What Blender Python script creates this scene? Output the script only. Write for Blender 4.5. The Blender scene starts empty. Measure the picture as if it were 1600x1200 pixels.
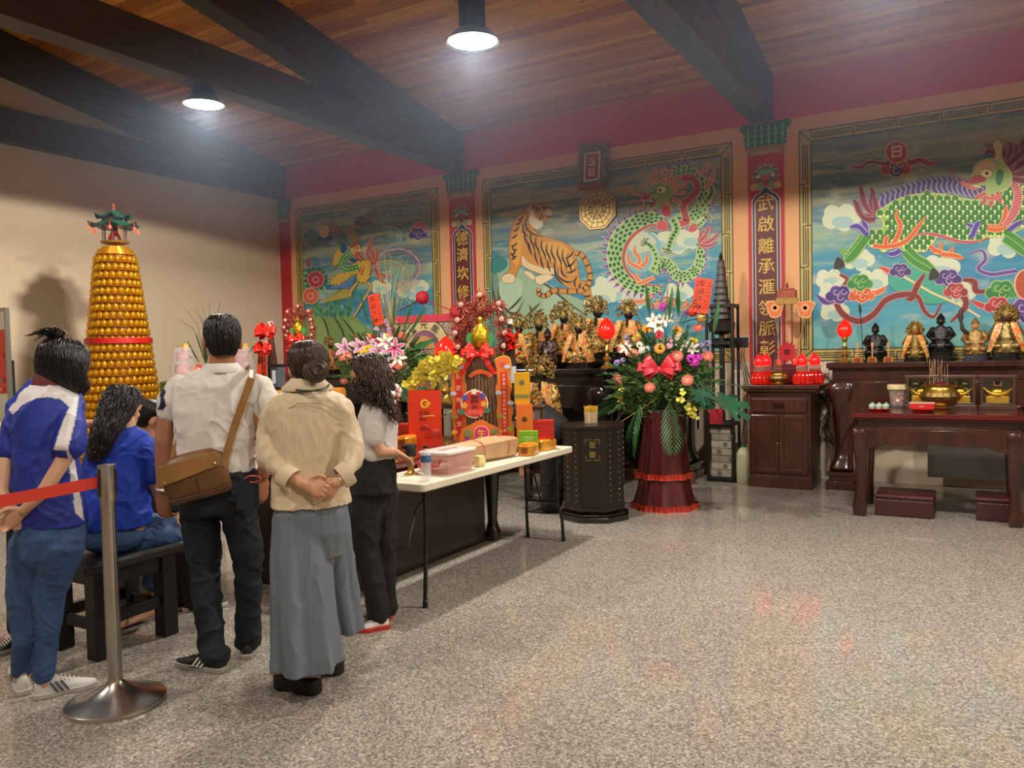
import bpy, math, random
from math import sin, cos, pi, radians
from mathutils import Vector, Matrix, noise, Euler
import numpy as np
V = Vector
SC = bpy.context.scene
COL = SC.collection
# ------------------------------------------------------------------ camera, world, lamps, exposure
FPX, CH, YAW, PIT, ROL = 1242.2468, 1.55, .528550129, .0381579338, .0220260075
def _cam():
    B = np.array([[1,0,0],[0,0,-1],[0,1,0]], float)
    c, s = cos(YAW), sin(YAW); Rz = np.array([[c,-s,0],[s,c,0],[0,0,1]])
    c, s = cos(PIT), sin(PIT); P = np.array([[1,0,0],[0,c,-s],[0,s,c]])
    c, s = cos(ROL), sin(ROL); Q = np.array([[c,s,0],[-s,c,0],[0,0,1]])
    return Q @ P @ B @ Rz.T
MC = _cam()
cd = bpy.data.cameras.new('camera'); cam = bpy.data.objects.new('camera', cd); COL.objects.link(cam)
cd.sensor_width = 36; cd.lens = 36*FPX/1600; cd.clip_start = .05; cd.clip_end = 100
_m = Matrix(((MC[0][0], -MC[1][0], -MC[2][0], 0), (MC[0][1], -MC[1][1], -MC[2][1], 0), (MC[0][2], -MC[1][2], -MC[2][2], CH), (0,0,0,1)))
cam.matrix_world = _m; SC.camera = cam
SC.view_settings.view_transform = 'Standard'; SC.view_settings.look = 'None'
SC.view_settings.gamma = 1; SC.view_settings.use_curve_mapping = False
SC.view_settings.exposure = 0.12
SC.cycles.use_denoising = True
SC.cycles.max_bounces = 8; SC.cycles.diffuse_bounces = 4; SC.cycles.glossy_bounces = 3; SC.cycles.transmission_bounces = 6
SC.cycles.caustics_reflective = False; SC.cycles.caustics_refractive = False
SC.cycles.sample_clamp_indirect = 6
w = bpy.data.worlds.new('world'); SC.world = w; w.use_nodes = True
w.node_tree.nodes['Background'].inputs[0].default_value = (.5, .5, .55, 1)
w.node_tree.nodes['Background'].inputs[1].default_value = .02
LAMP_Z = 3.95
LAMPS = [(-6.68, 5.44), (-3.35, 5.25), (-.45, 5.3), (2.4, 5.3), (-6.3, .6), (-3.3, .6), (-.4, .6), (2.4, .6)]
LAMP_W = 480
LAMP_C = (1.0, .93, .84)
def ray(px, py):
    r = MC.T @ np.array([(px-800)/FPX, (py-600)/FPX, 1.]); return V(r)
C0 = V((0, 0, CH))
def onz(px, py, z=0.): r = ray(px, py); return C0 + r*((z-CH)/r.z)
def ony(px, py, y): r = ray(px, py); return C0 + r*(y/r.y)
def onx(px, py, x): r = ray(px, py); return C0 + r*(x/r.x)
def at(px, py, d): return C0 + ray(px, py)*d
def depth(p): return float(MC[2] @ np.array(V(p)-C0))
# ------------------------------------------------------------------ materials
def lin(c):
    if isinstance(c, str):
        c = c.lstrip('#'); c = [int(c[i:i+2], 16)/255 for i in (0, 2, 4)]
    return tuple((x/12.92 if x <= .04045 else ((x+.055)/1.055)**2.4) for x in c[:3])
_MC = {}
def mat(c, rough=.5, metal=0., emit=0., var=.0, vs=8., bump=0., bs=60., trans=0., coat=0., alpha=1., sss=0., spec=None, ior=None):
    k = (c, rough, metal, emit, var, vs, bump, bs, trans, coat, alpha, sss, spec, ior)
    if k in _MC: return _MC[k]
    m = bpy.data.materials.new('paint_'+str(len(_MC))); m.use_nodes = True; nt = m.node_tree; b = nt.nodes['Principled BSDF']
    L = lin(c)
    b.inputs['Base Color'].default_value = (*L, 1); b.inputs['Roughness'].default_value = rough; b.inputs['Metallic'].default_value = metal
    if emit: b.inputs['Emission Color'].default_value = (*L, 1); b.inputs['Emission Strength'].default_value = emit
    if trans: b.inputs['Transmission Weight'].default_value = trans
    if coat: b.inputs['Coat Weight'].default_value = coat
    if spec is not None: b.inputs['Specular IOR Level'].default_value = spec
    if ior: b.inputs['IOR'].default_value = ior
    if alpha < 1: b.inputs['Alpha'].default_value = alpha
    if sss: b.inputs['Subsurface Weight'].default_value = sss; b.inputs['Subsurface Scale'].default_value = .02
    if var or bump:
        tc = nt.nodes.new('ShaderNodeTexCoord')
        if var:
            n = nt.nodes.new('ShaderNodeTexNoise'); n.inputs['Scale'].default_value = vs; n.inputs['Detail'].default_value = 4
            nt.links.new(tc.outputs['Object'], n.inputs['Vector'])
            mr = nt.nodes.new('ShaderNodeMapRange'); mr.inputs[1].default_value = .3; mr.inputs[2].default_value = .7
            mr.inputs[3].default_value = 1-var; mr.inputs[4].default_value = 1+var
            nt.links.new(n.outputs[0], mr.inputs[0])
            mx = nt.nodes.new('ShaderNodeVectorMath'); mx.operation = 'SCALE'; mx.inputs[0].default_value = L
            nt.links.new(mr.outputs[0], mx.inputs['Scale']); nt.links.new(mx.outputs[0], b.inputs['Base Color'])
        if bump:
            n = nt.nodes.new('ShaderNodeTexNoise'); n.inputs['Scale'].default_value = bs; n.inputs['Detail'].default_value = 3
            nt.links.new(tc.outputs['Object'], n.inputs['Vector'])
            bp = nt.nodes.new('ShaderNodeBump'); bp.inputs['Strength'].default_value = bump; bp.inputs['Distance'].default_value = .01
            nt.links.new(n.outputs[0], bp.inputs['Height']); nt.links.new(bp.outputs[0], b.inputs['Normal'])
    _MC[k] = m; return m
def vcmat(rough=.6, metal=0., coat=0., bump=0., bs=60.):
    k = ('vc', rough, metal, coat, bump, bs)
    if k in _MC: return _MC[k]
    m = mat('#ffffff', rough, metal, 0, 0, 8, bump, bs, 0, coat+1e-6).copy(); m.name = 'painted_colours'
    nt = m.node_tree; a = nt.nodes.new('ShaderNodeVertexColor'); a.layer_name = 'Col'
    nt.links.new(a.outputs[0], nt.nodes['Principled BSDF'].inputs['Base Color'])
    _MC[k] = m; return m
# ------------------------------------------------------------------ mesh builder
class MB:
    def __init__(s, c='#ffffff', m=None):
        s.v = []; s.f = []; s.fm = []; s.fc = []; s.mats = []; s.T = Matrix.Identity(4); s.c = c; s.m = None; s.usec = False
        if m is not None: s.use(m)
    def use(s, m):
        if m not in s.mats: s.mats.append(m)
        s.m = s.mats.index(m); return s
    def col(s, c): s.c = lin(c); s.usec = True; return s
    def add(s, vs, fs):
        o = len(s.v); T = s.T
        s.v += [T @ V(p) for p in vs]; s.f += [tuple(i+o for i in f) for f in fs]
        s.fm += [s.m or 0]*len(fs); s.fc += [s.c]*len(fs); return s
    def box(s, c, d, r=None):
        M = Matrix.Translation(c)
        if r is not None: M = M @ (Euler(r).to_matrix().to_4x4() if not isinstance(r, Matrix) else r.to_4x4())
        x, y, z = d[0]/2, d[1]/2, d[2]/2
        vs = [M @ V(p) for p in ((-x,-y,-z),(x,-y,-z),(x,y,-z),(-x,y,-z),(-x,-y,z),(x,-y,z),(x,y,z),(-x,y,z))]
        return s.add(vs, [(0,3,2,1),(4,5,6,7),(0,1,5,4),(1,2,6,5),(2,3,7,6),(3,0,4,7)])
    def bx(s, x0, x1, y0, y1, z0, z1): return s.box(((x0+x1)/2, (y0+y1)/2, (z0+z1)/2), (x1-x0, y1-y0, z1-z0))
    def rings(s, R, cap=True, close=True):
        n = len(R[0]); vs = [p for r in R for p in r]; fs = []
        for k in range(len(R)-1):
            for i in range(n if close else n-1):
                j = (i+1) % n; fs.append((k*n+i, k*n+j, (k+1)*n+j, (k+1)*n+i))
        if cap: fs.append(tuple(range(n))[::-1]); fs.append(tuple((len(R)-1)*n+i for i in range(n)))
        return s.add(vs, fs)
    def lathe(s, prof, c=(0,0,0), n=24, fn=None, M=None, cap=True):
        R = []
        for r, z in prof:
            r = max(r, 1e-5)
            ring = []
            for i in range(n):
                a = 2*pi*i/n; k = fn(a, z) if fn else 1
                p = V((r*k*cos(a), r*k*sin(a), z))
                ring.append((M @ p if M else p) + V(c))
            R.append(ring)
        return s.rings(R, cap)
    def tube(s, pts, r, n=8, cap=True, up=None, rnd=False):
        pts = [V(p) for p in pts]; m = len(pts)
        rr = [(r, r)]*m if isinstance(r, (int, float)) else [(q, q) if isinstance(q, (int, float)) else q for q in r]
        tg = []
        for i in range(m):
            t = pts[min(i+1, m-1)]-pts[max(i-1, 0)]; tg.append(t.normalized() if t.length > 1e-9 else V((0,0,1)))
        if rnd:
            a, b = rr[0], rr[-1]; P0, P1 = pts[0], pts[-1]; T0, T1 = tg[0], tg[-1]
            e0 = [(P0-T0*a[0]*sin(x), (a[0]*cos(x), a[1]*cos(x))) for x in (1.45, 1.0, .5)]
            e1 = [(P1+T1*b[0]*sin(x), (b[0]*cos(x), b[1]*cos(x))) for x in (.5, 1.0, 1.45)]
            pts = [e[0] for e in e0]+pts+[e[0] for e in e1]; rr = [e[1] for e in e0]+rr+[e[1] for e in e1]
            tg = [T0]*3+tg+[T1]*3; m = len(pts)
        u = V(up) if up is not None else (V((0,0,1)) if abs(tg[0].z) < .9 else V((1,0,0)))
        R = []
        for p, t, q in zip(pts, tg, rr):
            x = t.cross(u)
            if x.length < 1e-6: x = t.orthogonal()
            x.normalize(); y = x.cross(t).normalized()
            if up is None: u = y
            R.append([p+x*q[0]*cos(2*pi*i/n)+y*q[1]*sin(2*pi*i/n) for i in range(n)])
        return s.rings(R, cap)
    def ell(s, c, r, n=12, k=8, M=None):
        if isinstance(r, (int, float)): r = (r, r, r)
        R = []
        for j in range(k+1):
            a = -pi/2+pi*j/k; a = max(min(a, pi/2-.02), -pi/2+.02)
            ring = []
            for i in range(n):
                b = 2*pi*i/n; p = V((r[0]*cos(a)*cos(b), r[1]*cos(a)*sin(b), r[2]*sin(a)))
                ring.append((M @ p if M else p)+V(c))
            R.append(ring)
        return s.rings(R)
    def prism(s, poly, a, b, M=None):
        n = len(poly); f = (lambda p: M @ V(p)) if M else V
        vs = [f((x, y, a)) for x, y in poly]+[f((x, y, b)) for x, y in poly]
        return s.add(vs, [tuple(range(n))[::-1], tuple(range(n, 2*n))]+[(i, (i+1) % n, n+(i+1) % n, n+i) for i in range(n)])
    def xprism(s, poly, x0, x1):   # polygon in (y,z) extruded along x
        return s.prism(poly, x0, x1, Matrix(((0,0,1,0),(1,0,0,0),(0,1,0,0),(0,0,0,1))))
    def yprism(s, poly, y0, y1):   # polygon in (x,z) extruded along y
        return s.prism(poly, y0, y1, Matrix(((1,0,0,0),(0,0,1,0),(0,1,0,0),(0,0,0,1))))
    def loft(s, secs, n=28, fn=None, yaw=0., cap=True, sq=2.0):
        """secs: (x,y,z,rx,ry) horizontal super-ellipses stacked up z"""
        R = []
        cy, sy = cos(yaw), sin(yaw)
        for k, (x, y, z, rx, ry) in enumerate(secs):
            ring = []
            for i in range(n):
                a = 2*pi*i/n; ca, sa = cos(a), sin(a)
                q = (abs(ca)**sq+abs(sa)**sq)**(-1/sq); m = fn(a, k/(len(secs)-1)) if fn else 1
                px, py = rx*q*ca*m, ry*q*sa*m
                ring.append(V((x+px*cy-py*sy, y+px*sy+py*cy, z)))
            R.append(ring)
        return s.rings(R, cap)
    def text(s, t, M, size, bold=0., ext=.0):
        vs, fs = glyphs(t, bold, ext)
        S = Matrix.Scale(size, 4)
        return s.add([M @ (S @ p) for p in vs], fs)
    def build(s, name, m=None, parent=None, world=True, smooth=35, bev=0., loc=None):
        if m is not None and not s.mats: s.mats = [m]
        if not s.mats: s.mats = [vcmat()]
        me = bpy.data.meshes.new(name); T = None
        vs = s.v
        if parent is not None and world:
            T = MAT[parent.name].inverted() if parent.name in MAT else None
        if loc is not None: T = Matrix.Translation(-V(loc))
        if T is not None: vs = [T @ p for p in vs]
        me.from_pydata([tuple(p) for p in vs], [], s.f)
        for q in s.mats: me.materials.append(q)
        if len(s.mats) > 1: me.polygons.foreach_set('material_index', s.fm)
        if s.usec:
            at_ = me.color_attributes.new('Col', 'BYTE_COLOR', 'CORNER')
            buf = np.ones((len(me.loops), 4), np.float32); k = 0
            lens = np.array([len(f) for f in s.f]); cc = np.array([c if not isinstance(c, str) else lin(c) for c in s.fc], np.float32)
            buf[:, :3] = np.repeat(cc, lens, axis=0); at_.data.foreach_set('color', buf.ravel())
        me.validate(); me.update()
        o = bpy.data.objects.new(name, me); COL.objects.link(o)
        if loc is not None: o.location = loc
        if parent is not None: o.parent = parent
        if T is not None and parent is not None: MAT[o.name] = MAT[parent.name]
        elif loc is not None: MAT[o.name] = Matrix.Translation(V(loc))
        else: MAT[o.name] = MAT.get(parent.name, Matrix.Identity(4)) if parent is not None else Matrix.Identity(4)
        if smooth:
            me.shade_smooth(); me.set_sharp_from_angle(angle=radians(smooth))
        if bev:
            b = o.modifiers.new('b', 'BEVEL'); b.width = bev; b.segments = 2; b.limit_method = 'ANGLE'; b.angle_limit = radians(40)
        return o
MAT = {}
_G = {}
def glyphs(t, bold, ext):
    k = (t, bold, ext)
    if k not in _G:
        c = bpy.data.curves.new('g', 'FONT'); c.body = t; c.align_x = 'CENTER'; c.align_y = 'CENTER'; c.resolution_u = 1; c.offset = bold; c.extrude = ext; c.space_line = 1.0
        o = bpy.data.objects.new('g', c); COL.objects.link(o); dg = bpy.context.evaluated_depsgraph_get(); e = o.evaluated_get(dg)
        me = e.to_mesh(); vs = [v.co.copy() for v in me.vertices]; fs = [tuple(p.vertices) for p in me.polygons]
        if vs:   # centre on the ink
            cx = (min(v.x for v in vs)+max(v.x for v in vs))/2; cy = (min(v.y for v in vs)+max(v.y for v in vs))/2
            vs = [v-V((cx, cy, 0)) for v in vs]
        e.to_mesh_clear(); bpy.data.objects.remove(o); bpy.data.curves.remove(c); _G[k] = (vs, fs)
    return _G[k]
def thing(name, label, cat, loc=(0,0,0), rz=0., group=None):
    o = bpy.data.objects.new(name, None); COL.objects.link(o); o.empty_display_size = .05
    o.location = loc; o.rotation_euler = (0, 0, rz); o['label'] = label; o['category'] = cat
    if group: o['group'] = group
    MAT[o.name] = Matrix.Translation(V(loc)) @ Matrix.Rotation(rz, 4, 'Z'); return o
def tag(o, label=None, cat=None, group=None, kind=None):
    if label: o['label'] = label
    if cat: o['category'] = cat
    if group: o['group'] = group
    if kind: o['kind'] = kind
    return o
def kids(o): return [c for c in COL.objects if c.parent == o]
def copy_tree(o, loc=None, rz=None, label=None, parent=None, sc=None):
    c = o.copy(); COL.objects.link(c); MAT[c.name] = MAT[o.name]
    if parent is not None: c.parent = parent
    for ch in kids(o): copy_tree(ch, parent=c)
    if loc is not None: c.location = loc
    if rz is not None: c.rotation_euler = (0, 0, rz)
    if sc is not None: c.scale = (sc, sc, sc) if isinstance(sc, (int, float)) else sc
    if label: c['label'] = label
    return c
def smoothpts(P, closed=True, k=4):
    n = len(P); out = []
    rng = range(n) if closed else range(n-1)
    for i in rng:
        if closed: a, b, c, d = P[i-1], P[i], P[(i+1) % n], P[(i+2) % n]
        else: a, b, c, d = P[max(i-1, 0)], P[i], P[i+1], P[min(i+2, n-1)]
        for j in range(k):
            t = j/k
            out.append(tuple(.5*((2*b[m])+(-a[m]+c[m])*t+(2*a[m]-5*b[m]+4*c[m]-d[m])*t*t+(-a[m]+3*b[m]-3*c[m]+d[m])*t**3) for m in range(len(b))))
    if not closed: out.append(tuple(P[-1]))
    return out
def FR(o, x=(1,0,0), y=(0,0,1)):
    """matrix with local x,y axes given, origin o; local z = x cross y"""
    x = V(x).normalized(); y = V(y).normalized(); z = x.cross(y); y = z.cross(x)
    return Matrix(((x.x, y.x, z.x, o[0]), (x.y, y.y, z.y, o[1]), (x.z, y.z, z.z, o[2]), (0,0,0,1)))
# ------------------------------------------------------------------ the room
YW = 9.87; XL = -10.32; XR = 7.0; YB = -7.0; SL = .175
def ceil_z(y): return 4.79 + SL*(YW-max(y, 0.0)) - (SL*(0.0-y) if y < 0 else 0)
def nodes(m): nt = m.node_tree; return nt, nt.nodes, nt.links
def N(nt, t, **kw):
    n = nt.nodes.new(t)
    for k, v_ in kw.items():
        if k.startswith('i'): n.inputs[int(k[1:])].default_value = v_
        else: setattr(n, k, v_)
    return n
def ramp(nt, stops):
    r = nt.nodes.new('ShaderNodeValToRGB'); e = r.color_ramp.elements
    while len(e) < len(stops): e.new(.5)
    for x, (p, c) in zip(e, stops): x.position = p; x.color = (*lin(c), 1)
    return r
def floor_mat():
    m = bpy.data.materials.new('granite_floor'); m.use_nodes = True; nt, n, l = nodes(m); b = n['Principled BSDF']
    tc = N(nt, 'ShaderNodeTexCoord')
    v1 = N(nt, 'ShaderNodeTexVoronoi'); v1.inputs['Scale'].default_value = 110
    v2 = N(nt, 'ShaderNodeTexVoronoi'); v2.inputs['Scale'].default_value = 210
    n1 = N(nt, 'ShaderNodeTexNoise'); n1.inputs['Scale'].default_value = 1.2
    for q in (v1, v2, n1): l.new(tc.outputs['Object'], q.inputs['Vector'])
    s1 = N(nt, 'ShaderNodeSeparateColor'); l.new(v1.outputs['Color'], s1.inputs[0])
    s2 = N(nt, 'ShaderNodeSeparateColor'); l.new(v2.outputs['Color'], s2.inputs[0])
    r1 = ramp(nt, [(0, '#3c3631'), (.14, '#6c645c'), (.42, '#8f877c'), (.75, '#aea699'), (1, '#dcd4c7')]); l.new(s1.outputs[0], r1.inputs[0])
    r2 = ramp(nt, [(0, '#6c655e'), (.3, '#878077'), (.7, '#a0988d'), (1, '#bdb5a9')]); l.new(s2.outputs[0], r2.inputs[0])
    mx = N(nt, 'ShaderNodeMix', data_type='RGBA'); mx.inputs[0].default_value = .45; l.new(r1.outputs[0], mx.inputs[6]); l.new(r2.outputs[0], mx.inputs[7])
    # polished slabs with fine joints
    br = N(nt, 'ShaderNodeTexBrick'); br.offset = 0; br.inputs['Scale'].default_value = 1; br.inputs['Brick Width'].default_value = .9; br.inputs['Row Height'].default_value = .9
    br.inputs['Mortar Size'].default_value = .0025; br.inputs['Color1'].default_value = (1,1,1,1); br.inputs['Color2'].default_value = (.93,.93,.93,1); br.inputs['Mortar'].default_value = (.8,.8,.8,1)
    l.new(tc.outputs['Object'], br.inputs['Vector'])
    mm = N(nt, 'ShaderNodeMix', data_type='RGBA', blend_type='MULTIPLY'); mm.inputs[0].default_value = 1; l.new(mx.outputs[2], mm.inputs[6]); l.new(br.outputs[0], mm.inputs[7])
    l.new(mm.outputs[2], b.inputs['Base Color'])
    mr = N(nt, 'ShaderNodeMapRange'); mr.inputs[3].default_value = .05; mr.inputs[4].default_value = .14; l.new(s1.outputs[1], mr.inputs[0]); l.new(mr.outputs[0], b.inputs['Roughness'])
    return m
def plank_mat():
    m = bpy.data.materials.new('pine_planks'); m.use_nodes = True; nt, n, l = nodes(m); b = n['Principled BSDF']
    tc = N(nt, 'ShaderNodeTexCoord'); sx = N(nt, 'ShaderNodeSeparateXYZ'); l.new(tc.outputs['Object'], sx.inputs[0])
    row = N(nt, 'ShaderNodeMath', operation='DIVIDE'); row.inputs[1].default_value = .085; l.new(sx.outputs[1], row.inputs[0])
    fl = N(nt, 'ShaderNodeMath', operation='FLOOR'); l.new(row.outputs[0], fl.inputs[0])
    fr = N(nt, 'ShaderNodeMath', operation='FRACT'); l.new(row.outputs[0], fr.inputs[0])
    w0 = N(nt, 'ShaderNodeTexWhiteNoise', noise_dimensions='1D'); l.new(fl.outputs[0], w0.inputs['W'])
    # board ends: shift x per row
    ax = N(nt, 'ShaderNodeMath', operation='MULTIPLY_ADD'); ax.inputs[1].default_value = 7; l.new(w0.outputs[0], ax.inputs[0]); l.new(sx.outputs[0], ax.inputs[2])
    dx = N(nt, 'ShaderNodeMath', operation='DIVIDE'); dx.inputs[1].default_value = 2.6; l.new(ax.outputs[0], dx.inputs[0])
    fx = N(nt, 'ShaderNodeMath', operation='FLOOR'); l.new(dx.outputs[0], fx.inputs[0])
    cv = N(nt, 'ShaderNodeCombineXYZ'); l.new(fl.outputs[0], cv.inputs[0]); l.new(fx.outputs[0], cv.inputs[1])
    w1 = N(nt, 'ShaderNodeTexWhiteNoise', noise_dimensions='2D'); l.new(cv.outputs[0], w1.inputs['Vector'])
    mp = N(nt, 'ShaderNodeMapping'); mp.inputs['Scale'].default_value = (1.1, 16, 16); l.new(tc.outputs['Object'], mp.inputs[0])
    ns = N(nt, 'ShaderNodeTexNoise'); ns.inputs['Scale'].default_value = 2.2; ns.inputs['Detail'].default_value = 6; l.new(mp.outputs[0], ns.inputs['Vector'])
    ad = N(nt, 'ShaderNodeMath', operation='MULTIPLY_ADD'); ad.inputs[1].default_value = .5; l.new(w1.outputs[0], ad.inputs[0])
    hf = N(nt, 'ShaderNodeMath', operation='MULTIPLY'); hf.inputs[1].default_value = .62; l.new(ns.outputs[0], hf.inputs[0]); l.new(hf.outputs[0], ad.inputs[2])
    cr = ramp(nt, [(.1, '#84480f'), (.4, '#b0681c'), (.65, '#cc8832'), (.95, '#e6a850')]); l.new(ad.outputs[0], cr.inputs[0])
    # knots
    mk = N(nt, 'ShaderNodeMapping'); mk.inputs['Scale'].default_value = (3.2, 8.5, 1); l.new(tc.outputs['Object'], mk.inputs[0])
    vo = N(nt, 'ShaderNodeTexVoronoi'); vo.inputs['Scale'].default_value = 1; l.new(mk.outputs[0], vo.inputs['Vector'])
    kr = ramp(nt, [(.05, '#3a1d10'), (.15, '#ffffff')]); l.new(vo.outputs['Distance'], kr.inputs[0])
    m1 = N(nt, 'ShaderNodeMix', data_type='RGBA', blend_type='MULTIPLY'); m1.inputs[0].default_value = .85; l.new(cr.outputs[0], m1.inputs[6]); l.new(kr.outputs[0], m1.inputs[7])
    gr = ramp(nt, [(.0, '#402010'), (.07, '#ffffff')]); l.new(fr.outputs[0], gr.inputs[0])
    m2 = N(nt, 'ShaderNodeMix', data_type='RGBA', blend_type='MULTIPLY'); m2.inputs[0].default_value = .8; l.new(m1.outputs[2], m2.inputs[6]); l.new(gr.outputs[0], m2.inputs[7])
    l.new(m2.outputs[2], b.inputs['Base Color']); b.inputs['Roughness'].default_value = .45
    return m
def wood(c1, c2, rough=.35, coat=0., sc=(1, 1, 1), scale=6, nm='stained_wood', spec=.5):
    k = ('wood', c1, c2, rough, coat, sc, scale)
    if k in _MC: return _MC[k]
    m = bpy.data.materials.new(nm); m.use_nodes = True; nt, n, l = nodes(m); b = n['Principled BSDF']
    tc = N(nt, 'ShaderNodeTexCoord'); mp = N(nt, 'ShaderNodeMapping'); mp.inputs['Scale'].default_value = sc; l.new(tc.outputs['Object'], mp.inputs[0])
    ns = N(nt, 'ShaderNodeTexNoise'); ns.inputs['Scale'].default_value = scale; ns.inputs['Detail'].default_value = 5; l.new(mp.outputs[0], ns.inputs['Vector'])
    cr = ramp(nt, [(.3, c1), (.7, c2)]); l.new(ns.outputs[0], cr.inputs[0]); l.new(cr.outputs[0], b.inputs['Base Color'])
    b.inputs['Roughness'].default_value = rough; b.inputs['Coat Weight'].default_value = coat; b.inputs['Coat Roughness'].default_value = .08
    b.inputs['Specular IOR Level'].default_value = spec
    _MC[k] = m; return m
BEAM = wood('#352e2b', '#4f4742', .55, 0, (4, .6, 8), 5)
WALLC = mat('#dcc8ac', .8, var=.03, vs=1.5, bump=.05, bs=90)
PEACH = mat('#e0a878', .75, var=.03, vs=2)
REDBAND = mat('#cc2840', .6, var=.05, vs=3)
def S(mb, name, m=None, label=None, **k):
    o = mb.build(name, m, **k); o['kind'] = 'structure'
    if label: o['label'] = label; o['category'] = 'wall' if 'wall' in name else name.split('_')[0]
    return o
def room():
    b = MB(); b.bx(XL-.1, XR+.1, YB-.1, YW+.1, -.12, 0); S(b, 'floor', floor_mat())
    b = MB()
    for y0, y1 in ((YW+.02, 0.), (0., YB-.02)):
        z0, z1 = ceil_z(y0), ceil_z(y1); t = .12
        b.add([(XL-.1,y0,z0),(XR+.1,y0,z0),(XR+.1,y1,z1),(XL-.1,y1,z1),(XL-.1,y0,z0+t),(XR+.1,y0,z0+t),(XR+.1,y1,z1+t),(XL-.1,y1,z1+t)],
              [(0,1,2,3),(7,6,5,4),(0,4,5,1),(1,5,6,2),(2,6,7,3),(3,7,4,0)])
    S(b, 'ceiling', plank_mat(), smooth=0)
    # mural wall: pale skirting zone, peach field, red band under the ceiling
    b = MB(m=PEACH); b.bx(XL-.2, XR+.2, YW, YW+.2, 1.38, 4.243); b.use(mat('#d9c6ac', .8)); b.bx(XL-.2, XR+.2, YW, YW+.2, -.1, 1.38); b.use(REDBAND); b.bx(XL-.2, XR+.2, YW, YW+.2, 4.243, 4.95)
    S(b, 'wall_altar', smooth=0)
    for nm, x0, x1 in (('wall_left', XL-.2, XL), ('wall_right', XR, XR+.2)):
        b = MB()
        b.xprism([(YB-.1, -.1), (YW+.0, -.1), (YW+.0, ceil_z(YW)+.05), (0, ceil_z(0)+.05), (YB-.1, ceil_z(YB)+.05)], x0, x1)
        S(b, nm, WALLC, smooth=0)
    b = MB(); b.bx(XL-.1, XR+.1, YB-.2, YB, -.1, ceil_z(YB)+.05); S(b, 'wall_rear', WALLC, smooth=0)
    # roof trusses: level tie beam and sloping rafter, each 0.29 wide
    names = {-10.12: 'nearest the plain left wall', -6.5: 'left of the tiger mural', -2.08: 'over the column left of the green beast mural', 2.35: 'over the far right bay'}
    for xr, nm in names.items():
        x0, x1 = xr-.27 if xr > -10 else XL+.002, xr
        b = MB()
        b.xprism([(YW-.002, 4.26), (YW-.002, 4.66), (.6, 4.66), (.6, 4.26)], x0, x1)
        o = b.build('tie_beam', BEAM, bev=.006); tag(o, 'dark brown level tie beam '+nm, 'beam', 'tie beams', 'structure')
        b = MB(); d = .5
        y1 = YW-.002; yb = .06
        b.xprism([(y1, ceil_z(y1)-.004), (yb, ceil_z(yb)-.004), (yb, ceil_z(yb)-d), (9.87-(4.66-4.79+d)/SL, 4.664), (y1, 4.664)], x0+.001, x1-.001)
        o = b.build('rafter_beam', BEAM, bev=.006); tag(o, 'dark brown sloping rafter beam '+nm, 'beam', 'rafter beams', 'structure')
room()
# ------------------------------------------------------------------ pendant lamps
def lamp(i, x, y):
    lab = {0: 'black pendant lamp with a bright dish, nearer the left wall', 1: 'black ribbed pendant lamp with a bright dish, top centre'}.get(i, 'pendant lamp further out in the hall, number unseen')
    if i > 1: lab = 'black pendant lamp hanging out in the hall away from the altars'
    lz = 4.1 if i == 0 else LAMP_Z; t = thing('pendant_lamp', lab, 'lamp', (x, y, lz), 0, 'pendant lamps')
    b = MB()
    b.lathe([(.205, 0), (.2, .015), (.15, .075), (.085, .11), (.078, .12), (.06, .12), (.075, .1), (.14, .065), (.19, .012)], n=40, cap=False)
    b.build('shade', mat('#15130f', .4), t, world=False)
    b = MB(); b.lathe([(.0, .012), (.19, .012), (.19, .016), (0, .016)], n=32)
    b.build('diffuser', mat('#fff2d0', .4, emit=9.), t, world=False)
    hh = .15 if i == 0 else .36; b = MB(); b.lathe([(.098, .1), (.098, hh), (.08, hh+.008), (0, hh+.008)], n=48, fn=lambda a, z: 1+.05*(1 if int(a*48/pi+.5) % 4 < 2 else 0))
    if i: b.lathe([(.03, .37), (.03, .46), (0, .46)], n=12)
    b.build('housing', mat('#22252a', .35, .6), t, world=False)
    b = MB(); zc = (4.26 if i == 0 else ceil_z(y))-lz; b.tube([(0, 0, hh), (0, 0, zc-.001)], .01, 8); b.lathe([(.04, zc-.004), (.04, zc-.001), (0, zc-.001)], n=16)
    b.build('stem', mat('#1b1b1b', .5), t, world=False)
    ld = bpy.data.lights.new('lamp_light', 'SPOT'); lo = bpy.data.objects.new('lamp_light', ld); COL.objects.link(lo); lo.parent = t
    lo.location = (0, 0, -.01); ld.energy = LAMP_W if y > 3 else LAMP_W*.42; ld.color = LAMP_C; ld.shadow_soft_size = .1; ld.spot_size = radians(168); ld.spot_blend = .06
for i, (x, y) in enumerate(LAMPS): lamp(i, x, y)

def haze():
    m = bpy.data.materials.new('incense_haze'); m.use_nodes = True; nt, n, l = nodes(m); n.remove(n['Principled BSDF'])
    v = N(nt, 'ShaderNodeVolumeScatter'); v.inputs['Density'].default_value = .0135; v.inputs['Anisotropy'].default_value = .3; v.inputs['Color'].default_value = (.6, .74, 1, 1)
    l.new(v.outputs[0], n['Material Output'].inputs['Volume'])
    b = MB(); b.bx(XL+.02, 4.5, 3.2, YW-.02, 2.75, 4.75); o = b.build('incense_haze', m, smooth=0); tag(o, 'thin bluish incense smoke drifting under the pendant lamps', 'smoke', None, 'stuff')
haze()
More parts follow.
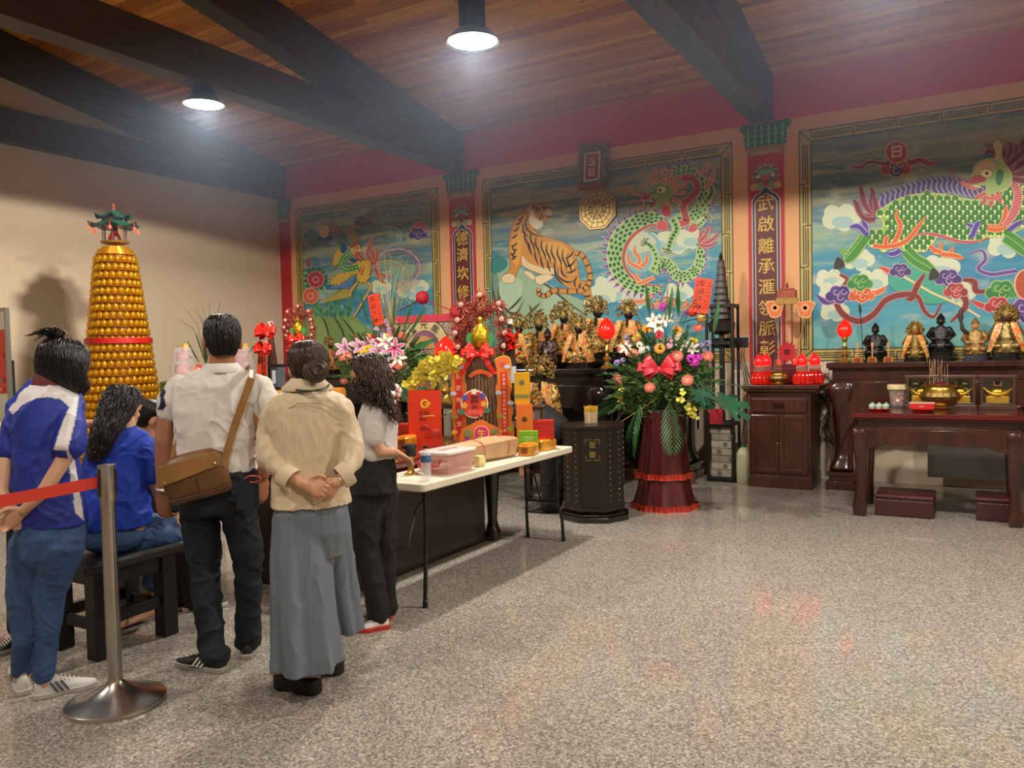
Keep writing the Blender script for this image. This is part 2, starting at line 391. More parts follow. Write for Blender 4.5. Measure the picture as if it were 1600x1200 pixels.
# ------------------------------------------------------------------ painted wall panels
def sat(p, poly):
    x, y = p; r = False; j = len(poly)-1
    for i in range(len(poly)):
        a, b = poly[i], poly[j]
        if (a[1] > y) != (b[1] > y) and x < (b[0]-a[0])*(y-a[1])/(b[1]-a[1])+a[0]: r = not r
        j = i
    return r
class Art(MB):
    """flat painting on the wall; coordinates are in a tracing frame (ox,oy,scale) of the picture, mapped to the wall plane"""
    def __init__(s, ox, oy, k, y0=None, step=.00008):
        super().__init__(); s.o = (ox, oy, k); s.y0 = YW if y0 is None else y0; s.lv = 4; s.cn = 0; s.step = step; s.usec = True
    def w(s, p):
        q = ony(s.o[0]+p[0]/s.o[2], s.o[1]+p[1]/s.o[2], s.y0); q.y = s.y0-.001-(s.lv+(s.cn % 9)*.1)*s.step; return q
    def up(s, n=1): s.lv += n; return s
    def poly(s, P, c, lv=True):
        P = list(P); s.cn += 1
        A = sum(P[i-1][0]*P[i][1]-P[i][0]*P[i-1][1] for i in range(len(P)))
        if A < 0: P = P[::-1]
        s.col(c); n = len(s.v); s.v += [s.w(p) for p in P]; s.f.append(tuple(range(n, n+len(P)))[::-1]); s.fm.append(0); s.fc.append(s.c)
        if lv: s.lv += 1
        return s
    def fill(s, P, c, out=None, ow=3, k=4):
        P = smoothpts(P, True, k) if k > 1 else P
        if out: s.line(P+[P[0]], ow*2, out, k=1)
        return s.poly(P, c)
    def line(s, P, w, c, k=4, a=1., b=1., lv=True):
        s.cn += 1
        if k > 1 and len(P) > 2: P = smoothpts(P, False, k)
        n = len(P); s.col(c); o = len(s.v)
        for i, p in enumerate(P):
            q, r = P[max(i-1, 0)], P[min(i+1, n-1)]; dx, dy = r[0]-q[0], r[1]-q[1]; L = math.hypot(dx, dy) or 1
            t = i/(n-1); W = w/2*((a+(1-a)*min(t*3, 1)) if t < .34 else (b+(1-b)*min((1-t)*3, 1)) if t > .66 else 1)
            s.v += [s.w((p[0]-dy/L*W, p[1]+dx/L*W)), s.w((p[0]+dy/L*W, p[1]-dx/L*W))]
        for i in range(n-1): s.f.append((o+2*i, o+2*i+1, o+2*i+3, o+2*i+2)); s.fm.append(0); s.fc.append(s.c)
        if lv: s.lv += 1
        return s
    def disc(s, p, r, c, n=16, ry=None, lv=True): return s.poly([(p[0]+r*cos(2*pi*i/n), p[1]+(ry or r)*sin(2*pi*i/n)) for i in range(n)], c, lv)
    def strokes(s, LS, w, c, a=.1, b=.1):
        for P in LS: s.line(P, w, c, 3, a, b, lv=False)
        return s.up()
    def scales(s, poly, sz, c1, c2, c3=None):
        """staggered rows of overlapping scales inside poly"""
        xs = [p[0] for p in poly]; ys = [p[1] for p in poly]
        for cc, rr, dy in ((c2, .56, 0), (c1, .44, -.06), (c3, .16, .3)):
            if not cc: continue
            j = 0; y = min(ys)
            while y < max(ys):
                x = min(xs)+(sz/2 if j % 2 else 0)
                while x < max(xs):
                    if all(sat((x+d*sz*.3, y), poly) for d in (-1, 1)): s.disc((x, y+dy*sz), sz*rr, cc, 8 if rr > .3 else 5, lv=False)
                    x += sz
                y += sz*.62; j += 1
            s.up()
        return s
    def snake(s, P, W, base, dark, edge, belly=None, side=1, spikes=None, spl=1., sz=26):
        """P centre line (x,y), W width list of same length"""
        Q = smoothpts([(p[0], p[1], w_) for p, w_ in zip(P, W)], False, 6); n = len(Q)
        nr = []
        for i in range(n):
            a, b = Q[max(i-1, 0)], Q[min(i+1, n-1)]; dx, dy = b[0]-a[0], b[1]-a[1]; L = math.hypot(dx, dy) or 1; nr.append((-dy/L*side, dx/L*side))
        def band(u0, u1, c):
            s.col(c); o = len(s.v)
            for q, m in zip(Q, nr):
                s.v += [s.w((q[0]+m[0]*q[2]*u, q[1]+m[1]*q[2]*u)) for u in (u0, u1)]
            for i in range(n-1): s.f.append((o+2*i, o+2*i+1, o+2*i+3, o+2*i+2)); s.fm.append(0); s.fc.append(s.c)
            s.up()
        if spikes:
            acc = 0
            for i in range(1, n-1):
                acc += math.hypot(Q[i][0]-Q[i-1][0], Q[i][1]-Q[i-1][1])
                if acc > sz*.8:
                    acc = 0; q, m = Q[i], nr[i]; t = (m[1], -m[0]); h = q[2]*.5; L = (q[2]*.25+sz*.9)*spl
                    for cc, f in ((spikes[1], 1.), (spikes[0], .72)):
                        s.poly([(q[0]-m[0]*h+t[0]*sz*.5*f, q[1]-m[1]*h+t[1]*sz*.5*f), (q[0]-m[0]*(h+L*f)+t[0]*sz*.1, q[1]-m[1]*(h+L*f)+t[1]*sz*.1), (q[0]-m[0]*h-t[0]*sz*.5*f, q[1]-m[1]*h-t[1]*sz*.5*f)], cc, lv=False)
                        s.lv += 1
                    s.lv -= 2
            s.up(2)
        band(-.56, .56, edge); band(-.5, .5, base)
        acc = 0; row = 0
        for i in range(1, n-1):
            acc += math.hypot(Q[i][0]-Q[i-1][0], Q[i][1]-Q[i-1][1])
            if acc > sz*.55:
                acc = 0; row += 1; q, m = Q[i], nr[i]; k = max(2, int(q[2]*(.8 if belly else 1)/sz)+1); t = (m[1], -m[0])
                for j in range(k):
                    u = -.44+(j+(.5 if row % 2 else 0))*(.78 if belly else .95)/k
                    if u > .46-(.12 if belly else 0): continue
                    c = (q[0]+m[0]*q[2]*u, q[1]+m[1]*q[2]*u); r = min(q[2]/k, sz)*.4
                    s.poly([(c[0]+t[0]*r*cos(v)*1.05+m[0]*r*sin(v)*.8, c[1]+t[1]*r*cos(v)*1.05+m[1]*r*sin(v)*.8) for v in [2*pi*x/7 for x in range(7)]], dark, lv=False)
        s.up()
        if belly:
            band(.34, .52, belly)
        return s
    def flame(s, P, w, cs, n=1):
        s.line(P, w*1.5, cs[1], 4, 1, .02); s.line(P, w, cs[0], 4, 1, .02); return s
    def cloud(s, c, r, cs, edge='#d9c8e8', tail=None):
        if tail: s.line(tail, r*.9, edge, 4, 1, .05); s.line(tail, r*.65, cs[-1], 4, 1, .05)
        lobes = [(-1.25, .25, .62), (-.5, -.35, .78), (.45, -.4, .75), (1.2, .2, .6), (0, .35, .8)]
        for dx, dy, q in lobes: s.disc((c[0]+dx*r, c[1]+dy*r), q*r*1.16, edge, 14, lv=False)
        s.up()
        for i, (dx, dy, q) in enumerate(lobes): s.disc((c[0]+dx*r, c[1]+dy*r), q*r, cs[i % len(cs)], 14, lv=False)
        s.up()
        for dx, dy, q in lobes[1:3]+lobes[4:]:
            s.line([(c[0]+(dx+q*.6*cos(v)*(1-v/9))*r, c[1]+(dy+q*.6*sin(v)*(1-v/9))*r) for v in [x*.7 for x in range(9)]], r*.12, edge, 2, 1, .3, lv=False)
        return s.up()
    def puff(s, c, r, cc='#cfd8b8', inn='#9fc4bd'):
        for i in range(5): s.disc((c[0]+r*.9*cos(i*1.3), c[1]+r*.45*sin(i*1.3)), r*.62, cc, 14, lv=False)
        s.up(); s.disc((c[0]+r*.1, c[1]+r*.35), r*.8, inn, 16, ry=r*.45); return s
def sky_mat(x0, z0, z1, seed):
    """the painter's sky: streaky grey-olive clouds above, turquoise and blue below, cream cloud puffs"""
    m = bpy.data.materials.new('painted_sky'); m.use_nodes = True; nt, n, l = nodes(m); b = n['Principled BSDF']
    tc = N(nt, 'ShaderNodeTexCoord'); sx = N(nt, 'ShaderNodeSeparateXYZ'); l.new(tc.outputs['Object'], sx.inputs[0])
    mr = N(nt, 'ShaderNodeMapRange'); mr.inputs[1].default_value = z0; mr.inputs[2].default_value = z1; l.new(sx.outputs[2], mr.inputs[0])
    mp = N(nt, 'ShaderNodeMapping'); mp.inputs['Scale'].default_value = (.55, 1, 5.5); mp.inputs['Location'].default_value = (seed, 0, seed); l.new(tc.outputs['Object'], mp.inputs[0])
    n1 = N(nt, 'ShaderNodeTexNoise'); n1.inputs['Scale'].default_value = 1.5; n1.inputs['Detail'].default_value = 5; n1.inputs['Distortion'].default_value = .6; l.new(mp.outputs[0], n1.inputs['Vector'])
    ad = N(nt, 'ShaderNodeMath', operation='MULTIPLY_ADD'); ad.inputs[1].default_value = .5; l.new(n1.outputs[0], ad.inputs[0]); l.new(mr.outputs[0], ad.inputs[2])
    cr = ramp(nt, [(.2, '#6fb0a6'), (.33, '#4b9cb4'), (.45, '#2f80a8'), (.56, '#4a97a4'), (.64, '#a0b391'), (.7, '#3f7690'), (.78, '#9a9c7c'), (.84, '#4d6f78'), (.9, '#a39c78'), (1.0, '#5f7874')])
    sb = N(nt, 'ShaderNodeMath', operation='MULTIPLY'); sb.inputs[1].default_value = .78; l.new(ad.outputs[0], sb.inputs[0]); l.new(sb.outputs[0], cr.inputs[0])
    mp2 = N(nt, 'ShaderNodeMapping'); mp2.inputs['Scale'].default_value = (1.3, 1, 2.6); mp2.inputs['Location'].default_value = (seed*3, 0, 1); l.new(tc.outputs['Object'], mp2.inputs[0])
    n2 = N(nt, 'ShaderNodeTexNoise'); n2.inputs['Scale'].default_value = 2.1; n2.inputs['Detail'].default_value = 3; l.new(mp2.outputs[0], n2.inputs['Vector'])
    c2 = ramp(nt, [(.55, '#000000'), (.72, '#c0c0c0')]); l.new(n2.outputs[0], c2.inputs[0])
    mx = N(nt, 'ShaderNodeMix', data_type='RGBA'); mx.inputs[7].default_value = (*lin('#d5d2ae'), 1); l.new(c2.outputs[0], mx.inputs[0]); l.new(cr.outputs[0], mx.inputs[6])
    l.new(mx.outputs[2], b.inputs['Base Color']); b.inputs['Roughness'].default_value = .5
    return m
GOLD, DK, RED = '#d8c377', '#3a3420', '#c2303a'
def frame(x0, x1, z0, z1, seed):
    """thing with sky field and a painted meander border"""
    t = thing('wall_mural', '', 'mural', ((x0+x1)/2, YW, z0)); d = .145
    b = MB(); b.bx(x0+d, x1-d, YW-.0008, YW-.0003, z0+d, z1-d); b.build('sky_field', sky_mat(x0, .14, z1-z0-.14, seed), t, smooth=0)
    b = MB(m=mat('#b8a458', .5, var=.08)); y = YW-.0012
    for a, c, e, f in ((x0, x1, z1-d, z1), (x0, x1, z0, z0+d), (x0, x0+d, z0+d, z1-d), (x1-d, x1, z0+d, z1-d)): b.bx(a, c, y, YW-.0003, e, f)
    b.use(mat('#2c2a1c', .5)); y2 = y-.001; q = .006
    def hl(xa, xb, z): b.bx(xa, xb, y2, y, z-q, z+q)
    def vl(x, za, zb): b.bx(x-q, x+q, y2, y, za, zb)
    for i in (0, 1):
        u = [.006, d-.006][i]; hl(x0+u-q, x1-u+q, z1-u); hl(x0+u-q, x1-u+q, z0+u); vl(x0+u, z0+u, z1-u); vl(x1-u, z0+u, z1-u)
    for L, st0, H, Vv, rails in ((x1-x0-2*d, x0+d, hl, vl, ((z1-d, 1), (z0+d, -1))), (z1-z0-2*d, z0+d, lambda a, b, c: vl(c, a, b), lambda a, b, c: hl(b, c, a), ((x0+d, -1), (x1-d, 1)))):
        nn = max(3, round(L/.46)); st = L/nn
        for i in range(nn):
            a_ = st0+i*st
            for zz, sg in rails:
                f = lambda v: zz+sg*v
                lo, hi = (.006, .098) if i % 2 else (.048, .139)
                H(a_, a_+st*.94, f(.048)); H(a_+st*.06, a_+st, f(.098)); H(a_+st*.06, a_+st*.94, f(.073)); Vv(a_, min(f(lo), f(hi)), max(f(lo), f(hi)))
    for sx_, xx in ((1, x0), (-1, x1)):
        for sz_, zz in ((1, z0), (-1, z1)):
            M = FR((xx+sx_*d/2, y2+.0002, zz+sz_*d/2), (sx_, 0, sz_)); b.box((xx+sx_*d/2, y2+.0005, zz+sz_*d/2), (d*1.35, .001, .012), Matrix(M.to_3x3()) if False else Euler((0, -math.atan2(sz_, sx_), 0)).to_matrix())
    b.build('meander_border', None, t, smooth=0)
    return t
def mural_tiger():
    t = frame(-6.195, -2.573, 1.38, 4.075, 3.1)
    t['label'] = 'wall mural of a striped tiger facing a green dragon in a cloudy blue sky'
    a = Art(740, 210, 3.8095)
    # rocks
    a.fill([(105,800),(150,785),(220,800),(300,830),(420,880),(560,950),(680,1010),(740,1090),(760,1300),(105,1330)], '#93b08f')
    a.fill([(105,830),(150,860),(160,950),(200,1060),(190,1330),(105,1330)], '#6d927f')
    a.fill([(150,880),(230,850),(290,880),(280,980),(240,1060),(180,1040),(150,960)], '#a9c3a6')
    a.fill([(420,900),(520,960),(620,1080),(640,1300),(480,1300),(420,1100)], '#a4bd9b')
    a.strokes([[(150,880),(150,960),(200,1050),(260,1060),(300,980)], [(190,1060),(250,1010),(290,960)], [(140,960),(170,1060),(230,1120)], [(300,1100),(350,1050),(400,1000)], [(360,870),(440,900),(560,1000),(690,1090)], [(110,900),(130,1000),(150,1100)], [(330,1120),(345,1060),(330,1010)],[(350,1120),(380,1060),(420,1040)]], 14, '#4a4a30')
    a.fill([(105,745),(140,720),(200,750),(190,800),(110,830)], '#2f7f7c')
    for p, r in (((800,900),60), ((880,940),70), ((760,960),60), ((960,980),60), ((1200,640),70), ((960,640),60), ((1290,620),60), ((1100,640),60), ((1220,940),60)): a.puff(p, r)
    # tiger
    O = '#c98a35'; body = [(325,428),(275,475),(238,530),(218,600),(210,680),(216,740),(222,785),(205,820),(172,845),(180,880),(232,885),(248,850),(268,800),(290,780),(320,800),(380,826),(430,840),(480,835),(500,870),(555,905),(605,935),(650,950),(672,985),(690,1015),(722,1005),(700,950),(690,880),(640,870),(622,800),(612,730),(580,670),(520,635),(450,615),(400,600),(360,560),(400,545),(418,520),(440,500),(466,485),(470,455),(448,435),(410,420),(362,414)]
    a.fill(body, O, '#57340f', 2.5)
    a.fill([(290,722),(330,765),(420,795),(490,800),(520,850),(480,830),(430,836),(380,822),(320,797),(292,775)], '#dfc89a')
    a.fill([(228,640),(262,560),(300,560),(285,690),(262,780),(236,760),(222,700)], '#dda044')
    a.fill([(420,640),(540,660),(590,740),(600,830),(560,800),(470,760),(400,700)], '#dba24a')
    a.fill([(350,445),(335,480),(335,530),(375,565),(412,545),(405,515),(372,500),(360,470)], '#e6dcc2', '#8a7c60', 1)
    a.fill([(430,450),(455,440),(468,462),(462,490),(435,492),(425,470)], '#cfc09a')
    a.fill([(325,428),(318,455),(335,470),(345,445)], '#d9b49a', '#57340f', 1.5)
    a.disc((405,455), 8, '#f0ead0'); a.disc((407,455), 4.5, '#20180c')
    a.strokes([[(440,440),(455,437),(467,450)], [(425,478),(445,490),(466,484)], [(380,430),(395,445),(390,465)], [(400,425),(420,440),(415,452)], [(362,425),(378,445),(370,470)], [(385,480),(400,500),(385,515)], [(395,470),(412,485),(410,505)], [(415,430),(432,438),(430,450)],[(350,420),(360,432),(352,445)]], 9, '#2c1a0a')
    for q in ([(172,845),(180,880),(232,885),(248,850),(215,828)], [(300,820),(330,850),(352,866),(370,850),(330,815)], [(372,850),(372,880),(400,895),(430,880),(475,850),(450,835),(400,838)], [(660,985),(665,1020),(735,1010),(712,975)]): a.fill(q, '#e2cda0', '#57340f', 2)
    a.strokes([[(190,850),(188,880)], [(210,850),(208,882)], [(330,835),(335,860)], [(390,860),(392,888)], [(410,858),(415,882)]], 4, '#57340f')
    st = []
    for x, y, dx, dy in ((300,480,-40,30),(290,510,-45,25),(275,545,-40,30),(262,590,-38,25),(262,640,-40,25),(255,690,-35,25),(252,730,-28,12)): st.append([(x,y),(x+dx*.5,y+dy*.9),(x+dx,y+dy)])
    for x, y in ((310,560),(345,570),(375,600),(410,620),(440,640),(470,650),(505,660),(535,680),(565,700)): st += [[(x,y),(x-6,y+50),(x+14,y+95),(x+20,y+130)]]
    for x, y in ((330,640),(365,690),(400,720),(440,740),(480,760)): st += [[(x,y),(x+4,y+40),(x+20,y+85)]]
    st += [[(325,480),(310,540),(345,590),(420,610)], [(300,520),(295,580),(330,610)], [(600,690),(570,730),(540,735)], [(610,740),(580,780),(545,785)], [(618,790),(585,820),(550,820)], [(500,790),(510,850),(560,880),(600,870)], [(520,780),(530,830),(560,850)], [(480,800),(495,850),(540,900)], [(620,840),(600,880),(610,915)],[(640,880),(630,910),(645,940)], [(650,960),(680,965),(700,955)], [(665,985),(690,985),(705,975)]]
    st += [[(230,660),(240,690),(262,680)], [(222,700),(238,728),(262,722)]]
    a.strokes(st, 11, '#33200c')
    tail = [(600,700),(645,720),(680,780),(695,850),(680,900),(640,930),(560,935),(480,930),(430,960),(392,950),(388,915)]
    a.line(tail, 34, '#57340f', 5, 1, .8); a.line(tail, 27, O, 5, 1, .7)
    Q = smoothpts(tail, False, 3)
    for i in range(2, len(Q)-1, 2):
        dx, dy = Q[i+1][0]-Q[i-1][0], Q[i+1][1]-Q[i-1][1]; L = math.hypot(dx, dy); a.line([(Q[i][0]-dy/L*13, Q[i][1]+dx/L*13), (Q[i][0]+dy/L*13, Q[i][1]-dx/L*13)], 10, '#33200c', 1, lv=False)
    a.up()
    # dragon
    G, D2, E, B = '#9cc47a', '#14532f', '#d8d2a0', '#b8474e'
    sp = ('#6a4a8a', '#c3a8cf')
    a.fill([(905,600),(960,570),(1080,600),(1120,700),(1060,800),(960,820),(900,740)], '#7fb6bb')
    a.fill([(930,610),(1010,580),(1090,640),(1020,700),(930,690)], '#c4cdb0')
    a.snake([(1340,640),(1350,700),(1340,780),(1280,840),(1215,840),(1170,780),(1120,760),(1080,830)], [30,45,55,62,62,55,55,40], G, D2, E, None, 1, sp, 1, 26)
    a.snake([(1130,525),(1060,505),(990,525),(915,575),(865,650),(850,740),(880,830),(950,895),(1040,920),(1130,915)], [60,85,95,105,108,100,90,75,55,30], G, D2, E, B, -1, sp, 1.2, 30)
    a.snake([(1060,290),(1130,240),(1210,220),(1290,230),(1350,290),(1375,370),(1350,450),(1290,500),(1200,500)], [30,45,60,75,80,80,75,65,50], G, D2, E, None, 1, sp, 1, 28)
    a.line([(1240,270),(1300,260),(1335,320),(1300,370),(1250,420),(1260,480),(1270,520),(1210,535)], 46, E, 5); a.line([(1240,270),(1300,260),(1335,320),(1300,370),(1250,420),(1260,480),(1270,520),(1210,535)], 38, B, 5)
    Q = smoothpts([(1240,270),(1300,260),(1335,320),(1300,370),(1250,420),(1260,480),(1270,520)], False, 5)
    for i in range(1, len(Q)-1, 2):
        dx, dy = Q[i+1][0]-Q[i-1][0], Q[i+1][1]-Q[i-1][1]; L = math.hypot(dx, dy); a.line([(Q[i][0]-dy/L*18, Q[i][1]+dx/L*18), (Q[i][0]+dy/L*18, Q[i][1]-dx/L*18)], 3, '#7c2430', 1, lv=False)
    a.up()
    # legs and claws
    for L, W in (([(1180,500),(1210,560),(1180,620),(1160,680)], 44), ([(1350,440),(1400,380),(1420,340),(1410,300)], 36), ([(1060,820),(1090,740),(1060,670),(1030,650)], 34), ([(1290,530),(1340,540),(1380,500)], 30)):
        a.line(L, W+7, E, 4, 1, .6); a.line(L, W, G, 4, 1, .6)
        Q = smoothpts(L, False, 3)
        for q in Q[1:-1]: a.disc(q, W*.24, D2, 7, lv=False)
        a.up(); x, y = L[-1]; dx, dy = x-L[-2][0], y-L[-2][1]; A0 = math.atan2(dy, dx)
        for k in range(4):
            A = A0+(k-1.5)*.7; a.line([(x, y), (x+28*cos(A), y+28*sin(A)), (x+44*cos(A+.5), y+44*sin(A+.5))], 12, E, 3, 1, .05, lv=False)
        a.up()
        for k in range(4):
            A = A0+(k-1.5)*.7; a.line([(x, y), (x+26*cos(A), y+26*sin(A)), (x+38*cos(A+.5), y+38*sin(A+.5))], 7, D2, 3, 1, .05, lv=False)
        a.up()
    # mane flames
    fl = ('#cf7f5e', '#e8c49a')
    for P in ([(1110,300),(1080,250),(1090,200)], [(1140,290),(1120,230),(1150,190)], [(1160,300),(1160,240),(1200,190)], [(1180,310),(1210,260),(1240,240)], [(1190,330),(1230,310),(1280,300)], [(1080,310),(1050,270),(1055,240)], [(1190,350),(1240,350),(1270,340)], [(1180,380),(1220,400),(1240,430)], [(1150,400),(1170,440),(1160,470)],[(1380,330),(1420,260),(1440,180)], [(1330,240),(1390,200),(1385,160)]): a.flame(P, 17, fl)
    for P in ([(1010,370),(950,350),(940,320),(900,330),(910,390)], [(1020,395),(960,400),(905,405)], [(1020,405),(1000,440),(960,445)]): a.flame(P, 8, fl)
    a.fill([(1030,330),(1060,300),(1110,290),(1170,310),(1185,350),(1150,395),(1110,410),(1085,440),(1040,440),(1075,410),(1085,385),(1040,395),(1008,392),(1012,372),(1050,365)], '#8fae6a', E, 4)
    a.fill([(1008,372),(1030,352),(1052,362),(1048,385),(1015,392)], '#b4323c', '#e8c49a', 2)
    a.fill([(1060,385),(1085,392),(1075,425),(1045,438),(1062,412)], '#a32a34'); a.fill([(1090,320),(1130,310),(1150,335),(1120,350),(1092,342)], '#e9e2a8', D2, 3); a.disc((1112,333), 9, '#201810')
    a.line([(1050,352),(1080,345),(1092,325)], 8, D2); a.line([(1050,395),(1060,402),(1075,398)], 6, '#f3ecd0', 2)
    a.fill([(1120,440),(1150,425),(1175,450),(1165,490),(1130,480)], '#b4323c', '#e8c49a', 2)
    a.fill([(1100,520),(1130,512),(1160,540),(1140,572),(1095,562)], '#c8525a', '#e8c49a', 2); a.fill([(1290,545),(1320,530),(1335,555),(1310,580),(1280,575)], '#c8525a', '#e8c49a', 2)
    for P in ([(1340,640),(1380,620),(1400,570),(1430,545)], [(1345,650),(1400,640),(1440,610),(1462,570)], [(1340,635),(1355,600),(1350,560)], [(1350,660),(1400,665),(1450,640)],[(1345,640),(1390,590),(1395,540)]): a.flame(P, 18, ('#a8505a', '#d9a9a0'))
    for P in ([(975,800),(990,740),(960,700),(965,660)], [(990,790),(1030,760),(1040,700)], [(960,830),(985,870),(1040,880)], [(1080,850),(1010,880),(970,890)], [(1060,950),(1020,990),(940,1000),(880,1030)], [(1000,800),(930,760),(925,700)]): a.flame(P, 18, ('#d9784a', '#edc58e'))
    for x, y in ((1090,1010),(1140,990),(1200,1000),(1250,1020),(1310,1010)): a.cloud((x, y), 24, ['#c9684a', '#3c8f8a'], '#d8d4b0')
    # sun-streaks and octagon is a real plaque
    a.build('painting', vcmat(.5), t, smooth=0)
def mural_beast():
    x1 = 2.05; t = frame(-1.797, x1, 1.38, 4.083, 7.7)
    t['label'] = 'wall mural of a green scaled dragon-headed beast running over clouds under a red sun'
    a = Art(1140, 170, 3.478)
    for p, r in (((606,590),74), ((545,925),55), ((570,1000),62), ((700,820),60), ((780,930),60), ((1150,860),70), ((1500,740),70), ((1250,1000),60), ((570,1100),55)): a.puff(p, r)
    # sun with glyph
    a.cloud((905,320), 44, ['#a23a30', '#3d3560', '#8c2f3c'], '#cfa08a', [(960,300),(1040,280),(1090,300),(1140,285)])
    a.line([(850,300),(760,290),(710,320),(655,305)], 28, '#cfa08a', 4, 1, .05); a.line([(850,300),(760,290),(710,320),(655,305)], 18, '#7c2a34', 4, 1, .05)
    a.disc((908,236), 63, '#d9985c', 28); a.disc((908,236), 56, '#a5302c', 28)
    a.lv += 1; q = a.w((908, 234)); a.col('#e8cf9a'); a.text('日', FR(q), .145, .012); a.lv += 1
    # leaf, ribbons, lower clouds
    a.fill([(870,900),(950,830),(1060,850),(1160,960),(1200,1040),(1080,1060),(960,1020),(880,970)], '#3fa58c', '#17483f', 3)
    a.strokes([[(900+i*34,885+i*22),(960+i*36,850+i*26)] for i in range(7)]+[[(900+i*34,885+i*22),(920+i*30,960+i*14)] for i in range(7)], 8, '#0f4a50')
    a.line([(900,885),(1100,1000),(1260,1070),(1360,1130)], 12, '#e6d08e', 1); a.flame([(900,885),(860,880),(815,858)], 22, ('#c2403c', '#eab08e'))
    R1, R2 = '#7c2c22', '#c98a8a'
    rib = [[(600,900),(640,930),(600,990),(580,1050),(620,1120),(700,1155),(780,1120),(850,1040),(940,1010),(1020,1020),(1060,1100),(1110,1130),(1150,1060)], [(1060,900),(1020,960),(990,1030),(960,1030)], [(1270,930),(1330,940),(1340,990),(1420,990)], [(1200,1010),(1270,1020),(1280,1080),(1200,1160)]]
    for P in rib: a.line(P, 40, R2, 5, .5, .3)
    for P in rib: a.line(P, 30, R1, 5, .5, .3)
    a.strokes([[(610,910),(560,875)], [(600,925),(540,910)], [(625,905),(600,870)]], 12, R1)
    a.line([(1300,790),(1370,770),(1390,820),(1350,870),(1420,900),(1500,890),(1560,880)], 28, '#c9a4c8', 5, .3, 1); a.line([(1300,790),(1370,770),(1390,820),(1350,870),(1420,900),(1500,890),(1560,880)], 18, '#5a4a8c', 5, .3, 1)
    a.cloud((600,1010), 42, ['#3d2f6e', '#4a3a80'], '#c7a2c4', [(570,1040),(520,1050),(470,1010)])
    a.cloud((720,1010), 38, ['#c8502e', '#d86a3c'], '#edb98c', [(740,1000),(800,1000),(860,965)])
    a.cloud((710,945), 38, ['#2f7d3c', '#3c8f46'], '#a7c86c'); a.cloud((930,880), 32, ['#3d2f6e'], '#c7a2c4'); a.cloud((1190,920), 40, ['#4a3a80', '#3d2f6e'], '#c7a2c4'); a.cloud((1230,990), 36, ['#b03a3c', '#8c2a34'], '#e0a89c')
    a.cloud((1480,990), 48, ['#2f7d3c', '#3c8f46'], '#a7c86c'); a.cloud((1460,1070), 40, ['#a8303a', '#c2403c'], '#e0a89c', [(1430,1080),(1370,1070),(1310,1040)])
    a.cloud((1620,1100), 60, ['#3d2f6e', '#5a3a88'], '#c7a2c4'); a.disc((1610,955), 66, '#e7b48c', 24, ry=85); a.disc((1612,955), 58, '#b04c26', 24, ry=78); a.cloud((1800,1000), 60, ['#2f7d3c'], '#a7c86c')
    a.cloud((2100,900), 70, ['#4a3a80', '#3d2f6e'], '#c7a2c4')
    # tail
    for P in ([(790,590),(720,580),(690,520),(670,490)], [(800,580),(740,530),(720,460),(710,410)], [(800,570),(770,520),(780,460),(765,430)], [(790,600),(740,600),(700,560)], [(800,560),(790,500),(780,480)]): a.flame(P, 24, ('#6e2a34', '#a86a74'))
    # mane ridge behind
    for i in range(22):
        x = 830+i*28; y = 520-95*sin(min(i/13, 1)*1.5)+(max(0, i-13)*5); a.flame([(x+20, y+25), (x, y-5), (x+8, y-35), (x-14, y-62)], 26, ('#4a3f78', '#b9a2cc'))
    body = [(800,575),(850,530),(920,492),(1000,470),(1100,462),(1200,475),(1300,495),(1380,495),(1440,470),(1500,420),(1600,360),(1700,380),(1720,480),(1680,580),(1600,640),(1520,680),(1430,690),(1340,718),(1250,715),(1140,690),(1105,730),(1060,768),(990,775),(935,765),(915,740),(870,762),(800,755),(750,725),(732,690),(770,668),(812,672),(835,640),(830,600)]
    SB = smoothpts(body, True, 4)
    a.line(SB+[SB[0]], 9, '#d6d98c', 1); a.poly(SB, '#8fb84e')
    a.scales(SB, 43, '#2c7a30', '#cfe07c', '#f0eeb0')
    leg = [[(745,690),(700,750),(660,800),(630,830)], [(960,770),(1010,820),(1060,850),(1110,880)], [(1500,690),(1570,740),(1640,800)], [(1620,640),(1740,700),(1850,700),(1900,650)]]
    for P, W in zip(leg, (54, 62, 70, 60)): a.line(P, W+9, '#b6cf6c', 4, 1, .55); a.line(P, W, '#3f8a34', 4, 1, .5); a.line([(p[0]-9, p[1]-9) for p in P], 6, '#7fb84e', 4)
    for x, y in ((595,845),(1110,905),(1660,830),(1910,650)):
        a.fill([(x-28,y+20),(x-10,y-38),(x+22,y-20),(x+30,y+10),(x,y+25)], '#1d1f1e', '#86948a', 2)
        a.strokes([[(x-12+8*k, y-22), (x-18+12*k, y+15)] for k in range(3)], 3, '#8f9a94')
    for P in ([(630,800),(610,780),(605,760)], [(650,785),(620,765),(615,745)]): a.flame(P, 10, ('#5aa046', '#b6cf6c'))
    a.line([(960,700),(1060,680),(1140,690),(1250,722),(1340,722),(1410,700)], 18, '#e0a0a0', 4, .2, .3); a.line([(960,700),(1060,680),(1140,690),(1250,722),(1340,722),(1410,700)], 11, '#b23c48', 4, .2, .3)
    fl = ('#d4602e', '#ecb070')
    for P in ([(780,745),(860,750),(900,720),(930,640),(905,580),(920,545)], [(880,750),(960,720),(1020,650),(1070,580)], [(1090,745),(1130,780),(1160,720)], [(1120,770),(1190,790),(1220,745)], [(1150,790),(1230,800),(1275,820)], [(1400,640),(1470,640),(1500,560),(1500,520)], [(1400,650),(1450,660),(1520,640)], [(850,745),(850,710),(870,690)]): a.flame(P, 20, fl)
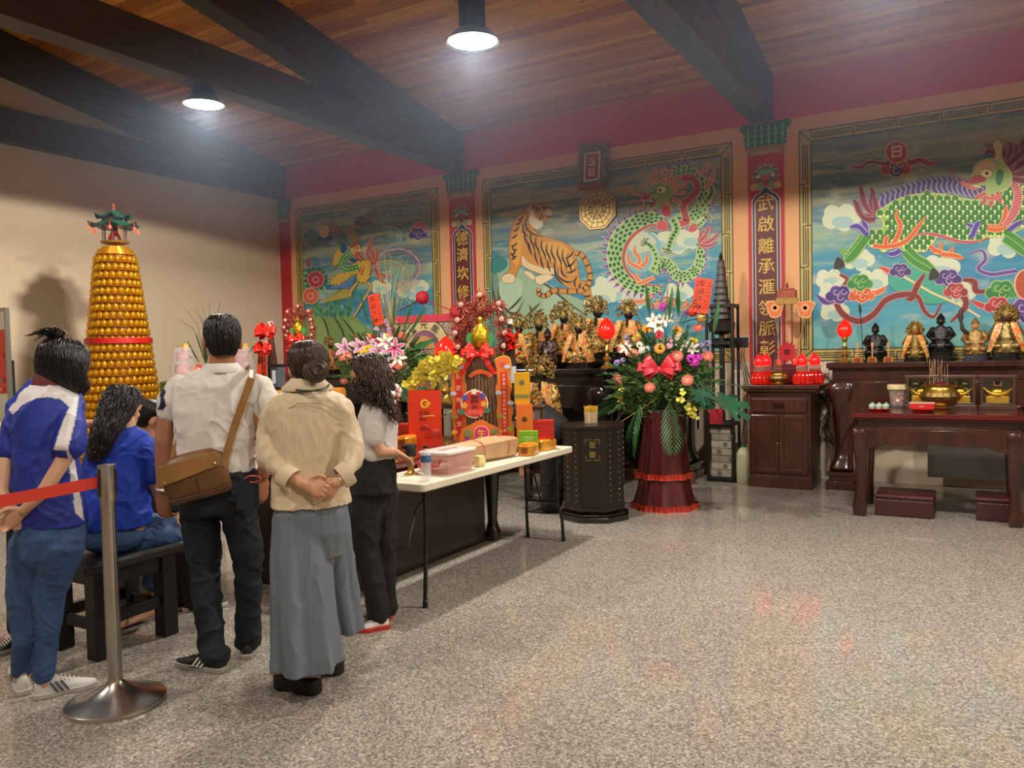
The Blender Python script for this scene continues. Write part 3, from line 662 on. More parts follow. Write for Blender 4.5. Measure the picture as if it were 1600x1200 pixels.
    for P in ([(745,690),(740,640),(720,605)], [(740,680),(700,640),(650,645)], [(930,770),(890,790),(855,785)], [(1310,700),(1330,650),(1280,625)], [(1320,690),(1340,640),(1360,610)], [(1520,660),(1560,630),(1600,610)]): a.flame(P, 24, ('#4a3f90', '#b9a2dc'))
    nk = [(1530,390),(1565,450),(1560,520),(1530,590),(1490,640)]
    a.line(nk, 52, '#e9b0a8', 5, .7, .5); a.line(nk, 42, '#b83f4c', 5, .7, .5); Q = smoothpts(nk, False, 6)
    for i in range(1, len(Q)-1):
        dx, dy = Q[i+1][0]-Q[i-1][0], Q[i+1][1]-Q[i-1][1]; L = math.hypot(dx, dy); a.line([(Q[i][0]-dy/L*20, Q[i][1]+dx/L*20), (Q[i][0]+dy/L*20, Q[i][1]-dx/L*20)], 3.5, '#e9b0a8', 1, lv=False)
    a.up()
    # hair and head
    for P in ([(1500,330),(1560,260),(1600,180),(1660,120)], [(1510,350),(1600,290),(1700,220)], [(1520,370),(1640,340),(1760,300)], [(1500,310),(1530,220),(1510,180)], [(1520,330),(1560,230),(1550,190)], [(1480,290),(1480,220),(1380,200)], [(1490,300),(1420,230),(1390,250)], [(1530,380),(1650,400),(1780,380)], [(1500,320),(1610,220),(1680,160)]): a.flame(P, 26, ('#6e2a34', '#a87478'))
    a.fill([(1440,320),(1445,240),(1430,200),(1455,168),(1480,200),(1480,260),(1500,320)], '#c8b48c', '#7a5a48', 3)
    a.fill([(1320,380),(1330,320),(1370,285),(1430,275),(1490,300),(1530,360),(1520,420),(1470,450),(1420,470),(1380,475),(1395,440),(1390,415),(1330,420),(1300,410)], '#9cb86a', '#d9d6a0', 4)
    a.fill([(1325,350),(1345,310),(1395,282),(1440,290),(1450,320),(1400,335)], '#cdb98c', '#8a5a50', 2)
    a.fill([(1300,395),(1330,365),(1375,365),(1395,390),(1350,408),(1300,412)], '#a83c40', '#e8b09c', 2); a.fill([(1365,340),(1400,330),(1430,350),(1410,372),(1375,368)], '#ece0a0', '#7a2a2c', 3); a.disc((1398,353), 9, '#241810')
    a.fill([(1450,340),(1480,330),(1490,370),(1470,420),(1445,400)], '#2f7d3c', '#d9d6a0', 2); a.line([(1300,412),(1340,430),(1390,420)], 7, '#2f6d3c'); a.line([(1330,422),(1370,430)], 6, '#f0ead0', 1)
    a.line([(1320,385),(1250,395),(1215,370),(1220,330),(1245,290)], 8, '#a8605c', 5, 1, .1)
    for P in ([(1400,470),(1380,510)], [(1430,465),(1420,520)], [(1455,455),(1470,500)], [(1390,460),(1350,480)]): a.flame(P+[(P[-1][0]-8, P[-1][1]+14)], 18, ('#b8504e', '#e2a090'))
    for P in ([(1390,480),(1440,490),(1480,460)], [(1260,400),(1300,425),(1360,440)]): a.flame(P, 14, ('#c85a50', '#e2a090'))
    a.build('painting', vcmat(.5), t, smooth=0)
def mural_bird():
    t = frame(-9.931, -6.967, 1.38, 4.066, 1.3)
    t['label'] = 'wall mural of a golden phoenix with long curling tail above a green rock'
    a = Art(440, 250, 4.444)
    a.fill([(165,1120),(215,1030),(260,1010),(330,1030),(420,1060),(500,1080),(580,1150),(660,1250),(700,1450),(165,1460)], '#7a9a5c')
    a.fill([(200,1080),(240,1040),(290,1080),(330,1200),(330,1450),(170,1450)], '#8caa66'); a.fill([(470,1120),(560,1150),(640,1280),(660,1450),(560,1450),(500,1250)], '#8ba868')
    a.strokes([[(240,1050),(300,1120),(330,1250),(320,1400)], [(330,1050),(420,1180),(480,1400)], [(400,1080),(500,1200),(560,1400)]], 14, '#3f5330')
    for p, r in (((690,880),50), ((900,900),70), ((955,880),48), ((280,610),0.1)): a.puff(p, r)
    for i in range(40):
        x = 165+random.Random(i).random()*330; y = 985+random.Random(i+99).random()*90+(0 if x > 230 else (i % 6)*40-100)
        a.fill([(x,y-24),(x+13,y),(x,y+24),(x-13,y)], ['#2f7f5c', '#3f8f6c', '#27705c'][i % 3], '#8cc0a0', 1.5, k=3)
    def peony(x, y, r, c1, c2):
        for k in range(9):
            A = k*.7; a.disc((x+r*.62*cos(A), y+r*.62*sin(A)), r*.42, c2, 9, lv=False)
        a.up()
        for k in range(9):
            A = k*.7; a.disc((x+r*.62*cos(A), y+r*.62*sin(A)), r*.34, c1, 9, lv=False)
        a.up(); a.disc((x, y), r*.4, c2, 10); a.disc((x, y), r*.3, c1, 9)
    for i in range(14): A = i*.5; a.fill([(240+90*cos(A), 830+90*sin(A)), (240+60*cos(A+.25), 830+60*sin(A+.25)), (240+40*cos(A), 830+40*sin(A)), (240+60*cos(A-.25), 830+60*sin(A-.25))], '#2f6f4c', '#7fae7c', 1, k=3)
    peony(240, 830, 60, '#a8404c', '#e0a0a0'); peony(205, 945, 58, '#d0684c', '#f0b890'); a.fill([(190,680),(205,710),(192,750),(176,715)], '#a8404c', '#d0a080', 2)
    a.disc((298,500), 33, '#c6b074', 24, ry=48)
    for c, r, cs in (((300,535),30,['#1f3f78', '#2a4f88']), ((370,490),28,['#8c2f4c', '#a03a50']), ((210,520),30,['#4f7a6c'])): a.cloud(c, r, cs, '#8c9cb8')
    a.disc((298,496), 36, '#cdb67a', 24, ry=46)
    for c, cs in (((570,430), ['#7c2f60', '#1f3f68', '#5a6a4c']), ((960,470), ['#a84a54', '#c25a58']), ((950,515), ['#3a2f68', '#4a3a70'])): a.cloud(c, 34, cs, '#b8a0b8')
    def plume(P, w, c, bl, bc, sp=13, side=(1, -1)):
        Q = smoothpts(P, False, 10)
        acc = 0
        for i in range(2, len(Q)-1):
            acc += math.hypot(Q[i][0]-Q[i-1][0], Q[i][1]-Q[i-1][1])
            if acc > sp:
                acc = 0; dx, dy = Q[i+1][0]-Q[i-1][0], Q[i+1][1]-Q[i-1][1]; L = math.hypot(dx, dy); dx /= L; dy /= L
                for g in side: a.line([Q[i], (Q[i][0]-g*dy*bl*.6+dx*bl*.2, Q[i][1]+g*dx*bl*.6+dy*bl*.2), (Q[i][0]-g*dy*bl+dx*bl*.6, Q[i][1]+g*dx*bl+dy*bl*.6)], 4.5, bc, 2, 1, .1, lv=False)
        a.up(); a.line(P, w, c, 8, 1, .5)
    plume([(690,680),(740,610),(820,570),(835,510),(790,470),(720,460),(705,420),(750,375),(860,370),(930,350),(975,310)], 7, '#b0b8a0', 46, '#8fb4b8')
    plume([(640,740),(680,670),(760,625),(860,625),(940,680),(965,760),(930,830),(860,875),(800,870)], 8, '#cfa8a8', 40, '#a88a9c')
    plume([(640,740),(700,705),(780,700),(850,745),(885,810),(860,900),(830,1010)], 8, '#c8b070', 40, '#9fb49c', 13)
    for P in ([(640,730),(640,660),(610,610),(625,560),(650,550)], [(645,730),(670,660),(650,590)], [(650,740),(700,800),(780,805)], [(650,745),(690,830),(730,855)], [(640,720),(600,660),(605,600)]): a.flame(P, 18, ('#b05a54', '#d39a80'))
    # wings
    for i in range(9): a.line([(500+i*3,600), (465+i*8,530), (440+i*12,460+abs(i-3)*9)], 13, '#a89a58', 3, 1, .3, lv=False)
    a.up()
    for i in range(9): a.line([(500+i*3,600), (465+i*8,530), (440+i*12,460+abs(i-3)*9)], 3, '#5f5a30', 3, 1, .3, lv=False)
    a.up()
    for i in range(15): a.line([(470-i*2+i*6, 860), (400-i*6+i*12, 920), (260+i*14, 1000-i*3)], 11, '#c3b45c', 3, 1, .3, lv=False)
    a.up()
    for i in range(15): a.line([(430+i*8, 880-i*4), (300+i*14, 985)], 2.5, '#5f6a30', 1, lv=False)
    a.up()
    for i in range(12): a.line([(520-i*8, 790+i*4), (500-i*16, 860+i*2), (480-i*14, 900)], 14, '#1f5f9c', 3, 1, .4, lv=False)
    a.up()
    for i in range(12): a.line([(520-i*8, 790+i*4), (480-i*13, 890)], 2.5, '#8fb8c8', 1, lv=False)
    a.up()
    Y = '#cba544'
    for P in ([(530,850),(490,900),(480,950)], [(600,850),(625,880),(580,960),(540,1030),(505,1090)]): a.line(P, 20, '#6a5020', 3, 1, .7); a.line(P, 13, '#d8b868', 3, 1, .7)
    for x, y in ((482,950),(505,1090)): a.strokes([[(x,y),(x-40,y+10)], [(x,y),(x-15,y+25)], [(x,y),(x+30,y+20)], [(x,y),(x-10,y-15)]], 10, '#d8b868')
    wing = [(620,700),(560,700),(500,720),(440,790),(380,800),(345,840),(355,865),(430,850),(520,790),(530,840),(590,850),(620,790)]
    a.fill(wing, Y, '#6a5020', 3); a.scales(smoothpts(wing, True, 4), 24, '#d9b650', '#9a7a2c')
    a.fill([(410,620),(380,640),(362,700),(370,740),(400,720),(425,680),(430,640)], Y, '#6a5020', 3)
    a.fill([(420,580),(450,600),(450,640),(418,640)], '#1f4f8c', '#6a5020', 2)
    nk = [(540,740),(470,760),(425,740),(430,690),(470,650),(510,640)]
    a.line(nk, 46, '#9ac07c', 5, 1, .8); a.line(nk, 34, '#3f8a4c', 5, 1, .8)
    Q = smoothpts(nk, False, 3)
    for q in Q: a.disc(q, 6, '#cfd88c', 6, lv=False)
    a.up()
    a.fill([(480,620),(500,590),(540,590),(555,620),(540,650),(505,660)], '#c8a860', '#7a3a2c', 3); a.fill([(480,600),(510,580),(530,560),(535,590),(500,610)], '#a83c3c'); a.fill([(545,620),(570,625),(548,640)], '#d8b868'); a.disc((528,612), 6, '#241810')
    for P in ([(520,640),(530,680),(550,700)], [(530,640),(560,680)]): a.flame(P+[(P[-1][0]+6, P[-1][1]+12)], 14, ('#b0403c', '#d39a80'))
    for P in ([(540,780),(560,740)], [(560,800),(580,730)]): a.line(P, 16, '#b8544c', 1, 1, .2)
    for P in ([(480,690),(520,700),(500,720)], [(490,700),(540,690)]): a.line(P, 16, '#1f4f8c', 2, 1, .2)
    a.strokes([[(500,1020),(530,990)], [(520,1030),(550,1010)], [(490,1010),(500,985)]], 8, '#2a4a8c')
    a.build('painting', vcmat(.5), t, smooth=0)
mural_tiger(); mural_beast(); mural_bird()
# ------------------------------------------------------------------ painted columns between the murals
def column(x0, x1, chars, czs, label, capx=None):
    t = thing('couplet_column', label, 'wall panel', ((x0+x1)/2, YW, 0)); xc = (x0+x1)/2; W = x1-x0
    b = MB(); b.bx(x0, x1, YW-.012, YW, 1.2 if chars else 0, 4.243); b.build('red_strip', mat('#b82a34', .55, var=.05), t, smooth=0)
    a = MB(); a.usec = True; y = YW-.0125
    def P(pts, c, lv): a.col(c); a.yprism([(xc+p[0], p[1]) for p in pts], y-lv*.0012, y-lv*.0012+.0011)
    def disc(cx, cz, r, c, lv, ry=None, n=14): P([(cx+r*cos(2*pi*i/n), cz+(ry or r)*sin(2*pi*i/n)) for i in range(n)], c, lv)
    # leafy capital
    z = 3.87; h = W/2*1.12
    P([(-h*.92, z), (-h, z+.1), (-h*1.02, z+.16), (h*1.02, z+.16), (h, z+.1), (h*.92, z)], '#9a8450', 1); P([(-h*.9, z+.0), (-h*.5, z+.05), (h*.5, z+.05), (h*.9, z+.0)], '#b8a068', 2)
    P([(-h*1.02, z+.1), (-h*1.08, z+.3), (-h*.9, z+.34), (h*.9, z+.34), (h*1.08, z+.3), (h*1.02, z+.1)], '#1e6a44', 3)
    for i in range(6):
        cx = (-.85+i*.34)*h; disc(cx, z+.33, .17*h, '#1e6a44', 3, .05); P([(cx-.012, z+.11), (cx-.008, z+.34), (cx+.008, z+.34), (cx+.012, z+.11)], '#8fc09a', 5)
        for g in (-1, 1):
            for dz in (.16, .24, .3): disc(cx+g*.09*h, z+dz, .035, '#8fc09a', 4, .014); disc(cx+g*.09*h, z+dz+.003, .026, '#1e6a44', 5, .009)
    for g in (-1, 1): disc(g*h*1.08, z+.33, .05, '#1e6a44', 4)
    if chars:
        # lotus crest above the plaque
        zz = 3.49
        for i in range(15):
            A = -.35+i*(pi+.7)/14; r0, r1 = .1, .19+.02*(i % 2); w_ = .18
            P([(r0*cos(A-w_)*W*2.2, zz+.13+r0*sin(A-w_)), (r1*cos(A)*W*2.2, zz+.13+r1*sin(A)*.8), (r0*cos(A+w_)*W*2.2, zz+.13+r0*sin(A+w_))], '#c9b48c' if i % 2 else '#6aa08c', 1+i % 2)
        disc(0, zz+.13, .13, '#3f7a6c', 4, .085, 20); disc(0, zz+.15, .1, '#8fb8a0', 5, .05); disc(0, zz+.1, .07, '#c0504c', 6, .035)
        for g in (-1, 1): disc(g*.09, zz+.12, .022, '#e8d8b0', 7); disc(g*.14, zz+.0, .045, '#c9b07c', 5); disc(g*.07, zz+.0, .05, '#8fa07c', 4)
        zt, zb = 3.42, 1.24; w1, w2 = W*.40, W*.29
        a.col('#d8c08c'); 
        P([(-w1, zb), (-w1, zt-.1), (-w1*.7, zt-.02), (-w1*.4, zt), (0, zt+.08), (w1*.4, zt), (w1*.7, zt-.02), (w1, zt-.1), (w1, zb)], '#d9c9a0', 2)
        k = w1-.01; P([(-k, zb+.01), (-k, zt-.1), (-k*.7, zt-.03), (-k*.4, zt-.01), (0, zt+.065), (k*.4, zt-.01), (k*.7, zt-.03), (k, zt-.1), (k, zb+.01)], '#1f2f6c', 3)
        k = w2+.012; P([(-k, zb+.03), (-k, zt-.12), (-k*.6, zt-.05), (0, zt-.01), (k*.6, zt-.05), (k, zt-.12), (k, zb+.03)], '#c8b486', 4)
        k = w2; P([(-k, zb+.04), (-k, zt-.125), (-k*.6, zt-.06), (0, zt-.022), (k*.6, zt-.06), (k, zt-.125), (k, zb+.04)], '#5c1c1c', 5)
        a.col('#cfa94c')
        for c, cz in zip(chars, czs): a.text(c, FR((xc, y-.0076, cz)), .2*W/.42, .008)
    a.build('painting', vcmat(.5), t, smooth=0)
    return t
zr = [ony(1196, py, YW).z for py in (318, 350, 384, 416, 448, 481, 513, 544)]
column(-2.385, -1.965, '武啟離承滙領脈彰', zr, 'red painted column with gold characters between the tiger and green beast murals')
zl = [ony(722, py, YW).z for py in (373, 398, 427, 456)]
column(-6.778, -6.325, '德濟坎修', zl, 'red painted column with gold characters between the phoenix and tiger murals')
column(-10.30, -10.06, '', [], 'narrow red painted strip in the corner beside the phoenix mural')
# octagonal trigram plaque
def bagua():
    c = ony(933, 327, YW-.03); t = thing('octagon_plaque', 'gold octagonal trigram plaque between the painted tiger and dragon', 'plaque', (c.x, YW, c.z))
    R = .285; b = MB(); oc = lambda r, o=pi/8: [(c.x+r*cos(o+i*pi/4), c.z+r*sin(o+i*pi/4)) for i in range(8)]
    b.yprism(oc(R), YW-.03, YW-.001); b.build('board', mat('#c2a45c', .4, .3, var=.06), t, smooth=0, bev=.004)
    a = MB(m=mat('#6e5726', .45)); y = YW-.0305
    for r in (.255, .19, .13, .075):
        P = oc(r)
        for i in range(8):
            p, q = P[i], P[(i+1) % 8]; A = math.atan2(q[1]-p[1], q[0]-p[0]); a.box(((p[0]+q[0])/2, y, (p[1]+q[1])/2), (math.hypot(q[0]-p[0], q[1]-p[1]), .003, .009), Euler((0, -A, 0)).to_matrix())
    for i in range(16):
        A = i*pi/8; r0, r1 = .075, (.255 if i % 2 else .24); a.box((c.x+(r0+r1)/2*cos(A), y, c.z+(r0+r1)/2*sin(A)), (r1-r0, .003, .007), Euler((0, -A, 0)).to_matrix())
    a.use(mat('#8c2a24', .5))
    for i in range(8):
        A = pi/8*1+i*pi/4; a.box((c.x+.1*cos(A), y, c.z+.1*sin(A)), (.022, .004, .03), Euler((0, -A, 0)).to_matrix())
    a.text('八', FR((c.x, y-.003, c.z+.03)), .07, .01); a.text('卦', FR((c.x, y-.003, c.z-.03)), .06, .006)
    a.build('trigram_web', None, t, smooth=0)
bagua()
def tablet():
    c = ony(927, 262, YW-.1); t = thing('edict_tablet', 'carved gold and red wall tablet with two characters above the tiger mural', 'tablet', (c.x, YW, c.z)); x, z = c.x, c.z
    lean = Matrix.Translation((x, YW-.09, z)) @ Matrix.Rotation(radians(-8), 4, 'X')
    b = MB(m=mat('#9c1f2c', .45)); b.T = lean; b.box((0, -.02, 0), (.2, .05, .36)); b.use(mat('#e0d6c0', .4)); 
    for g in (-1, 1): b.box((g*.105, -.03, 0), (.02, .05, .36)); b.box((0, -.03, g*.185), (.23, .05, .02))
    b.text('玉', FR((0, -.047, .07)), .12, .014); b.text('旨', FR((0, -.047, -.07)), .12, .01)
    b.build('panel', None, t, smooth=0, bev=.003)
    b = MB(); b.T = lean; R = random.Random(4)
    for i in range(90):
        g = R.choice((-1, 1)); e = R.random()
        p = (g*(.15+R.random()*.035), -.0-R.random()*.06, -.2+e*.42) if i < 55 else ((R.random()-.5)*.42, -.0-R.random()*.06, .23+R.random()*.07)
        b.ell(p, (.025+R.random()*.012, .02, .022+R.random()*.02), 7, 5)
    for i in range(22): b.ell(((i-10.5)*.018, -.05, -.235), (.014, .02, .02), 6, 4)
    b.box((0, .03, 0), (.36, .05, .5)); b.build('carved_frame', mat('#8a7748', .35, .6), t)
    b = MB(m=mat('#9c1f2c', .5)); b.T = lean; b.box((0, -.02, -.265), (.36, .11, .035)); b.build('foot_rail', None, t, bev=.006)
tablet()
# ------------------------------------------------------------------ furniture
ROSE = wood('#2a120c', '#43201640'[:7], .22, .5, (2, 2, .6), 5)
ROSE2 = wood('#361a10', '#4e2a1c', .3, .3, (6, 6, 1), 5)
BLACKW = wood('#0f0b0a', '#1c1412', .18, .6, (2, 2, .6), 5)
REDW = wood('#4a0f0e', '#5e1814', .15, .6, (1, 3, 1), 4)
BRASS = mat('#cba552', .3, .9, var=.1, vs=20)
GOLD_ = mat('#d9a93a', .3, .9, var=.12, vs=40)
ANT = mat('#8d7440', .38, .85, var=.3, vs=60, bump=.4, bs=120)
BLK = mat('#0d0d0e', .45); CHROME = mat('#b9b4ac', .22, 1., var=.06, vs=6)
GLASS = mat('#ffffff', .05, alpha=.09)
def place(me, name, parent, loc, z=(0,0,1), roll=0., sc=1.):
    o = bpy.data.objects.new(name, me); COL.objects.link(o)
    q = V(z).normalized().to_track_quat('Z', 'Y').to_matrix().to_4x4()
    M = Matrix.Translation(V(loc)) @ q @ Matrix.Rotation(roll, 4, 'Z') @ (Matrix.Diagonal((*sc, 1)) if isinstance(sc, tuple) else Matrix.Scale(sc, 4))
    if parent is not None: o.parent = parent; M = MAT[parent.name].inverted() @ M
    o.matrix_local = M; MAT[o.name] = Matrix.Identity(4); return o
def mesh_of(mb, name, m=None, smooth=40):
    o = mb.build(name, m, smooth=smooth); me = o.data; bpy.data.objects.remove(o); return me
def arch(x0, x1, zt, zb, e):   # front apron outline with a cusped lower edge
    W = x1-x0; P = [(x0, zt), (x1, zt)]
    for i in range(33):
        u = i/32; s_ = min(u, 1-u)*2
        z = zb+(.0 if s_ > .7 else 0)-e*(1-min(1, s_/.18))**2*1.6-(.35*e*abs(cos((s_-.18)/.4*pi)) if .18 < s_ < .42 else (.35*e if s_ <= .18 else .1*e*cos((s_-.42)*3)))
        P.append((x1-W*u, z))
    return P
def altar_table(name, label, x0, x1, y0, y1, H, za, zb, lw, M, top=None, plinth=False, t0=.05):
    t = thing(name, label, 'altar table', ((x0+x1)/2, (y0+y1)/2, 0))
    b = MB(); b.bx(x0, x1, y0, y1, H-t0, H); b.bx(x0+.02, x1-.02, y0+.02, y1-.02, H-t0-.02, H-t0)
    b.build('table_top', top or M, t, smooth=0, bev=.008)
    b = MB(); i = .055; b.bx(x0+i, x1-i, y0+i, y1-i, za+.02, H-t0-.02); b.bx(x0+.03, x1-.03, y0+.03, y1-.03, za-.005, za+.02); b.build('waist', M, t, smooth=0, bev=.006)
    e = lw*.9; b = MB(); b.yprism(arch(x0+lw*.5, x1-lw*.5, za, zb, e), y0+.025, y0+.055); b.build('front_apron', M, t, bev=.005)
    for xa, xb in ((x0+.03, x0+.06), (x1-.06, x1-.03)):
        b = MB(); b.xprism(arch(y0+.05, y1-.05, za, zb, e*.7), xa, xb); b.build('side_apron', M, t, bev=.005)
    b = MB(); b.yprism(arch(x0+lw*.5, x1-lw*.5, za, zb, e), y1-.055, y1-.025); b.build('back_apron', M, t, bev=.005)
    if name == 'altar_table': b = MB(); b.bx(x0+(.1 if M is BLACKW else .95), x1-.1, y1-.08, y1-.06, .12, zb+.1); b.build('back_panel', mat('#120d0b' if M is BLACKW else '#4c463f', .6), t, smooth=0)
    for gx, cx in ((-1, x0+lw*.62), (1, x1-lw*.62)):
        for gy, cy in ((-1, y0+lw*.62), (1, y1-lw*.62)):
            b = MB(); h = lw/2; zf = .16*za if plinth else 0
            S_ = [(za, 0, 1.), (za*.93, .16, 1.12), (za*.82, .1, 1.0), (za*.68, -.02, .85), (za*.5, -.05, .74), (za*.36, .0, .68), (za*.27, .08, .74), (za*.2 if plinth else za*.1, .2, .95), (zf+.02 if plinth else za*.03, .16, .9), (zf, .1, .8)]
            b.loft([(cx+gx*o_*h, cy+gy*o_*h, z, k*h, k*h) for z, o_, k in S_[::-1]], 20, sq=5)
            if plinth:
                for k, za_, zb_ in ((1.15, zf-.035, zf+.005), (1.0, zf*.5, zf-.03), (1.2, 0, zf*.5)): b.box((cx+gx*h*.1, cy+gy*h*.1, (za_+zb_)/2), (lw*k, lw*k, zb_-za_))
            b.build('leg', M, t, bev=.004, smooth=50)
    return t
altar_table('altar_table', 'tall reddish-brown altar table under the green beast mural carrying five figures', -1.4, 1.75, 9.13, 9.72, 1.375, 1.17, .93, .27, ROSE, plinth=True, t0=.06)
altar_table('offering_table', 'low glossy brown offering table with incense burner and snacks, in front of the right altar', -.985, .36, 7.78, 8.55, .945, .8, .67, .125, ROSE, REDW, t0=.045)
altar_table('altar_table', 'tall black altar table behind the statues in front of the tiger mural', -6.2, -2.9, 9.0, 9.6, 1.45, 1.17, .9, .27, BLACKW, plinth=True, t0=.06)
altar_table('altar_table', 'glossy black altar table carrying gold-crowned statues, behind the divination cabinet', -5.5, -3.55, 8.15, 8.9, 1.36, 1.15, .93, .24, BLACKW, plinth=True, t0=.06)
altar_table('altar_table', 'dark altar table under the phoenix mural behind the lily bouquet', -9.4, -7.1, 9.0, 9.6, 1.3, 1.1, .86, .22, BLACKW, plinth=True, t0=.06)
b = MB(); b.bx(-6.3, -2.85, 8.98, 9.62, 0, .002); 
# offering table behind the folding one, with a boxed-in side
def long_table():
    x0, x1, y0, y1, H = -4.45, -3.4, 3.75, 5.82, .83
    t = thing('offering_table', 'dark offering table with boxed sides and claw feet behind the folding table', 'table', ((x0+x1)/2, (y0+y1)/2, 0))
    D = wood('#1c100b', '#2b1911', .35, .2, (2, 2, .6), 5)
    b = MB(); b.bx(x0, x1, y0, y1, H-.05, H); b.bx(x0+.02, x1-.02, y0+.02, y1-.02, H-.08, H-.05); b.build('table_top', REDW, t, smooth=0, bev=.006)
    b = MB(); b.bx(x0+.08, x1-.11, y0+.06, y1-.3, .0, H-.08); b.build('side_panel', D, t, smooth=0, bev=.004)
    for cx in (x0+.07, x1-.1):
        for cy in (y0+.07, y1-.2):
            b = MB(); b.loft([(cx, cy, z, r, r) for z, r in ((0, .06), (.05, .075), (.09, .05), (.16, .035), (.3, .042), (.5, .055), (.65, .075), (H-.08, .08))], 16, sq=3.5)
            for k in range(3): A = -pi/2+(k-1)*.7; b.ell((cx+.06*cos(A), cy+.06*sin(A), .02), (.025, .025, .02), 8, 5)
            b.build('leg', BLACKW, t, smooth=50)
long_table()
def small_cabinet():
    x0, x1, y0, y1 = -2.2, -1.54, 9.0, 9.62; t = thing('side_cabinet', 'small brown two-door cabinet with one drawer holding red lotus lamps', 'cabinet', (-1.87, 9.3, 0))
    b = MB(); b.bx(x0, x1, y0+.02, y1, .0, 1.04); b.bx(x0-.005, x1+.005, y0+.01, y1, 0, .13); b.build('body', ROSE2, t, smooth=0, bev=.004)
    b = MB(); b.bx(-2.26, -1.44, 8.94, 9.66, 1.1, 1.14); b.bx(-2.24, -1.47, 8.96, 9.65, 1.07, 1.1); b.bx(x0-.012, x1+.012, y0, y1, 1.03, 1.07); b.build('cabinet_top', ROSE2, t, smooth=0, bev=.006)
    b = MB(); b.bx(x0+.04, x1-.04, y0, y0+.025, .84, .99); d = b.build('drawer', ROSE2, t, smooth=0, bev=.005)
    b = MB(); b.box((-1.87, y0-.003, .915), (.12, .006, .055)); b.tube([(-1.9, y0-.008, .92), (-1.89, y0-.014, .905), (-1.85, y0-.014, .905), (-1.84, y0-.008, .92)], .004, 6); h = b.build('handle', mat('#3a2a1c', .35, .8), t, smooth=30); h.parent = d
    for a, c in ((x0+.03, -1.873), (-1.867, x1-.03)):
        b = MB(); b.bx(a, c, y0, y0+.025, .17, .81); 
        fw = .045
        for q in ((a, a+fw, .17, .81), (c-fw, c, .17, .81), (a+fw, c-fw, .17, .17+fw), (a+fw, c-fw, .81-fw, .81)): b.bx(q[0], q[1], y0-.008, y0, q[2], q[3])
        d = b.build('door', ROSE2, t, smooth=0, bev=.004)
        kx = -1.885 if a < -1.9 else -1.855; b = MB(); b.ell((kx, y0-.014, .5), .008, 8, 6); k = b.build('knob', BRASS, t); k.parent = d
small_cabinet()
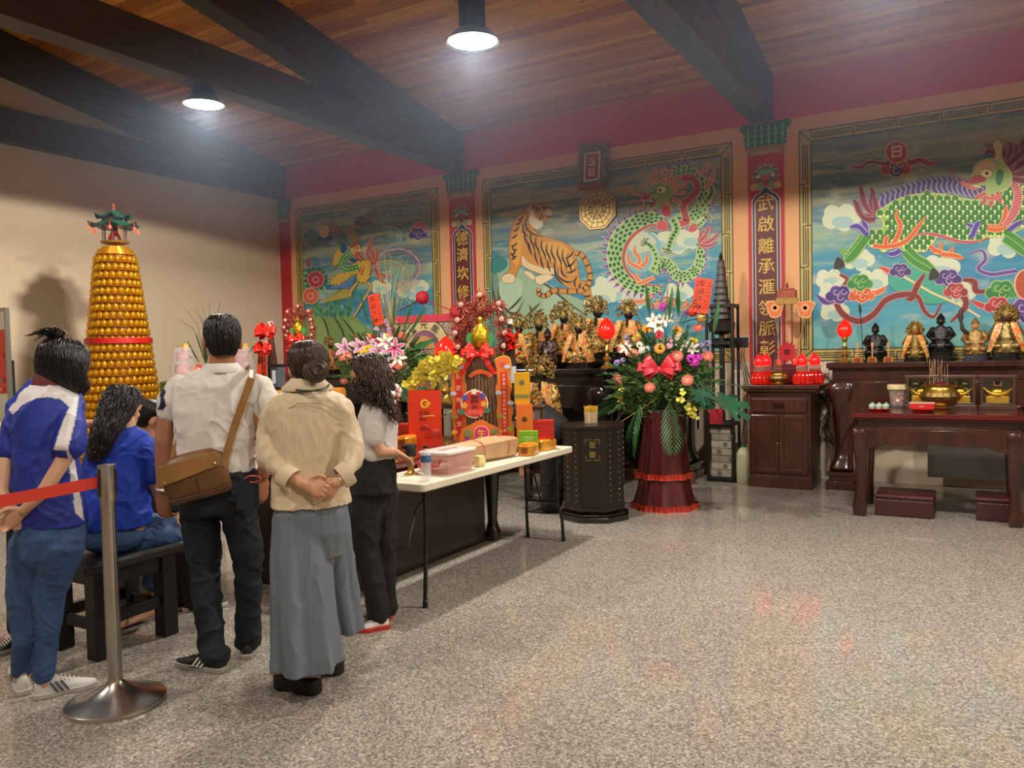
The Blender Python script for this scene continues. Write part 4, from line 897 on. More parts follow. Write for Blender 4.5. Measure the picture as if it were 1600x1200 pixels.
def divination_cabinet():
    cx, cy, R = -3.1, 6.8, .305; t = thing('divination_cabinet', 'dark octagonal cabinet of tiny drawers with gold characters on its front panel', 'cabinet', (cx, cy, 0))
    rot = math.atan2(-cy, -cx)-pi/8+radians(-2)   # one face towards the hall
    oc = lambda r: [(cx+r*cos(rot+i*pi/4), cy+r*sin(rot+i*pi/4)) for i in range(8)]
    DW = wood('#130b08', '#20120d', .35, .2, (2, 2, .6), 6)
    b = MB(); b.prism(oc(R*.97), .12, .845); b.build('body', DW, t, smooth=0, bev=.004)
    b = MB(); b.prism(oc(R*1.03), .85, .88); b.prism(oc(R), .84, .85); b.build('cabinet_top', DW, t, smooth=0, bev=.006)
    b = MB(); b.prism(oc(R*1.0), .1, .13); b.lathe([(.2, .06), (.2, .1)], (cx, cy, 0), 24); b.build('lower_rim', DW, t, smooth=30)
    b = MB(); b.prism(oc(R*1.12), 0, .05); b.prism(oc(R*1.02), .05, .07); b.build('turntable_base', BLACKW, t, smooth=0, bev=.006)
    knobs = mat('#a8987c', .3, .8); kn = mesh_of(MB().ell((0, 0, 0), .0055, 8, 6), 'knob', knobs); cnt = 0; rest = MB(m=knobs)
    for f in range(8):
        A = rot+pi/8+f*pi/4; n = V((cos(A), sin(A), 0)); s_ = V((-sin(A), cos(A), 0)); ap = R*.97*cos(pi/8); o_ = V((cx, cy, 0))+n*ap; hw = R*.97*sin(pi/8)
        toward = n.dot(V((-cx, -cy, 0)).normalized())
        if f == 0:
            b = MB(); M = FR(o_, s_, (0, 0, 1))
            for q in ((-hw*.86, -hw*.66, .15, .83), (hw*.66, hw*.86, .15, .83), (-hw*.66, hw*.66, .15, .17), (-hw*.66, hw*.66, .81, .83)): b.prism([(q[0], q[2]), (q[1], q[2]), (q[1], q[3]), (q[0], q[3])], 0, .006, M)
            b.build('front_panel', DW, t, smooth=0)
            b = MB()
            for c, z in (('聖', .71), ('籤', .62)): b.text(c, FR(o_+n*.003+V((0, 0, z)), s_, (0, 0, 1)), .062, .008, .002)
            for gx in (-1, 1):
                for gz, z in ((1, .755), (-1, .57)):
                    for k in range(5): b.box(o_+n*.003+s_*gx*(.062-.012*k if k < 5 else 0)+V((0, 0, z)), (.008, .008, .008))
                    for k in range(3): b.box(o_+n*.003+s_*gx*.062+V((0, 0, z-gz*.012*(k+1))), (.008, .008, .008))
            b.build('lettering', mat('#8d7a3c', .4, .4), t, smooth=0)
        elif toward > -.2:
            g = MB(m=mat('#080504', .6)); M = FR(o_, s_, (0, 0, 1))
            for r in range(14): z = .16+r*.052; g.prism([(-hw*.92, z-.002), (hw*.92, z-.002), (hw*.92, z+.002), (-hw*.92, z+.002)], -.001, .0015, M)
            for u in (-.92, 0, .92): g.prism([(hw*u-.002, .15), (hw*u+.002, .15), (hw*u+.002, .84), (hw*u-.002, .84)], -.001, .0015, M)
            g.build('drawer_seams', None, t, smooth=0)
            for r in range(13):
                for u in (-.5, .5):
                    p = o_+n*.004+s_*hw*u+V((0, 0, .186+r*.052))
                    if cnt < 100: place(kn, 'knob', t, p); cnt += 1
                    else: rest.ell(p, .0055, 6, 4)
    if rest.v: o = rest.build('knobs', None, t); o['kind'] = 'stuff'
    # stick holder
    c = thing('stick_holder', 'clear holder full of yellow divination sticks on the octagonal cabinet', 'stick holder', (cx-.02, cy, .88))
    b = MB(m=mat('#c9a02c', .5, var=.2, vs=90)); R_ = random.Random(2)
    for i in range(60):
        A = R_.random()*6.28; r = .055*math.sqrt(R_.random()); a_ = V((cx-.02+r*cos(A), cy+r*sin(A), .885)); b.tube([a_, a_+V((cos(A)*r*.25, sin(A)*r*.25, .15+R_.random()*.012))], .0032, 4)
    o = b.build('stick_bundle', None, c); o['kind'] = 'stuff'
    b = MB(); b.lathe([(.064, 0), (.067, .11), (.065, .11), (.062, .004)], (cx-.02, cy, .88), 24, cap=False); b.build('cup', GLASS, c)
divination_cabinet()
def folding_table():
    x0, x1, y0, y1, H = -3.33, -2.87, 3.83, 5.9, .775; t = thing('folding_table', 'long white plastic folding table with bent black metal legs', 'table', ((x0+x1)/2, (y0+y1)/2, 0))
    r = .035; P = []
    for cx, cy, a0 in ((x1-r, y0+r, -pi/2), (x1-r, y1-r, 0), (x0+r, y1-r, pi/2), (x0+r, y0+r, pi)):
        for k in range(5): A = a0+k*pi/8; P.append((cx+r*cos(A), cy+r*sin(A)))
    b = MB(); b.prism(P, H-.05, H); b.build('table_top', mat('#d6cdb6', .45, var=.04, vs=5, bump=.1, bs=200), t, smooth=30, bev=.008)
    Lm = mat('#141414', .4); T = .0135
    for yy, g in ((3.93, 1), (5.76, -1)):
        for xx, s_ in ((-3.24, -1), (-2.95, 1)):
            b = MB(); b.tube([(xx, yy+g*.02, H-.05), (xx, yy+g*.02, .42), (xx, yy+g*.01, .3), (xx+s_*.02, yy-g*.02, .2), (xx+s_*.022, yy-g*.035, .03)], T, 10); lg = b.build('leg', Lm, t)
            b = MB(); b.lathe([(.017, 0), (.017, .04), (.013, .045)], (xx+s_*.022, yy-g*.035, 0), 12); f = b.build('rubber_foot', BLK, t); f.parent = lg
        b = MB(); b.tube([(-3.24, yy+g*.02, .33), (-2.95, yy+g*.02, .33)], .011, 8); b.tube([(-3.24, yy+g*.02, H-.06), (-2.95, yy+g*.02, H-.06)], .011, 8); b.build('cross_bar', Lm, t)
        b = MB(); b.tube([(-3.1, yy+g*.02, .33), (-3.1, yy+g*.12, .55), (-3.1, yy+g*.34, H-.05)], .009, 8); b.build('brace', Lm, t)
folding_table()
def stool(name, label, x0, x1, y0, y1, H):
    t = thing(name, label, 'kneeler', ((x0+x1)/2, (y0+y1)/2, 0), 0, None)
    b = MB(); b.bx(x0, x1, y0, y1, .0, H-.045); b.build('box', mat('#3c1716', .5, bump=.1, bs=40), t, smooth=0, bev=.012)
    b = MB(); b.bx(x0-.004, x1+.004, y0-.004, y1+.004, H-.045, H); b.build('cushion', mat('#43191a', .28, bump=.15, bs=30), t, smooth=0, bev=.02)
    b = MB(); [b.ell((x0+(x1-x0)*(k+.5)/4, y0-.005, H-.055), .005, 6, 4) for k in range(4)]; b.build('studs', BRASS, t)
stool('kneeling_box', 'maroon padded kneeling box under the left end of the low offering table', -.8, -.32, 7.9, 8.32, .2)
stool('kneeling_box', 'maroon padded kneeling box under the right end of the low offering table', .0, .3, 8.0, 8.38, .21)
def stanchion():
    c = (-3.385, 2.155); t = thing('queue_post', 'brushed steel barrier post on a round base holding a red belt', 'barrier post', (*c, 0)); S_ = mat('#b6b2aa', .27, 1., var=.1, vs=3)
    b = MB(); b.lathe([(.212, 0), (.214, .004), (.212, .018), (.205, .022), (.12, .05), (.05, .085), (.034, .105), (.032, .12)], (*c, 0), 48); b.build('base', S_, t, smooth=30)
    b = MB(); b.lathe([(.0315, .1), (.0315, .93)], (*c, 0), 28); b.build('pole', S_, t)
    b = MB(); b.lathe([(.036, .925), (.036, .94), (.0345, .945), (.0345, 1.075), (.037, 1.08), (.037, 1.09), (.0, 1.095)], (*c, 0), 28); b.build('belt_head', S_, t)
    q_ = onz(-10, 780, .985)-onz(160, 752, 1.01); BELT = V((q_.x, q_.y, 0)).normalized(); print('BELT', BELT); d = BELT; n = V((-d.y, d.x, 0))
    b = MB(); b.box(V((*c, 1.01))+d*.033, (.012, .03, .12), Matrix.Rotation(math.atan2(d.y, d.x), 3, 'Z')); b.box(V((*c, 1.01))-d*.033, (.012, .03, .12), Matrix.Rotation(math.atan2(d.y, d.x), 3, 'Z')); b.build('belt_slot', BLK, t)
    p0 = V((*c, 1.015))+d*.038; R = []
    for k in range(25):
        u = k/24; p = p0+d*1.9*u; s_ = -.06*sin(pi*min(u, 1)); R.append([p+V((0, 0, s_-.026))-n*.0008, p+V((0, 0, s_+.026))-n*.0008, p+V((0, 0, s_+.026))+n*.0008, p+V((0, 0, s_-.026))+n*.0008])
    b = MB(); b.rings(R); b.build('belt', mat('#c8331f', .6, bump=.2, bs=300), t)
    # the post at the other end, just outside the frame
stanchion()
def bench():
    t = thing('bench', 'worn black wooden bench with square legs under the seated girl', 'bench', (-4.1, 2.75, 0)); W_ = wood('#0a0a0b', '#17171a', .5, 0, (3, 3, 1), 6)
    a = V((-3.93, 2.40, 0)); u = V((.0, 1, 0)).normalized(); u = (V((-3.93, 3.12, 0))-a).normalized(); n = V((-u.y, u.x, 0)); L = .5; Wd = .42
    R3 = Matrix((( u.x, n.x, 0), (u.y, n.y, 0), (0, 0, 1)))
    pt = lambda s_, w_, z: a+u*s_+n*w_+V((0, 0, z))
    b = MB(); b.box(pt(L/2, Wd/2, .49), (L+.1, Wd+.06, .06), R3); b.build('seat', mat('#1d2024', .55, var=.4, vs=4), t, smooth=0, bev=.018)
    for s_ in (.05, L-.05):
        for w_ in (.04, Wd-.04): b = MB(); b.box(pt(s_, w_, .23), (.09, .09, .46), R3); b.build('leg', W_, t, smooth=0, bev=.006)
    for w_ in (.04, Wd-.04): [MB().box(pt(L/2, w_, z), (L-.1, q, q+.03), R3).build('rail', W_, t, smooth=0, bev=.004) for z, q in ((.415, .05), (.2, .035))]
    for s_ in (.05, L-.05): [MB().box(pt(s_, Wd/2, z), (q, Wd-.1, q+.02), R3).build('rail', W_, t, smooth=0, bev=.004) for z, q in ((.17, .035), (.42, .05))]
bench()
def rack():
    t = thing('metal_rack', 'tall narrow black stand with crossbars beside the side cabinet', 'stand', (-2.58, 9.3, 0)); K = mat('#0e0c0c', .4); x0, x1, y0, y1 = -2.72, -2.42, 9.2, 9.45
    for x in (x0, x1):
        for y in (y0, y1): b = MB(); b.box((x, y, 1.035), (.03, .03, 2.07)); b.build('post', K, t, smooth=0, bev=.003)
    b = MB(); b.box((-2.565, 9.28, 1.34), (.055, .055, 1.3)); b.build('middle_post', K, t, smooth=0, bev=.003)
    for z in (.03, .68, 1.62, 2.05): b = MB(); b.box(((x0+x1)/2, y0, z), (x1-x0, .03, .04)); b.box(((x0+x1)/2, y1, z), (x1-x0, .03, .04)); b.box((x0, (y0+y1)/2, z), (.03, y1-y0, .04)); b.box((x1, (y0+y1)/2, z), (.03, y1-y0, .04)); b.build('crossbar', K, t, smooth=0, bev=.003)
    b = MB(); b.box((-2.5, 9.4, 1.62), (.42, .03, .12)); b.build('crossbar', K, t, smooth=0, bev=.003)
    b = MB(); b.box((-2.6, 9.3, .66), (.28, .2, .05)); b.build('shelf', K, t, smooth=0)
    p = thing('wooden_pagoda', 'slender dark wooden pagoda model on top of the black stand', 'pagoda model', (-2.565, 9.28, 2.0)); c = (-2.565, 9.28)
    b = MB(m=wood('#1f1210', '#2e1a17', .4, 0, (2, 2, 2), 6)); z = 1.9; r = .12
    for k in range(9):
        h = .075; b.loft([(*c, z, r, r), (*c, z+h*.7, r*.88, r*.88), (*c, z+h*.72, r*1.0, r*1.0), (*c, z+h, r*.9, r*.9)], 24, sq=6); z += h; r *= .87
    b.lathe([(.03, z), (.02, z+.03), (.026, z+.04), (.008, z+.09), (0, z+.1)], (*c, 0), 12)
    b.loft([(*c, 1.72, .06, .06), (*c, 1.76, .13, .13), (*c, 1.85, .14, .14), (*c, 1.9, .1, .1)], 20, sq=4); b.build('tiers', None, p, smooth=30)
    # stacked cardboard-wrapped blocks below
    R_ = random.Random(5)
    for k in range(7):
        z = .05+k*.085; q = thing('paper_block', 'grey wrapped block under the black stand, %s' % ('bottom of the stack', 'second from the bottom', 'third from the bottom', 'middle of the stack', 'third from the top', 'second from the top', 'topmost of the stack')[k], 'block', (-2.58, 9.32, z), 0, 'wrapped blocks in the black stand')
        b = MB(); b.box((-2.58+R_.uniform(-.01, .01), 9.33, z+.042), (.24, .18, .08)); b.build('wrapping', mat(('#8c8272', '#9a8f7c', '#7c7464')[k % 3], .7, var=.25, vs=14), q, smooth=0, bev=.004)
        b = MB(); b.box((-2.6+.07*(k % 3), 9.238, z+.042), (.05, .004, .05)); b.build('paper_band', mat('#5d564a', .7), q, smooth=0)
    q = thing('plastic_jerrycan', 'cloudy white plastic jerrycan with a green cap beside the side cabinet', 'jerrycan', (-2.33, 9.27, 0)); c = (-2.305, 9.28)
    b = MB(); b.loft([(*c, z, rx, ry) for z, rx, ry in ((0, .09, .1), (.015, .098, .11), (.3, .098, .11), (.34, .095, .105), (.39, .07, .08), (.41, .05, .06))], 28, sq=3.5); b.build('body', mat('#b4b392', .35, var=.06), q)
    b = MB(); b.lathe([(.022, .405), (.024, .41), (.024, .435), (.0, .436)], (c[0]-.02, c[1]-.03, 0), 14); b.build('cap', mat('#1d7a4a', .4), q)
    b = MB(); b.tube([(c[0]+.02, c[1], .4), (c[0]+.04, c[1], .445), (c[0]+.07, c[1]+.02, .44), (c[0]+.08, c[1]+.03, .36)], .012, 8); b.build('handle', mat('#b4b392', .35), q)
    q = thing('wall_socket', 'double wall socket with plugs beside the black stand', 'socket', ony(1165, 530, YW)); p = ony(1164, 530, YW)
    b = MB(); b.box((p.x, YW-.006, p.z), (.14, .012, .09)); b.build('plate', mat('#d8d0bc', .4), q, smooth=0, bev=.003)
    b = MB(); [b.box((p.x+g*.03, YW-.02, p.z), (.03, .03, .03)) for g in (-1, 1)]; b.build('plugs', BLK, q, smooth=0)
    b = MB(m=BLK)
    for dx, e in ((-.03, (-2.42, .9)), (.03, (-2.25, .6)), (0., (-2.3, .45))): b.tube(smoothpts([(p.x+dx, YW-.03, p.z-.01), (p.x+dx-.04, YW-.02, p.z-.2), (p.x+dx+.03, YW-.02, p.z-.5), (e[0], YW-.02, e[1]), (e[0]-.1, YW-.03, .3)], False, 6), .004, 6)
    b.build('power_cords', None, q)
    q = thing('wall_socket', 'wall socket behind the right end of the side cabinet', 'socket', ony(1288, 583, YW)); p = ony(1288, 583, YW)
    b = MB(); b.box((p.x, YW-.006, p.z), (.1, .012, .09)); b.build('plate', mat('#cfc6b0', .4), q, smooth=0, bev=.003)
    b = MB(m=BLK)
    for k in range(6):
        R_ = random.Random(k); x = p.x+(k-2.5)*.02; pts = [(x, YW-.02, p.z)]
        for j in range(6): pts.append((p.x+.02+R_.uniform(-.1, .1), YW-.03-R_.random()*.04, p.z-.1-j*.15+R_.uniform(-.05, .05)))
        b.tube(smoothpts(pts, False, 5), .0045, 6)
    b.build('tangled_cords', None, q)
rack()
def plinth():
    t = thing('wooden_plinth', 'low brown wooden plinth under the black altar tables', 'plinth', (-4.6, 9.2, 0)); b = MB(); b.bx(-6.35, -2.8, 8.93, 8.96, 0, .13); b.build('front_board', wood('#4d2c18', '#6a3f24', .4, 0, (1, 3, 3), 4), t, smooth=0, bev=.004)
plinth()
# ------------------------------------------------------------------ lamps, statues, vessels
R0 = random.Random(7)
def peach_lamp(p, label, s_=1., stand=True):
    t = thing('peach_lamp', label, 'lamp', p, 0, 'red peach lamps on brass stands')
    T = Matrix.Translation(V(p)) @ Matrix.Scale(s_, 4); h = .34
    b = MB(); b.T = T; b.lathe([(.075, 0), (.078, .012), (.055, .03), (.03, .05), (.022, .07), (.04, .09), (.052, .105), (.04, .12), (.02, .14), (.018, .17), (.03, .185), (.034, .2), (.02, .22), (.018, .27), (.032, .29), (.04, .3), (.04, h)], n=24); b.build('brass_stand', BRASS, t)
    b = MB(); b.T = T; b.lathe([(.035, h-.01), (.07, h+.01), (.096, h+.055), (.1, h+.09), (.088, h+.14), (.055, h+.19), (.02, h+.222), (.003, h+.235)], n=28); b.build('peach_bulb', mat('#ff2014', .15, emit=.75), t)
    return t
def lotus_jar(p, label):
    t = thing('lotus_lamp', label, 'lamp', p, 0, 'red lotus lamps on the side cabinet'); T = Matrix.Translation(V(p))
    b = MB(); b.T = T; b.lathe([(.05, 0), (.07, .015), (.088, .06), (.08, .12), (.055, .155), (.05, .17)], n=20); 
    for k in range(10): A = k*.628; b.ell((.075*cos(A), .075*sin(A), .06), (.03, .03, .06), 7, 5)
    b.build('glass_lotus', mat('#c81e14', .1, emit=.25, trans=.3), t)
    b = MB(); b.T = T; b.lathe([(.058, .135), (.062, .15), (.062, .21), (.058, .215)], n=20, cap=False); b.build('glass_cup', mat('#e8d0c0', .1, trans=.8, ior=1.1), t)
    b = MB(); b.T = T; b.lathe([(.03, .2), (.052, .22), (.06, .25), (.045, .3), (.015, .335), (.001, .345)], n=20); b.build('flame_bulb', mat('#ff1a18', .2, emit=.8), t)
def crown_mb(b, c, w_, h, n=120, seed=1):
    R_ = random.Random(seed)
    for i in range(n):
        A = R_.uniform(-.5, pi+.5); r = R_.random()**.6; x = c[0]+cos(A)*r*w_; z = c[2]+sin(A)*r*h; y = c[1]-.01-R_.random()*.03
        s_ = w_*R_.uniform(.06, .13)
        if i % 3: b.ell((x, y, z), (s_, s_*.6, s_), 5, 4)
        else: b.tube([(x, y, z), (x+cos(A)*s_*1.5, y-s_, z+sin(A)*s_*2)], [s_*.4, s_*.15], 4)
def statue(name, label, cat, p, h, body, face='#1c1412', crown=0., robe=None, sash=None, halo=False, prop=None, grp=None, seed=1, mount=.14, skin=False, top=None, px=None):
    """seated deity figure on a plinth: mount, robe with knees and sleeves, hands, head with face, hat or crown, sash"""
    if top: h = (ony(px, top, p[1]).z-p[2])/(mount+.79)
    t = thing(name, label, cat, p, 0, grp); T = Matrix.Translation(V(p)) @ Matrix.Scale(h, 4); W = .26
    b = MB(); b.T = T; b.loft([(0, 0, 0, .23, .17), (0, 0, mount*.4, .24, .18), (0, 0, mount*.45, .2, .15), (0, 0, mount, .22, .16)], 20, sq=4); b.build('plinth', mat('#17100d' if face != '#c78e62' else '#3a3a44', .3), t, smooth=30)
    b = MB(); b.T = T
    m0 = mount
    b.loft([(0, .02, m0, .22, .15), (0, 0, m0+.08, .25, .17), (0, 0, m0+.17, .2, .15), (0, .02, m0+.24, .15, .11), (0, .03, m0+.36, .15, .09), (0, .03, m0+.45, .165, .085), (0, .03, m0+.5, .1, .07), (0, .02, m0+.53, .05, .05)], 26, fn=lambda a, u: 1+.05*sin(a*7+u*9)*(1-u))
    for g in (-1, 1):
        b.ell((g*.13, -.09, m0+.12), (.1, .1, .07), 12, 8)                       # knees
        b.tube([(g*.15, .03, m0+.46), (g*.22, .0, m0+.33), (g*.14, -.1, m0+.26)], [.055, .06, .05], 10, rnd=True)   # sleeves
        b.tube([(g*.14, -.09, m0+.27), (g*.15, -.12, m0+.08)], [(.045, .03), (.075, .02)], 8)          # hanging cuffs
        b.ell((g*.1, -.16, m0+.0+.02), (.05, .05, .025), 8, 6)                       # boots
    b.build('robe', body, t, smooth=60)
    b = MB(); b.T = T; z = m0+.61
    b.ell((0, .01, z), (.068, .075, .088), 14, 10); b.tube([(0, .02, m0+.5), (0, .02, z)], .035, 10); b.ell((0, -.066, z-.005), (.012, .018, .02), 6, 5)
    for g in (-1, 1): b.ell((g*.07, .01, z), (.014, .02, .035), 6, 5); b.ell((g*.028, -.062, z+.015), (.012, .008, .006), 6, 4)
    b.ell((0, -.058, z-.038), (.02, .012, .007), 6, 4)
    hd = b.build('head', mat(face, .35), t, smooth=60)
    for g in (-1, 1): b = MB(); b.T = T; b.ell((g*.1, -.15, m0+.26), (.032, .03, .026), 8, 6); b.build('hand', mat(face, .35), t, smooth=60)
    if not skin and face == '#1c1412':
        b = MB(); b.T = T; b.tube([(0, -.05, z-.06), (0, -.07, z-.15), (0, -.07, z-.22)], [(.035, .02), (.04, .018), (.01, .01)], 8); b.build('beard', mat('#0d0a09', .6), t)
    if crown:
        b = MB(); b.T = T; crown_mb(b, (0, -.02, z+.05), crown*.92, crown*.95, 170, seed); b.lathe([(.075, z+.03), (.08, z+.1), (.05, z+.16)], (0, .01, 0), 12); b.build('crown', ANT, t)
    else:
        b = MB(); b.T = T; b.lathe([(.075, z+.035), (.08, z+.075), (.06, z+.11), (.035, z+.14), (.02, z+.17), (0, z+.175)], (0, .015, 0), 12); b.build('hat', body, t)
    if robe:
        b = MB(); b.T = T
        b.loft([(0, .04, m0+.02, .27, .13), (0, .03, m0+.2, .26, .13), (0, .03, m0+.4, .2, .11), (0, .03, m0+.5, .12, .09)], 28, fn=lambda a, u: 1+.06*sin(a*9)*(1-u)); b.build('cape', robe, t, smooth=60)
    if sash:
        for g in (-1, 1):
            b = MB(); b.T = T; R = []
            for k in range(9):
                u = k/8; c = V((g*(.1+.16*u), -.13-.03*sin(u*3), m0+.52-.5*u)); ww = .045+.012*sin(u*5); R.append([c+V((-ww, 0, 0)), c+V((ww, -.012, 0)), c+V((ww, 0, 0)), c+V((-ww, .012, 0))])
            b.rings(R); o = b.build('sash', sash, t)
    if halo:
        b = MB(); b.T = T; R_ = random.Random(seed)
        b.yprism([(.19*cos(A)*(1+.1*sin(A*9)), z+.0+.24*sin(A)*(1+.08*sin(A*11))) for A in [x*2*pi/44 for x in range(44)]], .08, .1)
        for k in range(60): A = R_.random()*6.28; r = .17*R_.random()+.03; b.ell((r*cos(A), .07, z+r*1.2*sin(A)), (.02, .015, .02), 5, 4)
        b.build('halo', ANT, t)
    if prop == 'halberd':
        b = MB(); b.T = T; b.tube([(-.24, -.1, .02), (-.3, -.1, 1.12)], .009, 6); b.build('halberd_shaft', BLK, t)
        b = MB(); b.T = T; b.yprism([(-.3, 1.08), (-.27, 1.16), (-.29, 1.28), (-.33, 1.34), (-.34, 1.2), (-.32, 1.1)], -.105, -.095); b.build('halberd_blade', mat('#2c3a38', .4, .6), t)
    if prop == 'whip':
        b = MB(); b.T = T; b.tube([(-.15, .0, m0+.45), (-.24, -.05, m0+.55), (-.26, -.05, m0+.7)], [.05, .045, .03], 8, rnd=True); b.loft([(-.27, -.05, m0+.68, .02, .02), (-.27, -.05, m0+.78, .05, .03), (-.27, -.05, m0+.95, .045, .03), (-.27, -.05, m0+1.0, .015, .02)], 10); b.build('raised_club', mat('#3a2a1c', .5, var=.3, vs=40), t)
    return t
def brocade(c1='#b8862c', c2='#7c3c1c', c3='#4a6a4c'):
    k = ('broc', c1, c2, c3)
    if k in _MC: return _MC[k]
    m = bpy.data.materials.new('brocade'); m.use_nodes = True; nt, n, l = nodes(m); b = n['Principled BSDF']; tc = N(nt, 'ShaderNodeTexCoord')
    v = N(nt, 'ShaderNodeTexVoronoi'); v.inputs['Scale'].default_value = 55; l.new(tc.outputs['Object'], v.inputs['Vector']); s_ = N(nt, 'ShaderNodeSeparateColor'); l.new(v.outputs['Color'], s_.inputs[0])
    r = ramp(nt, [(0, c2), (.35, c1), (.6, '#d9b45c'), (.8, c3), (1, '#c8643c')]); r.color_ramp.interpolation = 'CONSTANT'; l.new(s_.outputs[0], r.inputs[0]); l.new(r.outputs[0], b.inputs['Base Color']); b.inputs['Roughness'].default_value = .45; b.inputs['Metallic'].default_value = .25
    _MC[k] = m; return m
DARKFIG = mat('#15100f', .32, bump=.5, bs=60); ORS = brocade('#d09c58', '#d8682c', '#c8b080')
Z1 = 1.375
def on(px, y, z): q = ony(px, 560, y); return (q.x, y, z)
statue('dark_statue', 'black seated statue with a halberd, left on the right altar', 'statue', on(1368, 9.42, Z1), .31, DARKFIG, prop='halberd', grp=None, mount=.1, top=504, px=1368)
statue('gold_statue', 'small gold statue with orange ribbons between two black statues', 'statue', on(1430, 9.4, Z1), .27, ANT, face='#a8642c', crown=.17, sash=brocade('#d9a050', '#e0702c', '#b8863c'), halo=True, seed=3, mount=.08, top=505, px=1430)
statue('dark_statue', 'black hooded seated statue in the middle of the right altar', 'statue', on(1470, 9.42, Z1), .36, DARKFIG, mount=.2, skin=True, top=489, px=1470)
statue('gold_statue', 'painted gold armoured statue raising a club, right of the black hooded statue', 'statue', on(1524, 9.42, Z1), .34, mat('#9c7a44', .35, .5, var=.5, vs=40, bump=.5), face='#c78e62', prop='whip', mount=.13, skin=True, top=496, px=1524)
statue('gold_statue', 'ornate gold seated statue with tall crown at the right edge of the altar', 'statue', on(1572, 9.42, Z1), .36, mat('#a08a54', .3, .7, var=.4, vs=40, bump=.5), face='#5c3226', crown=.2, sash=ORS, halo=True, seed=5, mount=.13, top=480, px=1572)
statue('gold_statue', 'gold seated statue further right along the right altar', 'statue', (.62, 9.42, Z1), .36, ANT, face='#5c3226', crown=.2, seed=6, mount=.13)
peach_lamp(on(1320, 9.3, Z1), 'red peach lamp on a brass stand at the left end of the right altar', .82)
for k, px in enumerate((1340, 1363, 1388)):
    p = on(px, 9.22, Z1); t = thing('command_tablet', 'small gold and red arrow stand, %s of three before the black halberd statue' % ('left', 'middle', 'right')[k], 'arrow stand', p, 0, 'arrow stands on the right altar')
    b = MB(); b.yprism([(p[0]-.05, Z1), (p[0]+.05, Z1), (p[0]+.04, Z1+.055), (p[0]-.04, Z1+.055)], p[1]-.02, p[1]+.02); b.build('foot', GOLD_, t, smooth=0, bev=.002)
    b = MB(); b.yprism([(p[0]-.03, Z1+.006), (p[0]+.03, Z1+.006), (p[0]+.026, Z1+.048), (p[0]-.026, Z1+.048)], p[1]-.023, p[1]-.02); b.build('red_face', mat('#8c1f1c', .5), t, smooth=0)
    b = MB(); b.yprism([(p[0]-.006, Z1+.05), (p[0]+.006, Z1+.05), (p[0]+.006, Z1+.14), (p[0]+.014, Z1+.2), (p[0], Z1+.215), (p[0]-.014, Z1+.2), (p[0]-.006, Z1+.14)], p[1]-.006, p[1]+.006); b.build('arrow', mat('#c98a5c', .5), t, smooth=0)
# ---- low offering table
Z2 = .945
def onT(px, py, z=Z2): return onz(px, py, z)
def glass_case(cx, cy, w_, h, label):
    z = Z2; t = thing('ingot_case', label, 'display case', (cx, cy, z), 0, 'gold ingot cases on the offering table'); d = .14
    F = wood('#3c2a22', '#54392c', .3, .3, (3, 3, 3), 6)
    b = MB(); b.box((cx, cy, z+.02), (w_, d, .04)); b.box((cx, cy, z+.05), (w_*.92, d*.9, .02)); b.box((cx, cy, z+h-.012), (w_, d, .024))
    for gx in (-1, 1):
        for gy in (-1, 1): b.box((cx+gx*(w_/2-.025), cy+gy*(d/2-.014), z+h/2), (.022, .02, h-.05))
    b.build('frame', F, t, smooth=0, bev=.003)
    b = MB(); b.box((cx, cy+d/2-.008, z+h/2), (w_-.06, .004, h-.06)); b.build('mirror_back', mat('#6a6b66', .12, .85), t, smooth=0)
    b = MB(); b.box((cx, cy-.01, z+.09), (w_*.6, d*.45, .06)); b.build('gold_block', mat('#c9a03c', .35, .7), t, smooth=0, bev=.003)
    b = MB(); R = []
    for k in range(17):
        u = (k-8)/8; x = cx+u*w_*.4; zc = z+.155+.065*abs(u)**2.2; hh = .05*(1-abs(u)**2)**.5+.004; R.append([V((x, cy-.01-.04*(1-.8*u*u)*cos(a), zc-.012+hh*sin(a)*(.25 if sin(a) > 0 else 1))) for a in [j*2*pi/14 for j in range(14)]])
    b.rings(R); b.ell((cx, cy-.01, z+.155), (.055, .03, .04), 12, 8); b.build('gold_ingot', GOLD_, t, smooth=60)
    b = MB(); b.box((cx, cy+.02, z+h-.07), (.07, .008, .06)); b.build('picture_tag', mat('#c9966c', .5), t, smooth=0, bev=.002); b = MB(); b.ell((cx, cy+.012, z+h-.075), (.02, .006, .018), 8, 6); b.box((cx, cy+.012, z+h-.058), (.06, .005, .008)); b.build('hat_figure', BLK, t)
for k, (pxa, pxb) in enumerate(((1413, 1466), (1472, 1527), (1529, 1590))):
    a, c = ony(pxa, 600, 8.35), ony(pxb, 600, 8.35); glass_case((a.x+c.x)/2, 8.47, c.x-a.x, .315, 'glazed wooden case with a gold ingot, %s of three' % ('left, behind the jar', 'middle, behind the incense burner', 'right')[k])
